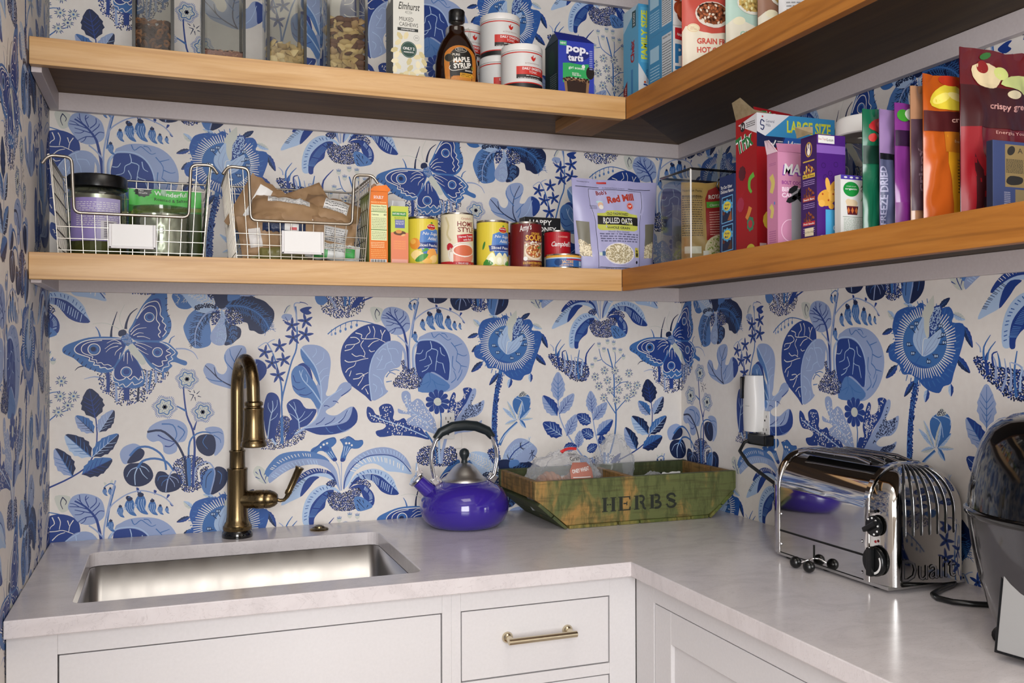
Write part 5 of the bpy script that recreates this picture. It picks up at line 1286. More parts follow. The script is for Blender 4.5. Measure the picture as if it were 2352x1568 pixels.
# foil nut jar + green bag
t = thing('plastic_jar', 'short clear jar with silver foil inside, in the left basket under the green bag', 'jar', (-1.392, -.225, Z1+.0045)); g = G(); g.lathe([(0, 0), (.054, 0), (.0575, .004), (.0575, .088), (.054, .094), (.056, .098), (.056, .106), (0, .107)], 'green_glass', 40); g.obj('body', t, smooth=45)
mat('foil', 'd2d3d4', .34, .55); g = G(); g.surf(lambda u, v: ((.051+.0035*noise.noise(Vector((u*14, v*8, 1))))*cos(-2.5+2.3*u), (.051+.0035*noise.noise(Vector((u*14, v*8, 1))))*sin(-2.5+2.3*u), .006+.084*v), 30, 14, 'foil'); g.obj('foil_liner', t, smooth=50)
P = Print(5e-5); G_ = '3fae3a'; P.rect(-.074, .122, .074, .156, ink(G_)); P.text('Wonderful', .010, .1435, .0095, 'label_white', w=.066, bold=.012); P.text('Roasted & Salted', .012, .1315, .0068, ink('10240f'), w=.070, bold=.012)
P.poly([(-.046+.016*(1+.22*(i % 2))*cos(pi*i/11), .152+.0095*(1+.22*(i % 2))*sin(pi*i/11)) for i in range(22)], ink('101510')); P.text('No\nShells', -.046, .148, .009, 'label_white', w=.018); P.rect(-.074, 0, .074, .108, ink('3a4620')); P.poly([(-.072, .10), (-.05, .122), (.0, .118), (.074, .120), (.074, .112), (-.02, .108)], ink('6b7d2e'), 2)
pouch('nut_bag', 'bright green pistachio bag standing behind the foil-lined jar', .150, .157, .024, (-1.384, -.140, Z1+.0045), 0, P, '2f7a2c', seed=5, crum=.003, cat='bag', lean=-.010)
# kraft snack bags
mat('kraft', '8f6f4c', .6, fn=lambda t_, b: (lambda n: (t_.links.new(ramp(t_, n.outputs[0], [(.3, '83664a'), (.7, 'a08260')]), b.inputs['Base Color'])))((lambda n: (t_.links.new(coords(t_, 9, 9, 9), n.inputs[0]), n)[1])(nd(t_, 'ShaderNodeTexNoise', Scale=2, Detail=3))))
def packet(label, c, sz, rot, m, seed, prints=(), fold=0, name='snack_bag', group='snack bags in the right wire basket'):
    t_ = thing(name, label, 'snack bag', c, 0, group); t_.rotation_euler = rot; w, h, th = sz; off = Vector((seed*1.7, seed*.9, 2.)); nu, nv = 20, 16
    def sp(x, z, s, q=0):
        u, v = x/w+.5, z/h+.5; e = max(0, 4*u*(1-u))**.6*max(0, 4*v*(1-v))**.5; cr = .0045*noise.noise(Vector((x*38, z*38, s))+off)+.003*noise.noise(Vector((x*90, z*90, s))+off)
        return Vector((x, s*(th/2*e+.0005+q)+cr*(e > .15)+cr*.3, z+(.0018*sin(x*900) if v > .99 or v < .01 else 0)))
    for s, nm in ((-1, 'front_film'), (1, 'back_film')): g = G(); g.surf(lambda u, v: sp((u-.5)*w, (v-.5)*h, s), nu, nv, m); g.obj(nm, t_, smooth=35)
    if prints:
        P = Print(6e-5); [P.rect(*a) if isinstance(a[0], (int, float)) else P.lines(*a[1:]) for a in prints]; P.cut([(i/nu-.5)*w for i in range(1, nu)], [(j/nv-.5)*h for j in range(1, nv)])
        GR = [[sp((i/nu-.5)*w, (j/nv-.5)*h, -1) for i in range(nu+1)] for j in range(nv+1)]
        g = G(); P.emit(g, lambda x, y, q: bilin(GR, min(max((x/w+.5)*nu, 0), nu-1e-6), min(max((y/h+.5)*nv, 0), nv-1e-6))+Vector((0, -.0010-q, 0))); g.obj('printed_panel', t_, smooth=40)
    return t_
wl = 'label_white'; D2 = radians
lab = [(-.045, .012, .045, .034, wl), ('L', -.043, .043, .013, .032, 5, ink('555555'))]
KX, KY = -1.111, -.19
packet('kraft bag standing up at the left end of the right basket, white date strip', (KX-.076, KY-.005, Z1+.120), (.11, .125, .038), (D2(8), D2(28), D2(10)), 'kraft', 1, [(-.03, -.03, .0, .05, wl)])
packet('kraft bag lying on top in the middle of the heap, white nutrition strip', (KX-.022, KY-.050, Z1+.108), (.155, .098, .046), (D2(-38), D2(6), D2(-4)), 'kraft', 2, lab)
packet('kraft bag with its flap pointing up right, behind the middle of the heap', (KX+.018, KY+.02, Z1+.134), (.135, .090, .034), (D2(-20), D2(-24), D2(8)), 'kraft', 3)
packet('kraft bag on the right of the heap with a crossed white label', (KX+.076, KY-.035, Z1+.116), (.125, .095, .042), (D2(-42), D2(14), D2(-10)), 'kraft', 4, [(-.02, -.012, .034, .03, wl), ('L', -.018, .032, -.010, .028, 5, ink('555555'))])
packet('kraft bag slumped low behind the left wires of the right basket', (KX-.075, KY-.080, Z1+.054), (.105, .095, .034), (D2(4), D2(-10), D2(8)), 'kraft', 6, [(-.035, -.02, -.01, .02, ink('c8c4c0'))])
packet('kraft bag low in the right half of the basket with a grey barcode strip', (KX+.072, KY-.078, Z1+.068), (.10, .06, .03), (D2(2), D2(10), D2(-4)), 'kraft', 7, [(-.02, -.02, .03, .012, ink('b5b5b4')), ('L', -.018, .028, -.018, .01, 6, ink('5a5a5a'))])
packet('kraft bag low behind the white name plate of the right basket', (KX+.0, KY-.06, Z1+.054), (.13, .10, .038), (D2(3), D2(3), D2(0)), 'kraft', 8)
packet('sky blue crisp packet poking out under the right-hand kraft bags', (KX+.052, KY-.070, Z1+.084), (.13, .030, .018), (D2(-10), D2(10), D2(-3)), ink('4ea3d0'), 9, [(-.03, -.006, .0, .006, wl)])
packet('white and green wrapper lying at the lower right of the right basket', (KX+.070, KY-.085, Z1+.026), (.12, .040, .022), (D2(-6), D2(6), D2(0)), ink('cdd0ce'), 10, [(-.04, -.018, -.012, .0, ink('4b9e57')), (.025, -.012, .05, .01, ink('3f9a4c')), ('L', -.03, .04, .0, .017, 4, ink('6a6a6a'))])
packet('olive green packet lying at the bottom left of the right basket', (KX-.045, KY-.085, Z1+.018), (.12, .030, .022), (D2(-8), D2(-4), D2(2)), ink('6f6a3c'), 11)
packet('navy and red wrapper behind the front rod of the right basket', (KX-.035, KY-.10, Z1+.074), (.09, .022, .010), (D2(-4), D2(2), D2(0)), ink('1c2a4a'), 12, [(-.0, -.008, .03, .008, wl), (.012, -.006, .026, .0, ink('b5242c'))])
# ================================================================ lower shelf, back run: cartons and cans
P = Print(); W_, H_ = .0425, .1605; O = 'd46e18'; g1 = ink('d3d9a8'); tx = ink('2b3d16')
P.text('SOLELY', W_/2, .144, .0065, wl, w=.022, bold=.02); P.text('ORGANIC', W_/2, .1395, .0022, ink('6b2b10'), w=.012); P.text('MANGO & ORANGE', W_/2, .1345, .0028, ink('f2d9a0'), w=.034); P.rect(.0045, .052, .0395, .131, g1); P.text('Nutrition Facts', .022, .1255, .0034, tx, w=.032, bold=.02); P.lines(.006, .038, .117, .124, 3, tx)
P.rect(.0045, .1145, .0395, .1158, ink('3e6b2a')); P.text('Calories', .006, .107, .0034, tx, 'l', bold=.02); P.text('60', .0385, .107, .0046, tx, 'r', bold=.02); P.lines(.006, .038, .079, .104, 7, ink('77805a')); P.rect(.0045, .0745, .0395, .0762, ink('3e6b2a')); P.lines(.006, .038, .055, .073, 5, ink('77805a')); P.lines(.004, .034, .036, .050, 4, ink('f6d7a8')); P.lines(.004, .038, .014, .034, 5, ink('eaa860'))
P.rect(.003, .0005, .039, .0105, wl); [P.rect(.004+k*.0021, .0005, .0048+k*.0021+(.0006 if k % 3 else 0), .0098, ink('2a2a2a')) for k in range(16)]
t, b = carton('snack_carton', 'orange fruit snack carton with green nutrition panel, right of the baskets', W_, .10, .1605, (-.9435, -.250, Z1), 0, O, '7c8a2c', P=P)
g = G(); g.prism([(-W_/2, .1608), (W_/2, .1608), (W_/2-.008, .171), (.004, .1735), (-.010, .171)], -.05, -.048, ink('e2751a')); g.prism([(-W_/2, .1608), (-.01, .1608), (-.002, .176), (-.008, .179), (-.02, .168)], -.040, -.039, ink('8b6a50')); g.prism([(.004, .1608), (.026, .162), (.034, .170), (.024, .181), (.006, .177)], -.020, -.018, ink('e2751a')); g.obj('torn_flap', b)
P = Print(); P.rect(0, .068, .0398, .130, ink('b9c24a')); P.rect(.003, .108, .035, .1175, ink('3c8b3a')); P.text('NATURE VALLEY', .019, .111, .0042, wl, w=.029, bold=.02); P.lines(.008, .032, .098, .107, 3, ink('4d6a1e')); P.rect(.0095, .0815, .0315, .1, ink('5961a0')); P.text('CHOCOLATE\nPRETZEL NUT', .0205, .089, .009, wl, w=.019, bold=.01); P.poly([(0, 0), (.0398, 0), (.0398, .071), (.02, .074), (0, .071)], ink('d9805c')); P.ell(.020, .0705, .014, .0052, ink('5d3a26')); P.ell(.018, .0735, .007, .0042, ink('c98a48')); P.ell(.028, .066, .005, .0022, ink('dcae74'), rot=.3)
[P.text('CONTAINS NUTS', .020, .050-k*.0052, .0034, ink('e8a85a'), w=.028) for k in range(4)]; P.rect(.002, .001, .038, .012, ink('dda091'))
carton('granola_box', 'slim pink and lime granola bar box beside the orange carton', .0398, .09, .1305, (-.8955, -.252, Z1), 0, 'd9805c', '8f9a3a', P=P, top='b9c24a')
P = Print(5e-5); P.stroke([(-.03, .02), (0, .045), (.03, .04)], .004, ink('a4a8bc')); pouch('foil_bag', 'white foil bag slumped behind the orange and lime boxes', .105, .165, .03, (-.900, -.155, Z1), 0, P, 'c9cacc', seed=9, crum=.010, cat='bag')
def dm(kind):
    P = Print(5e-5); r = .038; P.rect(-.119, .005, .119, .1065, ink('d2bf3c')); fruitc = ['dd8f35', 'e8b05a', 'cf7a2a'] if kind == 'Peaches' else ['e6e2b4', 'd9d79a', 'f0edcf']
    P.poly([(-.012, .078), (.036, .083), (.040, .03), (-.006, .028)], ink('4a77b8'), 2); P.ell(.0145, .0885, .0125, .0072, ink('b41f26')); P.ring(.0145, .0885, .0122, .0012, ink('dccf7a'), ry=.0070); P.text('Del Monte', .0145, .0888, .0034, wl, w=.019, bold=.02); P.text('Quality', .0145, .0835, .0022, ink('e5cf70'), w=.010); P.poly([(.011, .097), (.0145, .1), (.019, .097), (.0145, .0955)], ink('3b7a2c'))
    P.text('No Sugar', .015, .068, .0088, wl, w=.045, shear=.25, bold=.012); P.text('Added', .018, .0585, .0078, wl, w=.027, shear=.25, bold=.012); P.poly([(-.022, .052), (.038, .056), (.040, .042), (-.019, .038)], ink('223a7c')); P.text('Sliced '+kind, .0095, .0437, .0066, wl, w=.050, bold=.016); P.lines(-.012, .032, .0385, .0415, 1, wl)
    rr = random.Random(len(kind))
    if kind == 'Peaches':
        P.ell(-.026, .050, .013, .013, ink('d98a30')); P.ell(-.030, .055, .007, .006, ink('e6ac50')); P.poly([(-.036, .025), (-.02, .036), (-.002, .022), (-.018, .01)], ink('efd08c'), 3); P.poly([(.004, .034), (.022, .040), (.034, .024), (.02, .010), (.006, .016)], ink('e9a452'), 3); P.ell(.021, .016, .013, .009, ink('f2cc84'), rot=.4); P.ell(.004, .011, .012, .006, ink('edb860'))
        P.poly([(-.024, .014), (-.01, .026), (.006, .026), (-.006, .012), (-.02, .009)], ink('3f8a34'), 3); P.poly([(-.01, .03), (-.002, .04), (.008, .037)], ink('4f9a3c'), 2)
    else:
        for x, a in ((-.016, .5), (.004, 0), (.022, -.5)): P.poly([(x+.005*sin(a), .036), (x+.011, .022), (x+.009, .008), (x-.008, .008), (x-.011, .022)], ink('e9e6bd'), 3); P.ell(x, .017, .006, .008, ink('f5f2dc'))
        P.poly([(-.036, .006), (-.028, .02), (-.012, .012), (-.016, .006)], ink('3f8a34'), 2); P.poly([(.02, .008), (.028, .018), (.04, .012), (.036, .006)], ink('4f9a3c'), 2); P.ell(-.034, .052, .003, .010, ink('3c7a34'), rot=-.3)
    return P
can('food_can', 'yellow can of sliced peaches, leftmost of the row of cans', .038, .1115, (-.8328, -.250, Z1), dm('Peaches'), 'd2bf3c'); can('food_can', 'yellow can of sliced pears, between the cream soup can and the maroon one', .038, .1115, (-.6600, -.250, Z1), dm('Pears'), 'd2bf3c')
P = Print(5e-5); P.rect(-.119, .005, .119, .125, ink('d8cfb4')); P.stroke([(-.04, .115), (-.032, .095), (-.036, .075), (-.026, .06)], .005, ink('c4b890')); P.text("Campbell's", .012, .1075, .007, ink('9c2a2c'), w=.028, shear=.3); P.text('HOME', .011, .093, .0115, ink('7a2624'), w=.044, bold=.02); P.text('STYLE', .013, .080, .0115, ink('7a2624'), w=.046, bold=.02)
P.poly([(-.012, .073), (.036, .079), (.037, .062), (-.010, .056)], ink('b8202a')); P.text('Harvest Tomato', .0125, .068, .0052, wl, w=.040, bold=.015, rot=.1); P.text('with Basil', .015, .061, .0050, wl, w=.024, bold=.015, rot=.1); P.ell(.004, .030, .034, .024, ink('c9b9a8')); P.ell(.006, .038, .029, .015, ink('ece4da')); P.ell(.007, .038, .0265, .0125, ink('cc6a48')); P.poly([(-.026, .03), (-.018, .012), (.004, .006), (.026, .012), (.034, .03), (.007, .022)], ink('d5826a'), 3)
P.ring(.004, .03, .036, .0018, wl, ry=.026); P.rect(-.119, .005, .119, .0125, ink('b8202a')); P.rect(-.028, .012, -.020, .034, ink('e4ddd2')); P.poly([(-.036, .05), (-.028, .055), (-.02, .046), (-.034, .038)], ink('b0202c'), 2); P.text('VALUE SIZE', .004, .0065, .0040, wl, w=.026, bold=.02)
can('soup_can', 'tall cream tomato soup can, tallest in the row of cans', .0385, .1250, (-.7468, -.248, Z1), P, 'd8cfb4')
P = Print(5e-5); P.rect(-.119, .005, .119, .1065, ink('651518')); P.text("Amy's", -.013, .086, .019, wl, w=.031, shear=.35, rot=.2, bold=.01); P.text('ORGANIC', .012, .0805, .0060, ink('d8a63a'), w=.026, bold=.015); P.text('SOUPS', .010, .0665, .0135, ink('d8a63a'), w=.050, bold=.03); P.poly([(-.018, .064), (.036, .064), (.040, .020), (-.020, .020)], ink('b9a58a')); P.dabs([(-.018, .064), (.036, .064), (.036, .056), (-.018, .056)], 30, .004, [ink('9c5a4a'), wl], sm=0)
P.ell(.010, .040, .027, .019, ink('d8c8b0')); P.ell(.010, .042, .024, .0155, ink('a5622f')); P.dabs([(-.011, .042), (.01, .056), (.032, .042), (.01, .028)], 70, .0036, [ink('d8b070'), ink('b5452a'), ink('e8d8b8'), ink('7a3a20')]); P.dabs([(.018, .05), (.026, .058), (.032, .05)], 10, .004, [ink('3c7a3a')]); P.ell(-.015, .024, .005, .005, wl); P.text('SOUTHWESTERN VEGETABLE', .010, .0105, .0062, ink('d8a63a'), w=.062, bold=.02); P.text('FIRE ROASTED', .012, .0055, .0032, ink('d8a63a'), w=.03)
can('soup_can', 'dark maroon vegetable soup can, right of the pears', .038, .1115, (-.5752, -.250, Z1), P, '651518')
P = Print(5e-5); P.rect(-.10, .036, .10, .096, ink('a81420')); P.rect(-.10, .004, .10, .036, wl); P.text("Campbell's", .0, .057, .016, wl, w=.056, shear=.35, bold=.02); P.text('CONDENSED', .002, .082, .0040, ink('e5b8a8'), w=.026); P.ell(.004, .036, .0085, .0085, ink('8f8248')); P.ring(.004, .036, .0065, .0008, ink('c9bd82'))
can('soup_can', 'red and white condensed soup can stood behind the flat tuna can', .033, .1000, (-.4780, -.215, Z1), P, 'a81420')
P = Print(5e-5); P.rect(-.13, .004, .13, .033, ink('2f5f9e')); P.rect(-.13, .026, .13, .0335, ink('d9a13a')); P.rect(-.13, .0235, .13, .026, ink('b9cfe0')); P.rect(-.01, .0195, .045, .0225, ink('b02632')); P.text('ALBACORE', -.012, .0115, .0075, ink('d9a85a'), w=.038, bold=.02); P.text('SOLID WHITE TUNA', -.010, .0055, .0042, ink('d9a85a'), w=.034, bold=.02); P.ell(-.03, .0145, .010, .008, ink('1c3d70')); P.rect(.026, .006, .040, .017, ink('a9c3da'))
can('tuna_can', 'flat blue and yellow tuna can in front of the red soup can', .0425, .0345, (-.4945, -.290, Z1), P, '2f5f9e')
P = Print(5e-5); P.rect(-.1, .01, .1, .1, ink('16181a')); P.text('A', -.02, .07, .014, wl, shear=.2); can('food_can', 'black-labelled can in the back row between the peaches and the tall soup', .037, .098, (-.7760, -.165, Z1), P, '16181a')
P = Print(5e-5); P.rect(-.1, .01, .1, .1, ink('1a1b1e')); P.text('T', -.02, .07, .012, wl); can('food_can', 'black-labelled can in the back row between the tall soup and the pears', .037, .098, (-.6900, -.165, Z1), P, '1a1b1e')
P = Print(5e-5); P.rect(-.1, .01, .1, .09, ink('8f1c22')); P.rect(-.1, .01, .1, .04, ink('c9c2c6')); P.text('C', .0, .06, .012, wl, shear=.3); can('soup_can', 'red can in the back row between the pears and the maroon can', .035, .096, (-.6030, -.160, Z1), P, '8f1c22')
P = Print(); P.text('HAPPY', .044, .118, .0125, wl, w=.060, bold=.02); P.text('MONEY', .056, .101, .0125, wl, w=.060, bold=.02); P.text('COMPANY.', .066, .092, .0048, wl, w=.030)
carton('gift_box', 'black box lettered happy in white, behind the maroon soup can', .098, .035, .137, (-.5080, -.175, Z1), 0, '0d0e10', P=P)
# ================================================================ oats pouch and clear bin
P = Print(5e-5); LV = '9d9cc2'; wn = ink('23242c'); 
P.poly([(-.073, .199), (-.076, .19), (-.076, .150), (-.064, .118), (-.060, .014), (-.056, .008), (.056, .008), (.060, .014), (.062, .118), (.076, .150), (.076, .19), (.073, .199)], ink('a6a5c9')); P.stroke([(-.073, .199), (-.074, .160), (-.0635, .118), (-.0605, .016), (-.055, .0085), (0, .008), (.055, .0085), (.0605, .016), (.0625, .118), (.070, .160), (.070, .199)], .0011, wn, k=2); P.stroke([(-.073, .199), (0, .200), (.070, .199)], .0011, wn)
P.rect(-.108, .2035, -.045, .2048, wn); P.rect(.035, .2035, .098, .2048, wn); P.text('An Employee-Owned Company', -.005, .2025, .0030, wn, w=.062); P.rect(-.05, .214, -.024, .2185, ink('b0302c')); P.text('Resealable Package', -.085, .2145, .003, wn, w=.036)
P.text("Bob's", -.040, .186, .011, ink('7c2520'), w=.028, rot=.12, bold=.03); P.text('Red Mill', .012, .170, .018, ink('a33a2c'), w=.076, rot=.16, bold=.045); P.ell(.036, .1605, .0092, .0092, ink('c03a2c')); P.ring(.036, .1605, .0078, .0007, wl); P.text('GF', .036, .1582, .0052, wl, w=.009, bold=.03)
P.ell(-.048, .168, .009, .0032, ink('a9c4cc')); P.ell(-.046, .1605, .0070, .0075, ink('c9a68a')); P.ell(-.045, .1555, .0062, .0055, ink('d9d4cc')); P.lines(-.076, -.056, .150, .160, 3, wn)
P.poly([(-.030, .147), (-.010, .1475), (.022, .147), (.036, .1415), (.055, .1395), (.056, .1035), (.046, .0985), (-.052, .0985), (-.058, .104), (-.058, .1395), (-.036, .1415)], ink('b7bb52')); P.text('OLD FASHIONED', -.001, .1362, .0068, wn, w=.062, bold=.02); P.rect(-.058, .1125, .0565, .1335, ink('1d1b1c')); P.text('ROLLED OATS', -.001, .1155, .0145, wl, w=.084, bold=.02); P.text('WHOLE GRAIN', 0, .1025, .0058, wn, w=.066, bold=.02)
P.text("World's Best Oatmeal", 0, .0935, .0042, wn, w=.060); [P.lines(-.054+k*.001, .056-k*.001, .0885-k*.0058, .0925-k*.0058, 1, ink('5a5a78'), .7, k) for k in range(4)]
P.ell(.0, .042, .0435, .0262, ink('dcd8e0'), 40); P.ell(0, .042, .0405, .0238, ink('b9ab8c'), 40); P.dabs([(.04*cos(a), .042+.0235*sin(a)) for a in [2*pi*i/14 for i in range(14)]], 520, .0034, [ink('d9cfb4'), ink('c9bc9a'), ink('e4dcc6'), ink('a39674')], sm=2, dmin=.002)
P.text('YOU CAN SEE OUR QUALITY', 0, .0125, .0026, ink('5a5a78'), w=.04); P.rect(-.058, .036, -.050, .044, ink('c8d4c0')); P.rect(-.050, .036, -.041, .047, ink('3d5f86')); P.rect(.047, .034, .058, .058, ink('b3a83c')); P.rect(.049, .036, .056, .045, ink('3a3620')); P.ell(.0515, .049, .003, .003, ink('2a2a2a')); P.ell(.052, .022, .003, .0038, wn); P.text('NET WT 32 OZ (2 LB) 907g', -.002, .0015, .0055, ink('4a4a55'), w=.076)
P.rect(-.115, .0, -.0755, .032, ink(LV)); P.rect(.0755, .0, .115, .034, ink(LV))
for s in (-1, 1):
    P.poly([(s*.078, .034), (s*.106, .036), (s*.112, .120), (s*.080, .117)], ink('6d6a5c')); P.dabs([(s*.078, .034), (s*.106, .036), (s*.108, .075), (s*.080, .062)], 130, .0036, [ink('cbbd98'), ink('a8997a'), ink('ded2b4')], seed=5, sm=0, dmin=.003)
pouch('oats_pouch', 'big lavender stand-up pouch of rolled oats with a window, in front of the inner corner', .232, .224, .062, (-.3505, -.275, Z1), 0, P, LV, seed=21, crum=.0035, taper=.10)
def clearbin(pos, w, d, h):
    t_ = thing('clear_bin', 'clear acrylic bin in the corner holding rice and pasta pouches', 'storage bin', pos); g = G(); k = 3
    for z in (0, h): pass
    a = .006; g.box(-w/2, w/2, -d/2, -d/2+.0025, 0, h, 'clear_acrylic').box(-w/2, w/2, d/2-.0025, d/2, 0, h, 'clear_acrylic').box(-w/2, -w/2+.0025, -d/2+.0026, d/2-.0026, 0, h, 'clear_acrylic').box(w/2-.0025, w/2, -d/2+.0026, d/2-.0026, 0, h, 'clear_acrylic').box(-w/2+.003, w/2-.003, -d/2+.003, d/2-.003, .0004, .003, 'clear_acrylic'); b = g.obj('bin_wall', t_)
    g = G(); g.tube([(-w/2, -d/2, h), (w/2, -d/2, h), (w/2, d/2, h), (-w/2, d/2, h)], .0028, 'acrylic_edge', 8, closed=True); g.obj('rim', t_, smooth=60)
    for x in (-w/2, w/2): g = G(); g.tube([(x, -d/2, 0), (x, -d/2, h)], .0018, 'acrylic_edge' if x > 0 else 'label_white', 8); g.obj('corner_edge', t_)  # white left corner paints the glint along the clear edge
    g = G(); g.tube([(-.035, -d/2-.001, h-.02), (.035, -d/2-.001, h-.02), (.04, -d/2-.001, h-.035), (.03, -d/2-.001, h-.048), (-.03, -d/2-.001, h-.048), (-.04, -d/2-.001, h-.035)], .0022, 'acrylic_edge', 8, closed=True, ); g.obj('hand_hole', t_, smooth=60)
clearbin((-.205, -.4955, Z1), .210, .1310, .2045)
P = Print(5e-5); KR = 'a88a52'; P.rect(-.062, .012, -.012, .170, ink('9d8250')); P.text('Nutrition Facts', -.037, .160, .0055, ink('3b2f18'), w=.044, bold=.02); P.lines(-.060, -.016, .06, .155, 18, ink('4a3a20'), .4, 3); P.rect(-.060, .148, -.014, .1495, ink('3b2f18')); P.poly([(-.008, .05), (-.008, .145), (.0, .165), (.02, .172), (.04, .162), (.046, .14), (.044, .05)], ink('8e1f24')); P.text('ROYAL', .018, .144, .010, wl, w=.036, bold=.03); P.rect(-.006, .124, .045, .138, ink('4f9c3c')); P.text('Cilantro Lime', .020, .1275, .0055, wl, w=.036, shear=.2); P.lines(.0, .028, .062, .118, 10, ink('dba9a4'), .4, 8)
for z in (.09, .108): P.ring(.036, z, .004, .0008, ink('e0b8b0'))
P.ell(.022, .030, .034, .032, ink('d9d0b4')); P.dabs([(-.008, .03), (.022, .062), (.056, .03), (.022, .0)], 260, .0035, [ink('ebe4cc'), ink('c6bb94'), ink('8a9c4a')]); P.dabs([(.026, .02), (.042, .03), (.05, .01)], 30, .005, [ink('8e2a24'), ink('b8863a')]); P.rect(-.056, .02, -.02, .036, ink('cfccc0')); P.rect(-.016, .006, -.004, .026, wl)
pouch('rice_pouch', 'gold and red rice pouch standing inside the clear bin', .122, .182, .040, (-.2385, -.515, Z1+.004), radians(-14), P, KR, seed=31, crum=.003, seal=.95)
P = Print(5e-5); P.rect(-.045, .06, .045, .105, ink('7e9a58')); P.text('230 40', 0, .080, .008, ink('14200c'), bold=.02); P.text('tion Facts', 0, .096, .005, ink('14200c'), bold=.02); P.lines(-.04, .04, .062, .076, 4, ink('31421f'))
pouch('pasta_pouch', 'dark green pouch at the back right inside the clear bin', .10, .150, .03, (-.150, -.475, Z1+.004), 0, P, '1f3a22', seed=33, crum=.005)
P = Print(); carton('food_packet', 'small yellow box at the front right inside the clear bin', .040, .022, .056, (-.172, -.543, Z1+.004), 0, 'c9bd28', 'b8ac20', P=P.rect(.003, .004, .005, .052, ink('dad04a')))
P = Print(5e-5); P.text('ON', 0, .055, .008, wl, bold=.03); P.rect(-.03, .045, .03, .068, ink('17181a')); P.text('ON', 0, .052, .008, wl, bold=.03); pouch('food_pouch', 'orange and black pouch behind the little yellow box in the bin', .06, .075, .02, (-.166, -.515, Z1+.004), 0, P, 'b2552a', seed=34)
P = Print(5e-5); P.dabs([(-.02, .02), (0, .05), (.02, .03)], 20, .006, [ink('5f7a2e')]); pouch('produce_bag', 'thin clear bag with green leaves squeezed between the oats and the bin', .035, .150, .03, (-.245, -.405, Z1), radians(-30), P, '22301c', m='bag_film', seed=35, crum=.006)
# ================================================================ lower shelf, right leg
RX = -pi/2
def zscale(P, k):
    P.S = [([(x, y*k) for x, y in vs], fs, m, l) for vs, fs, m, l in P.S]; return P
def rbox(name, label, x0, yf, w, d, h, z, front, side, P=None, PL=None, **k):      # visible front faces the doorway (-y), side faces the room (-x)
    return carton(name, label, w, d, h, (x0+w/2, yf+d/2, z), 0, front, side, P=P, PL=PL, **k)
PL = Print(); PL.text('Try Our Other\nDelicious Flavors', .0285, .138, .016, wl, w=.046, bold=.015)
for z in (.074, .014):
    PL.poly([(.008, z), (.05, z+.003), (.05, z+.058), (.010, z+.056)], ink('6aa4cc')); PL.poly([(.010, z+.002), (.048, z+.005), (.048, z+.056), (.012, z+.054)], ink('0c1a3a')); PL.poly([(.029+.017*(1+.3*(i % 2))*cos(pi*i/10), z+.036+.012*(1+.3*(i % 2))*sin(pi*i/10)) for i in range(20)], ink('4f9ac4')); PL.ell(.029, z+.036, .0135, .0095, ink('d6c33a')); PL.text('Honey\nMaid', .029, z+.029, .013, ink('1a2a5a'), w=.018, bold=.02, shear=.1); PL.poly([(.030, z+.006), (.046, z+.004), (.044, z+.026)], ink('8c5028' if z > .05 else '4a2c1c')); PL.ell(.016, z+.022, .005, .004, ink('5a2a1c'))
rbox('cracker_box', 'navy graham cracker box squeezed between the clear bin and the red cereal box', -.282, -.6870, .10, .058, .1745, Z1, '122452', '122452', PL=PL)
W_, H_, D_ = .190, .281, .072; P = Print(); R_ = '960c15'
P.rect(0, 0, W_, H_, ink(R_)); P.rect(0, .214, W_, H_, ink('1f2d66')); P.rect(0, .236, W_, H_, ink('3584b4')); P.poly([(0, .281), (.078, .281), (.020, .236), (0, .244)], ink('d2d2d6')); P.poly([(0, .244), (.020, .236), (.064, .236), (.052, .214), (0, .214)], ink('161f48')); P.poly([(.068, .236), (.127, .236), (.115, .214), (.058, .214)], ink('2556a4')); P.text('LARGE SIZE', .126, .246, .025, ink('c9cc3a'), w=.108, bold=.03); P.text('General\nMills', .0215, .255, .014, ink('1c2c5a'), 'l', w=.020); P.stroke([(.018, .264), (.011, .268), (.009, .258), (.017, .256), (.014, .248), (.009, .251)], .0024, ink('16285a')); P.poly([(.0135, .272), (.011, .2745), (.0135, .2765), (.016, .2745)], ink('b5202c')); P.stroke([(.035, .223), (.039, .2185), (.045, .229)], .003, wl, k=1); P.lines(.049, .062, .218, .230, 3, wl, .5); P.text('14', .081, .2180, .012, wl, bold=.03); P.lines(.089, .109, .219, .228, 3, wl, .5); P.text('12', .140, .2185, .011, wl, bold=.03); P.lines(.148, .172, .219, .227, 2, wl, .5)
P.ell(.082, .150, .056, .050, ink('b9bccc'), 40); P.ell(.084, .148, .054, .048, ink('9c0f1a'), 40); P.poly([(.03, .16), (.08, .2), (.12, .196), (.135, .16)], ink('c8cadb'), 3)
for k, (dx, c) in enumerate(((.0016, 'e4e4e8'), (0, '17652f'))): P.text('Trix', .088+dx, .142-dx, .055, ink(c), w=.115, bold=.07-k*.045, rot=.12)
fruit(P, .09, .06, (.06, .04), ['d9b53a', 'b9435a', '4aa04a', 'd9762a', '7a4aa0'], 16, 5)
P.rect(.006, .003, .022, .022, ink('c9a8a8')); P.text('160', .014, .005, .008, ink('9c1420'), bold=.03); PL = Print(); PL.rect(0, 0, D_, H_, ink(R_)); PL.poly([(D_, .281), (.008, .268), (D_, .240)], ink('cfcfd4')); PL.ell(.024, .262, .0085, .010, ink('1b1c22')); PL.text('14', .024, .258, .009, wl, bold=.02); PL.lines(.036, .066, .258, .270, 3, ink('444444'), .5)
for k, c in enumerate(('e6e6ea', '1c7038')): PL.text('Trix', .034, .214, .034, ink(c), w=.056, bold=.08-k*.05, rot=.25)
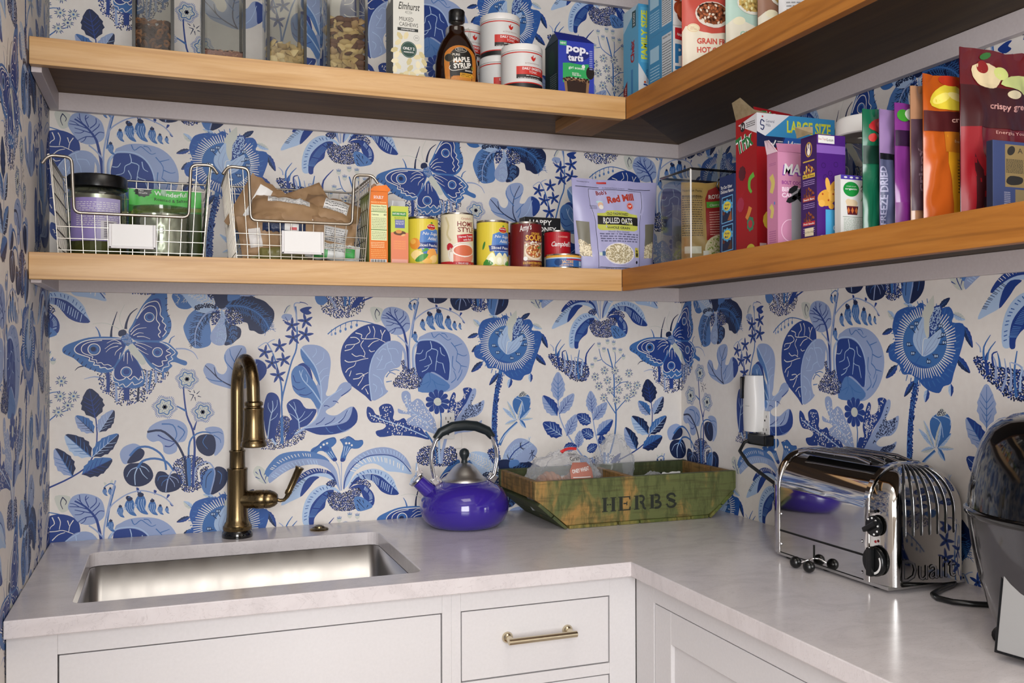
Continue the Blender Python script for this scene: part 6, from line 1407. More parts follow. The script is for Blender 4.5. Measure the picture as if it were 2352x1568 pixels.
for x, y, c, n in ((.022, .168, '4e1420', 9), (.016, .105, '9c2a44', 10), (.05, .062, '3c7a5a', 7)):
    rr = random.Random(n)
    for i in range(n): a = 2*pi*i/n; PL.ell(x+.008*cos(a), y+.010*sin(a), .0048, .0055, ink(c), 10, lay=5+i)
    PL.ell(x, y, .007, .008, ink(c if n != 7 else 'b0303c'), 12, lay=20)
PL.stroke([(.062, .160), (.048, .152), (.046, .135), (.054, .125)], .011, ink('5fae3a'), .006); PL.stroke([(.050, .096), (.044, .084), (.036, .074)], .012, ink('c9833a'), .010); PL.ell(.05, .012, .014, .010, ink('c0b43c'))
t, b = rbox('cereal_box', 'big open red fruit cereal box with a blue large size banner', -.283, -.764, W_, D_, H_, Z1, R_, '8e1018', P=P, PL=PL)
mat('cardboard', '8f7f62', .8, fn=plaster('857658', '97876a', 90, .1)); w2, d2 = W_/2, D_/2
def flap(pts, m, par, nm='flap', th=.0009):
    g = G(); n = len(pts); v0 = [Vector(p) for p in pts]; nn = (v0[1]-v0[0]).cross(v0[2]-v0[0]).normalized()*th; g.add([tuple(p) for p in v0]+[tuple(p+nn) for p in v0], [tuple(range(n)), tuple(range(2*n-1, n-1, -1))]+[(i, n+i, n+(i+1) % n, (i+1) % n) for i in range(n)], m); return g.obj(nm, par)
flap([(-w2, -d2, H_), (-w2, d2, H_), (-w2-.012, d2*.9, H_+.034), (-w2-.012, d2*.1, H_+.038), (-w2-.008, -d2*.5, H_+.018)], 'cardboard', b); flap([(-w2, d2, H_), (-w2+.10, d2, H_), (-w2+.095, d2+.002, H_+.022), (-w2+.02, d2+.002, H_+.030)], 'cardboard', b)
f2 = flap([(w2, d2, H_), (-w2+.055, d2, H_+.002), (-w2+.045, d2+.003, H_+.034), (w2-.055, d2+.003, H_+.026), (w2-.012, d2+.002, H_+.014)], ink('8e1018'), b); f2.name = 'flap'
P = Print(8e-5); [P.text('Trix', 0, 0, .015, ink(c), w=.036, bold=.08-k*.05) for k, c in enumerate(('e6e6ea', '1c7038'))]; g = G(); P.emit(g, plane(-w2+.082, d2+.0015, H_+.012)); g.obj('flap_print', f2)
PK = 'c484a4'; P = Print(); P.rect(0, 0, .06, .171, ink(PK)); P.text('MADE', .010, .128, .020, ink('7a3a9a'), 'l', w=.072, bold=.05, shear=.15); P.text('MADE', .0125, .130, .020, wl, 'l', w=.072, bold=.03, shear=.15); P.text('BOLT COOKIES', .009, .112, .0068, ink('8a3a86'), 'l', w=.060, bold=.03); P.text('BIRTHDAY\nCAKE', .009, .088, .019, ink('ecd5e4'), 'l', w=.060, bold=.03); P.ring(.028, .028, .020, .0012, ink('e8c4d8')); P.rect(.030, 0, .062, .105, ink('9c9aa0')); P.dabs([(.030, .085), (.034, .105), (.062, .105), (.062, .08), (.045, .082)], 14, .012, [ink('1e1e22')], elong=2.2)
PL = Print(); PL.rect(0, 0, .0315, .171, ink('b27292')); PL.lines(.006, .026, .148, .154, 2, ink('8a4a7a')); PL.stroke([(.012, .13), (.018, .115), (.012, .098)], .012, ink('bfae62'), .010); PL.stroke([(.010, .075), (.016, .066), (.012, .052)], .010, ink('bfae62'), .008); PL.ell(.022, .078, .002, .003, ink('4a7ab0')); PL.lines(.006, .026, .006, .030, 6, ink('8a4a7a'), .4)
t, b = rbox('cookie_box', 'pink cookie box with an opened top, in front of the red cereal box', -.340, -.907, .066, .0315, .171, Z1, PK, 'b27292', P=P, PL=PL); flap([(-.033, -.01575, .171), (.033, -.01575, .171), (.030, -.004, .190), (-.028, -.004, .188)], ink('b8799a'), b); flap([(-.033, .01575, .171), (-.033, -.01575, .171), (-.046, -.008, .192), (-.044, .008, .194)], ink('e2c8d4'), b)
PU = '441a70'; P = Print(); P.rect(0, 0, .06, .178, ink(PU)); P.rect(0, .146, .06, .160, ink('7c56a8')); P.rect(.003, .163, .037, .1765, wl); P.text('Box Tops', .012, .167, .005, ink('b03030'), w=.016); P.text('Lean', .028, .167, .005, ink('333333'), w=.014)
for x, y in ((.014, .125), (.028, .112), (.040, .128), (.018, .105)): P.ring(x, y, .0042, .0009, ink('2a0f4c'))
bx_, by_ = .020, .070; P.ell(bx_, by_, .019, .014, ink('cf9a3c'), 20, .3); P.ell(bx_+.012, by_+.018, .005, .013, ink('cf9a3c'), 14, -.5); P.ell(bx_+.003, by_+.022, .005, .013, ink('d9a94e'), 14, .2); P.ell(bx_+.014, by_+.004, .010, .010, ink('d9a94e')); P.ell(bx_+.010, by_-.014, .006, .005, ink('cf9a3c')); P.ell(bx_-.010, by_-.010, .007, .006, ink('d9a94e')); [P.ell(bx_+a, by_+c, .0018, .0018, ink('9c3a1c'), 8) for a, c in ((-.008, .006), (.004, -.004), (.014, .007))]
P.text('A', .043, .094, .015, ink('c9a83a'), bold=.03); P.rect(.018, 0, .06, .050, ink('4aa0cc')); P.text('G', .038, .014, .010, ink('cfe3ee'), bold=.04); P.ell(.012, .0, .009, .006, wl)
PL = Print(); PL.rect(0, 0, .042, .178, ink('321352')); PL.ell(.021, .155, .009, .013, ink('b8923a')); PL.ell(.021, .155, .007, .0108, ink('3a1a5a')); PL.ell(.021, .151, .004, .006, ink('e4ddd0')); PL.ell(.019, .160, .0015, .005, ink('e4ddd0')); PL.ell(.0235, .160, .0015, .005, ink('e4ddd0')); PL.lines(.006, .036, .134, .138, 1, ink('c9a83a'), .6)
for z, c, tx_ in ((.112, 'c9a83a', 'Mac & Cheese'), (.072, '9c3a2a', 'Snack Bars'), (.030, 'a8202c', 'Fruit Snacks')): PL.rect(.005, z-.006, .037, z+.001, ink(c)); PL.text(tx_, .021, z-.0045, .0035, wl if c != 'c9a83a' else ink('222222'), w=.028, bold=.02); PL.dabs([(.010, z+.003), (.015, z+.014), (.028, z+.014), (.033, z+.003)], 22, .0045, [ink('c9a04a' if z > .1 else '5a2a1c'), ink('8a4a2a')]); PL.lines(.006, .036, z-.018, z-.008, 3, ink('a48cc0'), .35)
PL.rect(.010, .006, .033, .020, ink('cfc6a8')); PL.text('GLUTEN FREE', .021, .011, .003, ink('333333'))
t, b = rbox('cracker_box', 'purple cracker box showing a golden rabbit-shaped cracker', -.345, -1.0210, .0445, .042, .178, Z1, PU, '321352', P=P, PL=PL); flap([(-.030, .021, .178), (-.030, -.021, .178), (-.028, -.018, .190), (-.036, .018, .196)], 'cardboard', b)
t = thing('storage_jar', 'clear jar with a wide white lid behind the animal cracker box', 'jar', (-.1880, -.9650, Z1)); g = G(); g.lathe([(0, 0), (.050, 0), (.055, .004), (.055, .182), (.050, .194), (.046, .196)], 'smoky_acrylic', 40); g.obj('body', t, smooth=45); g = G(); g.lathe([(0, .196), (.053, .196), (.055, .198), (.055, .224), (.052, .228), (0, .229)], 'white_plastic', 48); g.obj('lid', t, smooth=40)
for i in range(8): 
    rr = random.Random(i); g = G(); g.ball((rr.uniform(-.03, .03), rr.uniform(-.03, .03), .014+.010*i), .015, ink('a8834e'), 12, 1, 1, .35); g.obj('biscuit', t, smooth=60)
P = Print(); P.rect(0, 0, .062, .128, wl); P.rect(0, .119, .062, .128, ink('4a3a9c')); [P.ell(.010+k*.012, .1235, .0035, .002, wl) for k in range(4)]; P.ell(.0215, .099, .0165, .0155, ink('1f8a3c'), 28); P.text('organic', .0215, .0965, .0050, wl, w=.025, bold=.02); P.text('simple truth', .0215, .1035, .0026, wl, w=.02); P.text('ANIMAL\nCRACKERS', .041, .094, .014, ink('26221f'), 'l', w=.040, bold=.02)
P.ell(.023, .070, .012, .008, ink('d9c2a0')); P.ell(.016, .073, .006, .006, ink('d9c2a0')); P.poly([(.012, .064), (.036, .064), (.034, .046), (.014, .046)], ink('5c1f28')); [P.poly([(.016+k*.008, .062), (.019+k*.008, .055), (.016+k*.008, .048), (.013+k*.008, .055)], ink('c9703a')) for k in range(3)]; P.lines(.006, .058, .010, .040, 14, ink('7a9a7a'), .3); P.rect(.004, .041, .058, .0418, ink('3a6a3a')); P.rect(0, 0, .062, .008, ink('1f8a3c')); P.ell(.014, .006, .0065, .0055, ink('c8d4c8')); P.ell(.036, .006, .0065, .0055, ink('d98a2a')); P.text('A', .046, .075, .010, ink('8ab58a'), bold=.02)
rbox('cracker_box', 'white animal cracker box with a round green badge', -.3244, -1.0560, .062, .016, .104, Z1, 'd6d5d2', 'bdbcb8', P=zscale(P, .81))
def fp(name, label, xl, y, w, h, th, base, P, seed, rz=0, **k): return pouch(name, label, w, h, th, (xl+w/2, y, Z1), rz, P, base, seed=seed, rough=.2, cat='pouch', **k)
P = Print(6e-5); P.rect(-.06, .115, .06, .145, ink('0d2f24')); P.text('crispy green', -.030, .124, .0085, wl, 'l', w=.075, bold=.02, rot=.12); P.poly([(-.052, .175), (-.04, .188), (-.005, .19), (.02, .178), (.0, .164), (-.03, .165)], ink('9c1c20'), 3); P.ell(-.046, .158, .007, .007, ink('a8241f')); P.ell(-.02, .18, .014, .006, ink('c44a44')); P.poly([(-.028, .0), (-.010, .11), (.012, .11), (.03, 0)], ink('7fb89a')); P.poly([(-.05, .0), (-.042, .09), (-.034, .1), (-.034, 0)], ink('0b5a40'))
fp('snack_pouch', 'green fruit snack pouch with a tomato-red picture, first of the pouches on the right', -.3142, -1.096, .120, .206, .030, '165a40', P, 41, crum=.010)
P = Print(6e-5); P.rect(-.06, .0, .06, .118, ink('4a4f6c')); P.rect(-.06, .118, .06, .128, ink('101018')); P.rect(-.02, .0, .0, .118, ink('15161c')); P.text('FREEZE DRIED', -.034, .012, .012, ink('9a9ab4'), 'l', w=.095, bold=.03, rot=pi/2)
fp('snack_pouch', 'pale lilac and slate snack pouch edge-on behind the magenta pouch', -.3039, -1.123, .09, .200, .020, '8a709c', P, 42, crum=.008)
P = Print(6e-5); P.rect(-.055, .135, .055, .160, ink('2a1030')); P.poly([(-.03, .15), (-.02, .158), (-.005, .15), (-.008, .138), (-.02, .142)], ink('dcd8de'), 3); P.ell(-.040, .184, .012, .010, ink('3a8a2a')); P.ell(-.020, .186, .017, .012, ink('ccd2c4')); P.ell(-.002, .184, .014, .011, ink('dfe3da')); P.rect(-.055, 0, .055, .045, ink('6a1f6e'))
fp('snack_pouch', 'magenta purple snack pouch, between the lilac and the orange pouches', -.2933, -1.145, .110, .204, .022, '74307a', P, 43, crum=.006)
P = Print(6e-5); P.rect(-.045, .03, .045, .175, ink('4a3540')); P.text('crispy', -.022, .060, .012, ink('8a7480'), 'l', w=.070, rot=pi/2, bold=.02)
fp('snack_pouch', 'dusky tan and mauve pouch edge-on just left of the orange one', -.2816, -1.166, .090, .228, .018, 'a37a5c', P, 44, crum=.008)
P = Print(6e-5); P.rect(-.064, .150, .064, .182, ink('4a1a1c')); P.text('crispy green', -.014, .162, .0105, ink('dcb0a4'), 'l', w=.072, bold=.02, rot=.06); P.poly([(-.05, .19), (-.045, .210), (-.02, .225), (.01, .222), (.03, .205), (.045, .192), (.0, .184)], ink('d8c23a'), 3); P.ell(-.012, .232, .020, .008, ink('b8341c'), 16, -.1); P.ell(-.03, .203, .018, .007, ink('e8d76a'), 14, .4); P.ell(.002, .205, .020, .007, ink('ead98a'), 14, -.3); P.ell(.026, .197, .012, .007, ink('e4cf70'), 12, .5); P.poly([(-.012, 0), (-.028, .15), (.064, .15), (.064, 0)], ink('c88c1a')); P.rect(-.03, .118, .064, .15, ink('b36a1a')); P.text('Energize Your Day', -.012, .132, .0055, ink('e8c89a'), 'l', w=.060); P.lines(-.006, .030, .055, .110, 11, ink('4a3010'), .4, 3); P.rect(.016, .002, .026, .024, wl); P.rect(.026, .002, .034, .024, ink('15130f'))
fp('snack_pouch', 'bright orange and yellow mango snack pouch leaning open at the top', -.2815, -1.192, .128, .240, .030, 'b0521a', P, 45, crum=.006)
P = Print(6e-5); P.rect(-.08, .150, .08, .215, ink('3a0f12')); P.text('crispy green', -.030, .176, .0120, ink('cf9a90'), 'l', w=.088, bold=.02, rot=.04); P.text('Energize Your Day', -.018, .140, .0065, ink('cf9a90'), 'l', w=.080); P.poly([(-.050, .225), (-.055, .245), (-.02, .252), (.0, .235), (-.01, .215), (-.035, .213)], ink('d8c49a'), 3); P.ell(-.035, .245, .012, .010, ink('8a1c18')); P.ell(.0, .238, .014, .010, ink('c9cf7a')); P.poly([(.0, .222), (.02, .236), (.07, .232), (.08, .215), (.05, .205), (.03, .214)], ink('b9c07a'), 3); P.ell(.022, .206, .014, .007, ink('cdbf9c')); P.poly([(-.08, .0), (-.08, .15), (-.05, .15), (-.02, .0)], ink('8a121c')); P.poly([(-.062, .0), (-.058, .11), (-.036, .06), (-.024, .0)], ink('3c1014')); P.ell(-.03, .262, .012, .005, ink('2f6a2c'), 10, .3)
fp('snack_pouch', 'large dark red apple snack pouch at the right edge of the lower shelf', -.2520, -1.235, .160, .272, .036, '5e1016', P, 46, crum=.007)
P = Print(); P.rect(.024, .068, .062, .152, ink('8a7448')); P.ell(.036, .140, .007, .010, ink('26221a'), rot=-.5); P.text('A', .054, .136, .010, ink('26221a')); P.lines(.026, .060, .096, .124, 10, ink('4a4028'), .7); P.poly([(.026, .078), (.034, .090), (.058, .088), (.056, .076), (.036, .072)], ink('201c16'), 3); P.rect(.044, .0, .064, .064, ink('83704a')); P.lines(.022, .034, .0, .060, 16, ink('9a98a8'), .5)
rbox('food_box', 'slate blue carton with kraft brown panels, rightmost on the lower shelf', -.2470, -1.2900, .10, .012, .119, Z1, '34406a', '1c2238', P=zscale(P, .75))
# ================================================================ upper shelf
def canister(label, x, w, fillh, fill, seed):
    d = .105; h = .26; yf = -.285; t_ = thing('food_canister', label, 'canister', (x, yf+d/2, Z2)); g = G(); r = .012
    o = rrect(-w/2, w/2, -d/2, d/2, r, 4); i_ = rrect(-w/2+.0025, w/2-.0025, -d/2+.0025, d/2-.0025, r*.8, 4); n = len(o)
    g.add([(a, b, z) for z in (0, h) for a, b in o], [(k, (k+1) % n, n+(k+1) % n, n+k) for k in range(n)]+[tuple(range(n))], 'smoky_acrylic'); g.obj('container_wall', t_, smooth=50, norm=False)
    g = G(); [g.box(sx*(w/2-.004)-.003, sx*(w/2-.004)+.003, sy*(d/2-.004)-.003, sy*(d/2-.004)+.003, .002, h, 'acrylic_edge') for sx in (-1, 1) for sy in (-1, 1)]; g.obj('corner_edges', t_, kind='stuff')
    g = G(); g.box(-w/2-.001, w/2+.001, -d/2-.001, d/2+.001, h, h+.012, 'white_plastic'); g.obj('lid', t_, bev=.003)
    rr = random.Random(seed); g = G(); ix, iy = w/2-.006, d/2-.006
    def piece(c, s, k, m):
        R3 = Matrix.Translation(Vector(c)) @ Matrix.Rotation(rr.uniform(0, 6.3), 4, 'Z') @ Matrix.Rotation(rr.uniform(-1.4, 1.4), 4, 'X') @ Matrix.Rotation(rr.uniform(-1, 1), 4, 'Y')
        if k == 'ring': g.add([R3 @ Vector(((s*.66+s*.36*cos(b))*cos(a), (s*.66+s*.36*cos(b))*sin(a), s*.36*sin(b))) for a in [2*pi*i/9 for i in range(9)] for b in [2*pi*j/5 for j in range(5)]], [(i*5+j, i*5+(j+1) % 5, ((i+1) % 9)*5+(j+1) % 5, ((i+1) % 9)*5+j) for i in range(9) for j in range(5)], m)
        elif k == 'pillow': g.surf(lambda u, v: R3 @ Vector(((u-.5)*2*s, (v-.5)*2*s, s*.45*(16*u*(1-u)*v*(1-v))**.6)), 4, 4, m); g.surf(lambda u, v: R3 @ Vector(((u-.5)*2*s, (v-.5)*2*s, -s*.45*(16*u*(1-u)*v*(1-v))**.6)), 4, 4, m)
        else: g.ball(c, s, m, 6, 1.3, .8, .7)
    hz = 0
    if fill == 'grain':
        g.surf(lambda u, v: ((u*2-1)*ix, (v*2-1)*iy, fillh+.004*noise.noise(Vector((u*5, v*5, seed)))), 14, 14, 'grain_mix'); g.box(-ix, ix, -iy, iy, .004, fillh-.003, 'grain_mix')
        for k in range(160): piece((rr.uniform(-ix, ix), -iy+rr.uniform(0, .003), rr.uniform(.004, fillh)), .0020, 'b', rr.choice(('grain_a', 'grain_b')))
    else:
        s = .0085 if fill[0] == 'ring' else .0105; core = fillh-.018; g.box(-ix+.012, ix-.012, -iy+.012, iy-.012, .004, max(core, .01), fill[2][-1])
        for z in [s*.8+q*s*1.15 for q in range(int(fillh/(s*1.15)))]:
            for x_ in [-ix+s*.7+q*s*1.55 for q in range(int(2*ix/(s*1.55))+1)]:
                for y_ in (-iy+s*.8, -iy+s*2.0, 0, iy-s): 
                    if y_ > -iy+s*2.1 and z < core: continue
                    piece((min(max(x_+rr.uniform(-.5, .5)*s, -ix+s*.8), ix-s*.8), y_+rr.uniform(0, .5)*s, z+rr.uniform(-.4, .4)*s), s*rr.uniform(.85, 1.05), fill[0] if len(fill[1]) == 0 or rr.random() < .6 else fill[1], rr.choice(fill[2]))
    g.obj('cereal', t_, kind='stuff', norm=False, smooth=50)
for n_, c_ in (('oring_a', '6b4526'), ('oring_b', '8a5c34'), ('oring_c', '3a2416'), ('chex_a', 'c9b078'), ('chex_b', 'd8c28e'), ('chex_c', 'b59a62'), ('mix_a', '5f3b22'), ('mix_b', 'a98a5c'), ('grain_a', '8a5a48'), ('grain_b', 'b08468')): mat(n_, c_, .75)
mat('grain_mix', '84584a', .85)
canister('leftmost clear canister, a third full of dark brown cereal rings', -1.4072, .0815, .080, ('ring', '', ('oring_a', 'oring_b', 'oring_c')), 1)
canister('second clear canister from the left, nearly empty with reddish grains', -1.2684, .0895, .030, 'grain', 2)
canister('third clear canister from the left, holding pale square cereal', -1.1388, .0855, .066, ('pillow', '', ('chex_a', 'chex_b', 'chex_c')), 3)
canister('fourth clear canister, tall with mixed brown and tan square cereal', -1.0081, .0915, .140, ('pillow', 'b', ('mix_a', 'mix_a', 'mix_b', 'chex_a', 'chex_c')), 4)
P = Print(); P.rect(0, 0, .072, .24, ink('c9c8c0')); P.text('Elmhurst', .037, .168, .0165, ink('20201e'), w=.050, shear=.3, bold=.01); P.text('EST 1925', .036, .161, .0026, ink('20201e')); P.ring(.036, .1622, .008, .0005, ink('20201e'), ry=.003); P.text('MILKED\nCASHEWS', .036, .130, .021, ink('24241f'), w=.044); P.rect(.010, .1195, .058, .1265, ink('1c2220')); P.text('UNSWEETENED', .034, .1215, .0032, wl, w=.032, bold=.02); P.ring(.054, .106, .0062, .0005, ink('555555')); P.text('3X', .054, .1042, .0042, ink('444444'))
P.dabs([(.004, .012), (.006, .105), (.03, .112), (.045, .095), (.068, .08), (.068, .02)], 26, .0115, [ink('cfc39a'), ink('d9cfae'), ink('bfb284')], seed=4, elong=1.7); P.ell(.036, .078, .0185, .0185, ink('1f3f36'), 32); P.ring(.036, .078, .0165, .0006, ink('8aa098')); P.text('ONLY 2', .036, .077, .0066, wl, w=.027, bold=.03); P.text('INGREDIENTS', .036, .0705, .0032, wl, w=.023, bold=.02); P.lines(.006, .066, .004, .007, 1, ink('666666'), .6)
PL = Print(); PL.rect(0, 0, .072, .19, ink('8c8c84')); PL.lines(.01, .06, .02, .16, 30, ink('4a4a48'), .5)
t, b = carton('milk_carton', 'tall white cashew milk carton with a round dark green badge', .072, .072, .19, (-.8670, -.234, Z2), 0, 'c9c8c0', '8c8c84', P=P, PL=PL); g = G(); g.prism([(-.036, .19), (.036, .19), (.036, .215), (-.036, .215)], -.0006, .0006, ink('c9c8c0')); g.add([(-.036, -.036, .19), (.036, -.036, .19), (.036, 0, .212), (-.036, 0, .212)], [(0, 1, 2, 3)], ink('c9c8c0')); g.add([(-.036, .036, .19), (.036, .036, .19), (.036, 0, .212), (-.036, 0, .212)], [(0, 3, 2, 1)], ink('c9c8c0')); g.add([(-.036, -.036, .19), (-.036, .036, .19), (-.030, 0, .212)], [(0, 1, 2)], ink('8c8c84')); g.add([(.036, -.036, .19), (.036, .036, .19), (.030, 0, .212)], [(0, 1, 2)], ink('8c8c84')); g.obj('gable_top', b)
# maple syrup
mat('amber', '1c0a04', .06, coat=.3); mat('amber_light', '3a1606', .05); t = thing('syrup_bottle', 'dark amber maple syrup bottle with a small glass handle and orange label', 'bottle', (-.7455, -.245, Z2))
g = G(); pr = [(0, 0), (.046, 0), (.0515, .005), (.0525, .020), (.0515, .060), (.0470, .088), (.0380, .112), (.0270, .128), (.0205, .136), (.0190, .142), (.0192, .147), (.0180, .152)]; g.lathe(pr, 'amber', 48, sy=.72); bt = g.obj('bottle', t, smooth=50)
g = G(); g.lathe([(.0180, .152), (.0165, .155), (.0165, .163)], 'clear_acrylic', 32, sy=.9); g.obj('neck', t, smooth=50)
g = G(); g.lathe([(0, .162), (.0180, .162), (.0190, .164), (.0190, .186), (.0172, .189), (0, .189)], 'black_plastic', 40); g.obj('cap', t, smooth=35); g = G(); g.tube([(.019, 0, .145), (.028, 0, .150), (.032, 0, .142), (.030, 0, .130), (.026, 0, .124)], .0035, 'clear_acrylic', 10); g.obj('handle', t, smooth=60)
P = Print(5e-5); ol = [(-.036, .016), (-.038, .07), (-.030, .088), (-.012, .098), (.012, .098), (.030, .088), (.038, .07), (.036, .016), (.028, .006), (-.028, .006)]; P.poly(ol, ink('b06a20'), 3); P.poly([(x*.72, .024+(y-.024)*.93) for x, y in ol[:8]]+[(.02, .026), (-.02, .026)], ink('14120f'), 3); P.poly([(-.036, .024), (.036, .024), (.034, .014), (.026, .008), (-.026, .008), (-.034, .014)], ink('b8762a'))
P.ell(0, .088, .014, .0065, ink('14120f')); P.ring(0, .088, .0135, .0008, ink('cfcac0'), ry=.006); P.text('PRIVATE\nSELECTION', 0, .0855, .0058, ink('d9d5cc'), w=.019); P.text('PURE', -.012, .073, .0055, ink('cfcac0'), bold=.02); P.text('MAPLE', .001, .059, .0120, ink('d9d5cc'), w=.041, bold=.04, rot=.12); P.text('SYRUP', .003, .045, .0125, ink('d9d5cc'), w=.043, bold=.04, rot=.12); P.stroke([(-.026, .05), (-.028, .043), (-.02, .038), (0, .042), (.02, .048)], .0012, ink('d9d5cc')); P.text('GRADE A', .018, .038, .0036, ink('d9d5cc'), bold=.02); P.poly([(-.004, .034), (.026, .034), (.031, .029), (.026, .024), (-.004, .024)], ink('cc9426')); P.text('AMBER COLOR\nRICH TASTE', .011, .0255, .007, ink('3a2408'), w=.026, bold=.02); P.text('12 FL OZ (354mL)', 0, .0135, .0036, ink('4a2c10'), w=.026, bold=.02); P.ell(-.028, .068, .010, .010, ink('1d1a16')); P.ring(-.028, .068, .0095, .0005, ink('9a8a5a')); P.poly([(.024, .049), (.028, .053), (.032, .049), (.030, .044), (.026, .044)], ink('8a7a2a'))
P.cut([k*.006 for k in range(-8, 9)], [k*.008 for k in range(1, 14)])
import bisect
def bot(x, y, q):
    k = max(1, min(len(pr)-1, bisect.bisect([p[1] for p in pr[1:]], y)+0)); a, b = pr[k], pr[min(k+1, len(pr)-1)]; R_ = a[0]+(b[0]-a[0])*((y-a[1])/((b[1]-a[1]) or 1)) if b[1] > a[1] else a[0]; s_ = x/R_; s_ = max(-.97, min(.97, s_)); return (x, -R_*.72*math.sqrt(1-s_*s_)-.0012-q, y)
g = G(); P.emit(g, bot); g.obj('paper_label', bt)
def tonic(label, x, y, z):
    P = Print(5e-5); RD = 'b8261c'; P.rect(-.155, .001, .155, .084, ink('c9c8c6')); P.rect(-.155, .0, .155, .010, ink('1a1a1a')); P.rect(-.155, .010, .155, .0125, ink(RD)); P.rect(-.155, .0795, .155, .082, ink(RD)); P.rect(-.030, .030, .06, .0485, ink(RD)); P.rect(-.030, .0205, .06, .030, ink('1b1413')); P.text('DAILY DIGESTIVE', .012, .0405, .0058, wl, w=.056, bold=.03); P.text('TONIC', .011, .0328, .0055, wl, w=.022); P.text('BERRY LEMONADE FLAVOR', .012, .0265, .0020, wl, w=.038, bold=.03); P.lines(-.026, .03, .0215, .0245, 1, ink('a09a96'), .5); P.text('ACTIVATEDYOU', .010, .0540, .0032, ink('8a5a4a'), w=.040)
    for a in (0, 1, -1): P.poly([(.011+a*.0005, .061), (.011+a*.0055, .066), (.011+a*.0060-(.0 if a else 0), .072), (.011+a*.001, .076 if a == 0 else .068), (.011-(.004 if a == 0 else 0), .069)], ink(RD), 2)
    t_ = thing('supplement_jar', label, 'jar', (x, y, z), 0, 'white tonic jars on the upper shelf'); r = .0485; g = G(); g.lathe([(0, 0), (r*.97, 0), (r, .002), (r, .084), (r*.96, .086), (0, .086)], 'label_white', 48); bd = g.obj('body', t_, smooth=40); g = G(); g.lathe([(0, .0862), (r*1.0, .0862), (r*1.01, .088), (r*1.01, .098), (r*.98, .1015), (r*.9, .1020), (0, .1020)], 'white_plastic', 48); g.obj('lid', t_, smooth=35)
    P.cut([k*2*pi*r/48 for k in range(-24, 25)]); g = G(); P.emit(g, lambda a, b, q: ((r+.0001+q)*cos(a/r-pi/2), (r+.0001+q)*sin(a/r-pi/2), b)); g.obj('printed_label', bd, smooth=40)
tonic('white tonic jar at the front of the group, standing directly on the shelf', -.6000, -.2890, Z2); tonic('white tonic jar under the highest one, mostly hidden behind the front jar', -.6200, -.1880, Z2); tonic('highest white tonic jar, stacked in the middle of the group', -.6180, -.1900, Z2+.1023)
tonic('white tonic jar stacked behind the syrup bottle', -.6760, -.0900, Z2+.1023); tonic('white tonic jar at the back left bottom of the group, beside the syrup bottle', -.6750, -.0900, Z2)
# toaster pastry box
BL = '2b3aa0'; P = Print(); P.rect(0, 0, .094, .134, ink(BL)); P.rect(.004, .122, .022, .133, ink('3fa06a')); P.text('NEW!', .013, .125, .005, wl, w=.014, bold=.02); P.poly([(.022, .093), (.030, .117), (.052, .121), (.072, .113), (.082, .104), (.072, .094), (.050, .086), (.036, .082)], ink('1d2670'), 3)
for k, (c, b_) in enumerate((('1a2266', .09), ('dcdce6', .045))): P.text('pop.', .050, .102, .020, ink(c), w=.058, bold=b_, rot=-.04); P.text('tarts', .046, .087, .015, ink(c), w=.040, bold=b_, rot=.04)
P.poly([(.012, .080), (.028, .082), (.060, .080), (.080, .083), (.082, .034), (.012, .034)], ink('2f9a55')); P.text('girl scouts', .048, .066, .0085, ink('d4e2d6'), w=.042, bold=.02); P.ell(.066, .076, .0045, .0045, wl); P.ell(.084, .062, .011, .0155, ink('1c1412')); P.text('FROSTED\nTHIN MINTS', .048, .052, .0075, wl, w=.024, bold=.02); P.lines(.030, .066, .046, .0485, 1, wl, .6); P.poly([(.014, .044), (.024, .047), (.046, .046), (.072, .047), (.082, .042), (.078, .0), (.020, .0)], ink('8a6a4a')); P.poly([(.022, .038), (.046, .040), (.074, .037), (.071, 0), (.026, 0)], ink('2c1a12')); P.dabs([(.018, .046), (.078, .046), (.076, .038), (.022, .038)], 30, .005, [ink('3a2016'), ink('1e100c')]); P.lines(.082, .090, .070, .118, 10, ink('8a90c8'), .6)
PL = Print(); PL.rect(0, 0, .08, .134, ink('172a2c')); PL.lines(.03, .07, .01, .06, 10, ink('6a7a78'), .4); PL.ell(.04, .09, .02, .03, ink('1c3a30'))
t, b = carton('pastry_box', 'blue and green toaster pastry box with an opened top, right of the tonic jars', .094, .080, .134, (-.4620, -.255, Z2), 0, BL, '172a2c', P=P, PL=PL)
flap([(-.047, -.040, .134), (.047, -.040, .134), (.036, -.006, .160), (-.044, -.006, .164)], ink('1f2c84'), b); flap([(.047, .04, .134), (-.047, .04, .134), (-.040, .010, .166), (.030, .010, .160)], ink('c9c8cc'), b); flap([(-.047, .04, .134), (-.047, -.04, .134), (-.040, -.01, .158), (-.040, .012, .162)], ink('1c2a2c'), b)
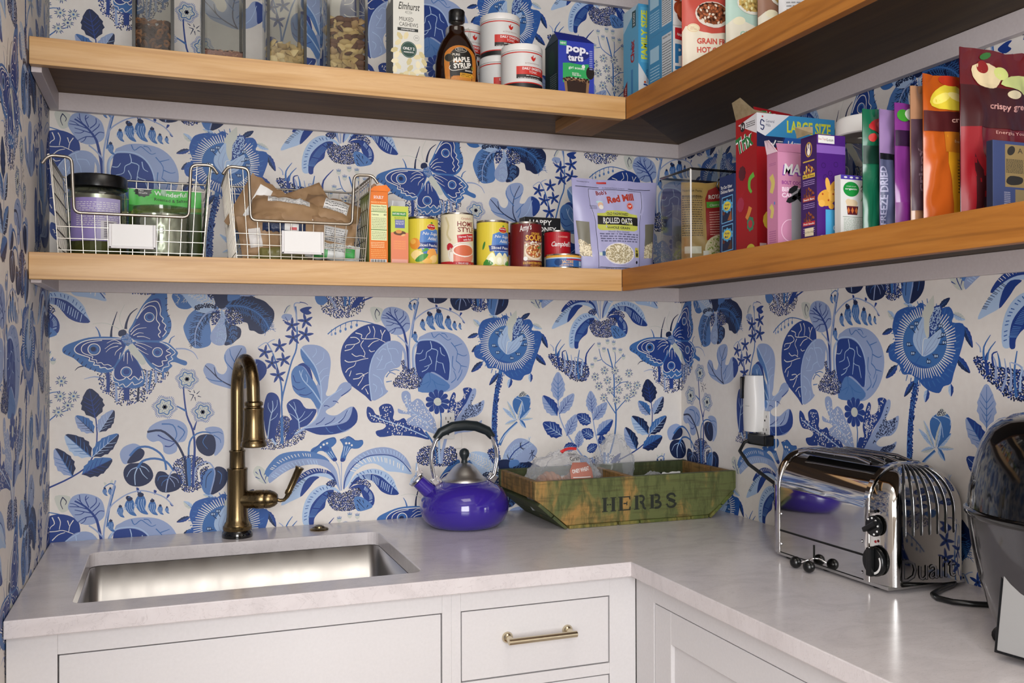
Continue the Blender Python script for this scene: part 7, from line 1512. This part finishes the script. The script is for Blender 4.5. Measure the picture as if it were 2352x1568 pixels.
# right leg, upper shelf
CB = '3f8cb8'; P = Print(); P.rect(0, 0, .19, .243, ink(CB)); P.rect(.006, .10, .028, .236, ink('4f9cc4')); P.text('FAMILY SIZE', .0245, .108, .017, ink('c0c83a'), 'l', w=.120, bold=.04, rot=pi/2); P.poly([(0, 0), (.19, 0), (.19, .10), (.028, .058), (0, .098)], ink('c4c8cc')); P.stroke([(.024, .018), (.014, .016), (.012, .026), (.022, .030), (.024, .044), (.014, .046)], .004, ink('1c3c80')); P.ell(.018, .052, .003, .003, ink('c05a2a')); P.text('General Mills', .026, .050, .006, ink('1c3c80'), 'l', w=.034, rot=pi/2); P.text('Chex', .11, .15, .04, ink('a0201c'), w=.12, bold=.04)
PL = Print(); PL.rect(0, 0, .0785, .243, ink('5aa0c4')); PL.poly([(0, .243), (0, .19), (.0785, .243)], ink('a9c4d4')); PL.poly([(0, .0), (0, .05), (.02, .068), (.02, 0)], ink('7c1418')); PL.text('Gluten Free', .014, .004, .008, ink('d9b0a8'), 'l', w=.05, rot=pi/2, bold=.02); PL.text('Rice', .046, .14, .008, ink('1a4a80'), 'l', w=.02, rot=pi/2, bold=.02); PL.text('Chex', .058, .106, .020, ink('9c1c1c'), 'l', w=.056, bold=.05, rot=pi/2); PL.rect(.04, .01, .05, .09, ink('3a7cb0')); PL.rect(.046, .192, .066, .232, ink('24484c')); PL.text('8 SCAN', .060, .196, .008, wl, 'l', w=.03, rot=pi/2, bold=.02)
rbox('cereal_box', 'light blue family size rice cereal box at the inner corner of the upper shelf', -.300, -.3060, .185, .0785, .243, Z2, CB, '5aa0c4', P=P, PL=PL)
def stack(z, label, h, P):
    PL = Print(); c = '3c84b0'; PL.rect(0, 0, .114, h, ink(c)); PL.rect(.064, .010, .108, h-.012, ink('c2c8cc')); PL.lines(.066, .106, .014, h-.026, 16, ink('30383c'), .35, 3); PL.text('Nutrition Facts', .086, h-.020, .005, ink('202428'), w=.036, bold=.02); PL.rect(.008, h*.55, .050, h*.8, ink('9cc0d4')); PL.lines(.008, .052, .012, h*.5, 8, ink('a8cce0'), .35, 8)
    rbox('cracker_box', label, -.300, -.4695, .19, .113, h, z, 'c9c8c6', c, P=P, PL=PL)
P = Print(); P.text('Premium', .006, .050, .045, ink('2a6a9c'), 'l', w=.17, bold=.05); P.poly([(.010, .128), (.030, .128), (.020, .104)], ink('a81c24')); P.poly([(.006, .132), (.06, .132), (.06, .098), (.006, .106)], ink('b02028')); P.text('NABISCO', .024, .112, .006, wl, w=.026, bold=.02, rot=-.2); P.rect(.006, .036, .12, .044, ink('2a6a9c')); P.lines(.006, .05, .026, .032, 1, ink('4a4a4a'), .6)
stack(Z2, 'white cracker box with a blue nutrition side, under a matching box', .137, P)
P = Print(); fruit(P, .04, .06, (.03, .04), ['8a3a1c', 'a8502a', '6c2a16'], 20, 3); stack(Z2+.1372, 'blue-sided box stacked on top of the white cracker box', .120, P)
P = Print(6e-5); CR = 'bb4e42'; P.text('CHIA', -.006, .196, .026, ink('e4d8c8'), w=.095, bold=.05, rot=-.05); P.text('MADE WITH CHICKPEAS', 0, .176, .0035, ink('e8d0c4'), w=.05, arc=.09); P.ell(.006, .138, .042, .030, ink('d8cfc4')); P.ell(.006, .141, .038, .025, ink('6a3a24')); P.dabs([(.006+.037*cos(a), .141+.024*sin(a)) for a in [2*pi*i/12 for i in range(12)]], 150, .0052, [ink('3a1c10'), ink('8a4a2c'), ink('d9cab8'), ink('a8603c')]); P.poly([(-.062, .098), (-.048, .108), (-.03, .100), (.0, .094), (.062, .092), (.062, .0), (-.062, 0)], ink('d9cfbc'), 2); P.ell(-.040, .105, .014, .010, ink('dcd0ae')); P.ring(-.040, .105, .012, .0006, ink('c98a6a'), ry=.008); P.text('HIGH\nPROTEIN', -.040, .101, .007, ink('b86a50'), w=.014)
P.text('GRAIN FREE', .008, .070, .0135, ink('c04e40'), w=.082, bold=.04); P.text('HOT CEREAL', .009, .050, .0135, ink('c04e40'), w=.084, bold=.04)
pouch('cereal_pouch', 'coral red grain free hot cereal pouch on the right leg of the upper shelf', .124, .250, .045, (-.2520, -.540, Z2), radians(-8), P, CR, seed=51, rough=.35, crum=.003)
def gf(label, x, y, base, txt, band, seed):
    P = Print(6e-5); P.poly([(-.062, .102), (-.03, .110), (.0, .096), (.062, .096), (.062, 0), (-.062, 0)], ink('d3cdbb'), 2); P.ell(.0, .148, .040, .026, ink('d8d4c8')); P.ell(0, .150, .036, .021, ink('b09a5a')); P.dabs([(.035*cos(a), .15+.020*sin(a)) for a in [2*pi*i/12 for i in range(12)]], 90, .0052, [ink('8a6a34'), ink('d9cf9c'), ink('c9a860')]); P.ell(-.036, .108, .013, .009, ink('d9d2b4')); P.text('GRAIN FREE', .006, .072, .0135, ink(band), w=.082, bold=.04); P.text('HOT CEREAL', .006, .052, .0135, ink(band), w=.084, bold=.04); P.text('FLAX', 0, .2, .025, wl, bold=.04)
    pouch('cereal_pouch', label, .124, .250, .045, (x, y, Z2), radians(-8), P, base, seed=seed, rough=.35, crum=.003)
gf('mint and cream hot cereal pouch right of the coral one', -.1820, -.605, 'a8c4b8', '', '8ab09c', 52); gf('tan brown hot cereal pouch, right of the mint one', -.1420, -.665, '8a6450', '', 'b07a5a', 53)
P = Print(6e-5); P.lines(-.05, .05, .06, .12, 8, ink('8a8a8a'), .3); P.text('Oats', -.01, .14, .03, ink('4a4a4a'), shear=.3); pouch('cereal_pouch', 'white pouch with grey script, last one before the frame edge on the upper shelf', .124, .250, .045, (-.1310, -.722, Z2), radians(-8), P, 'c9c8c8', seed=54, rough=.4, crum=.003)
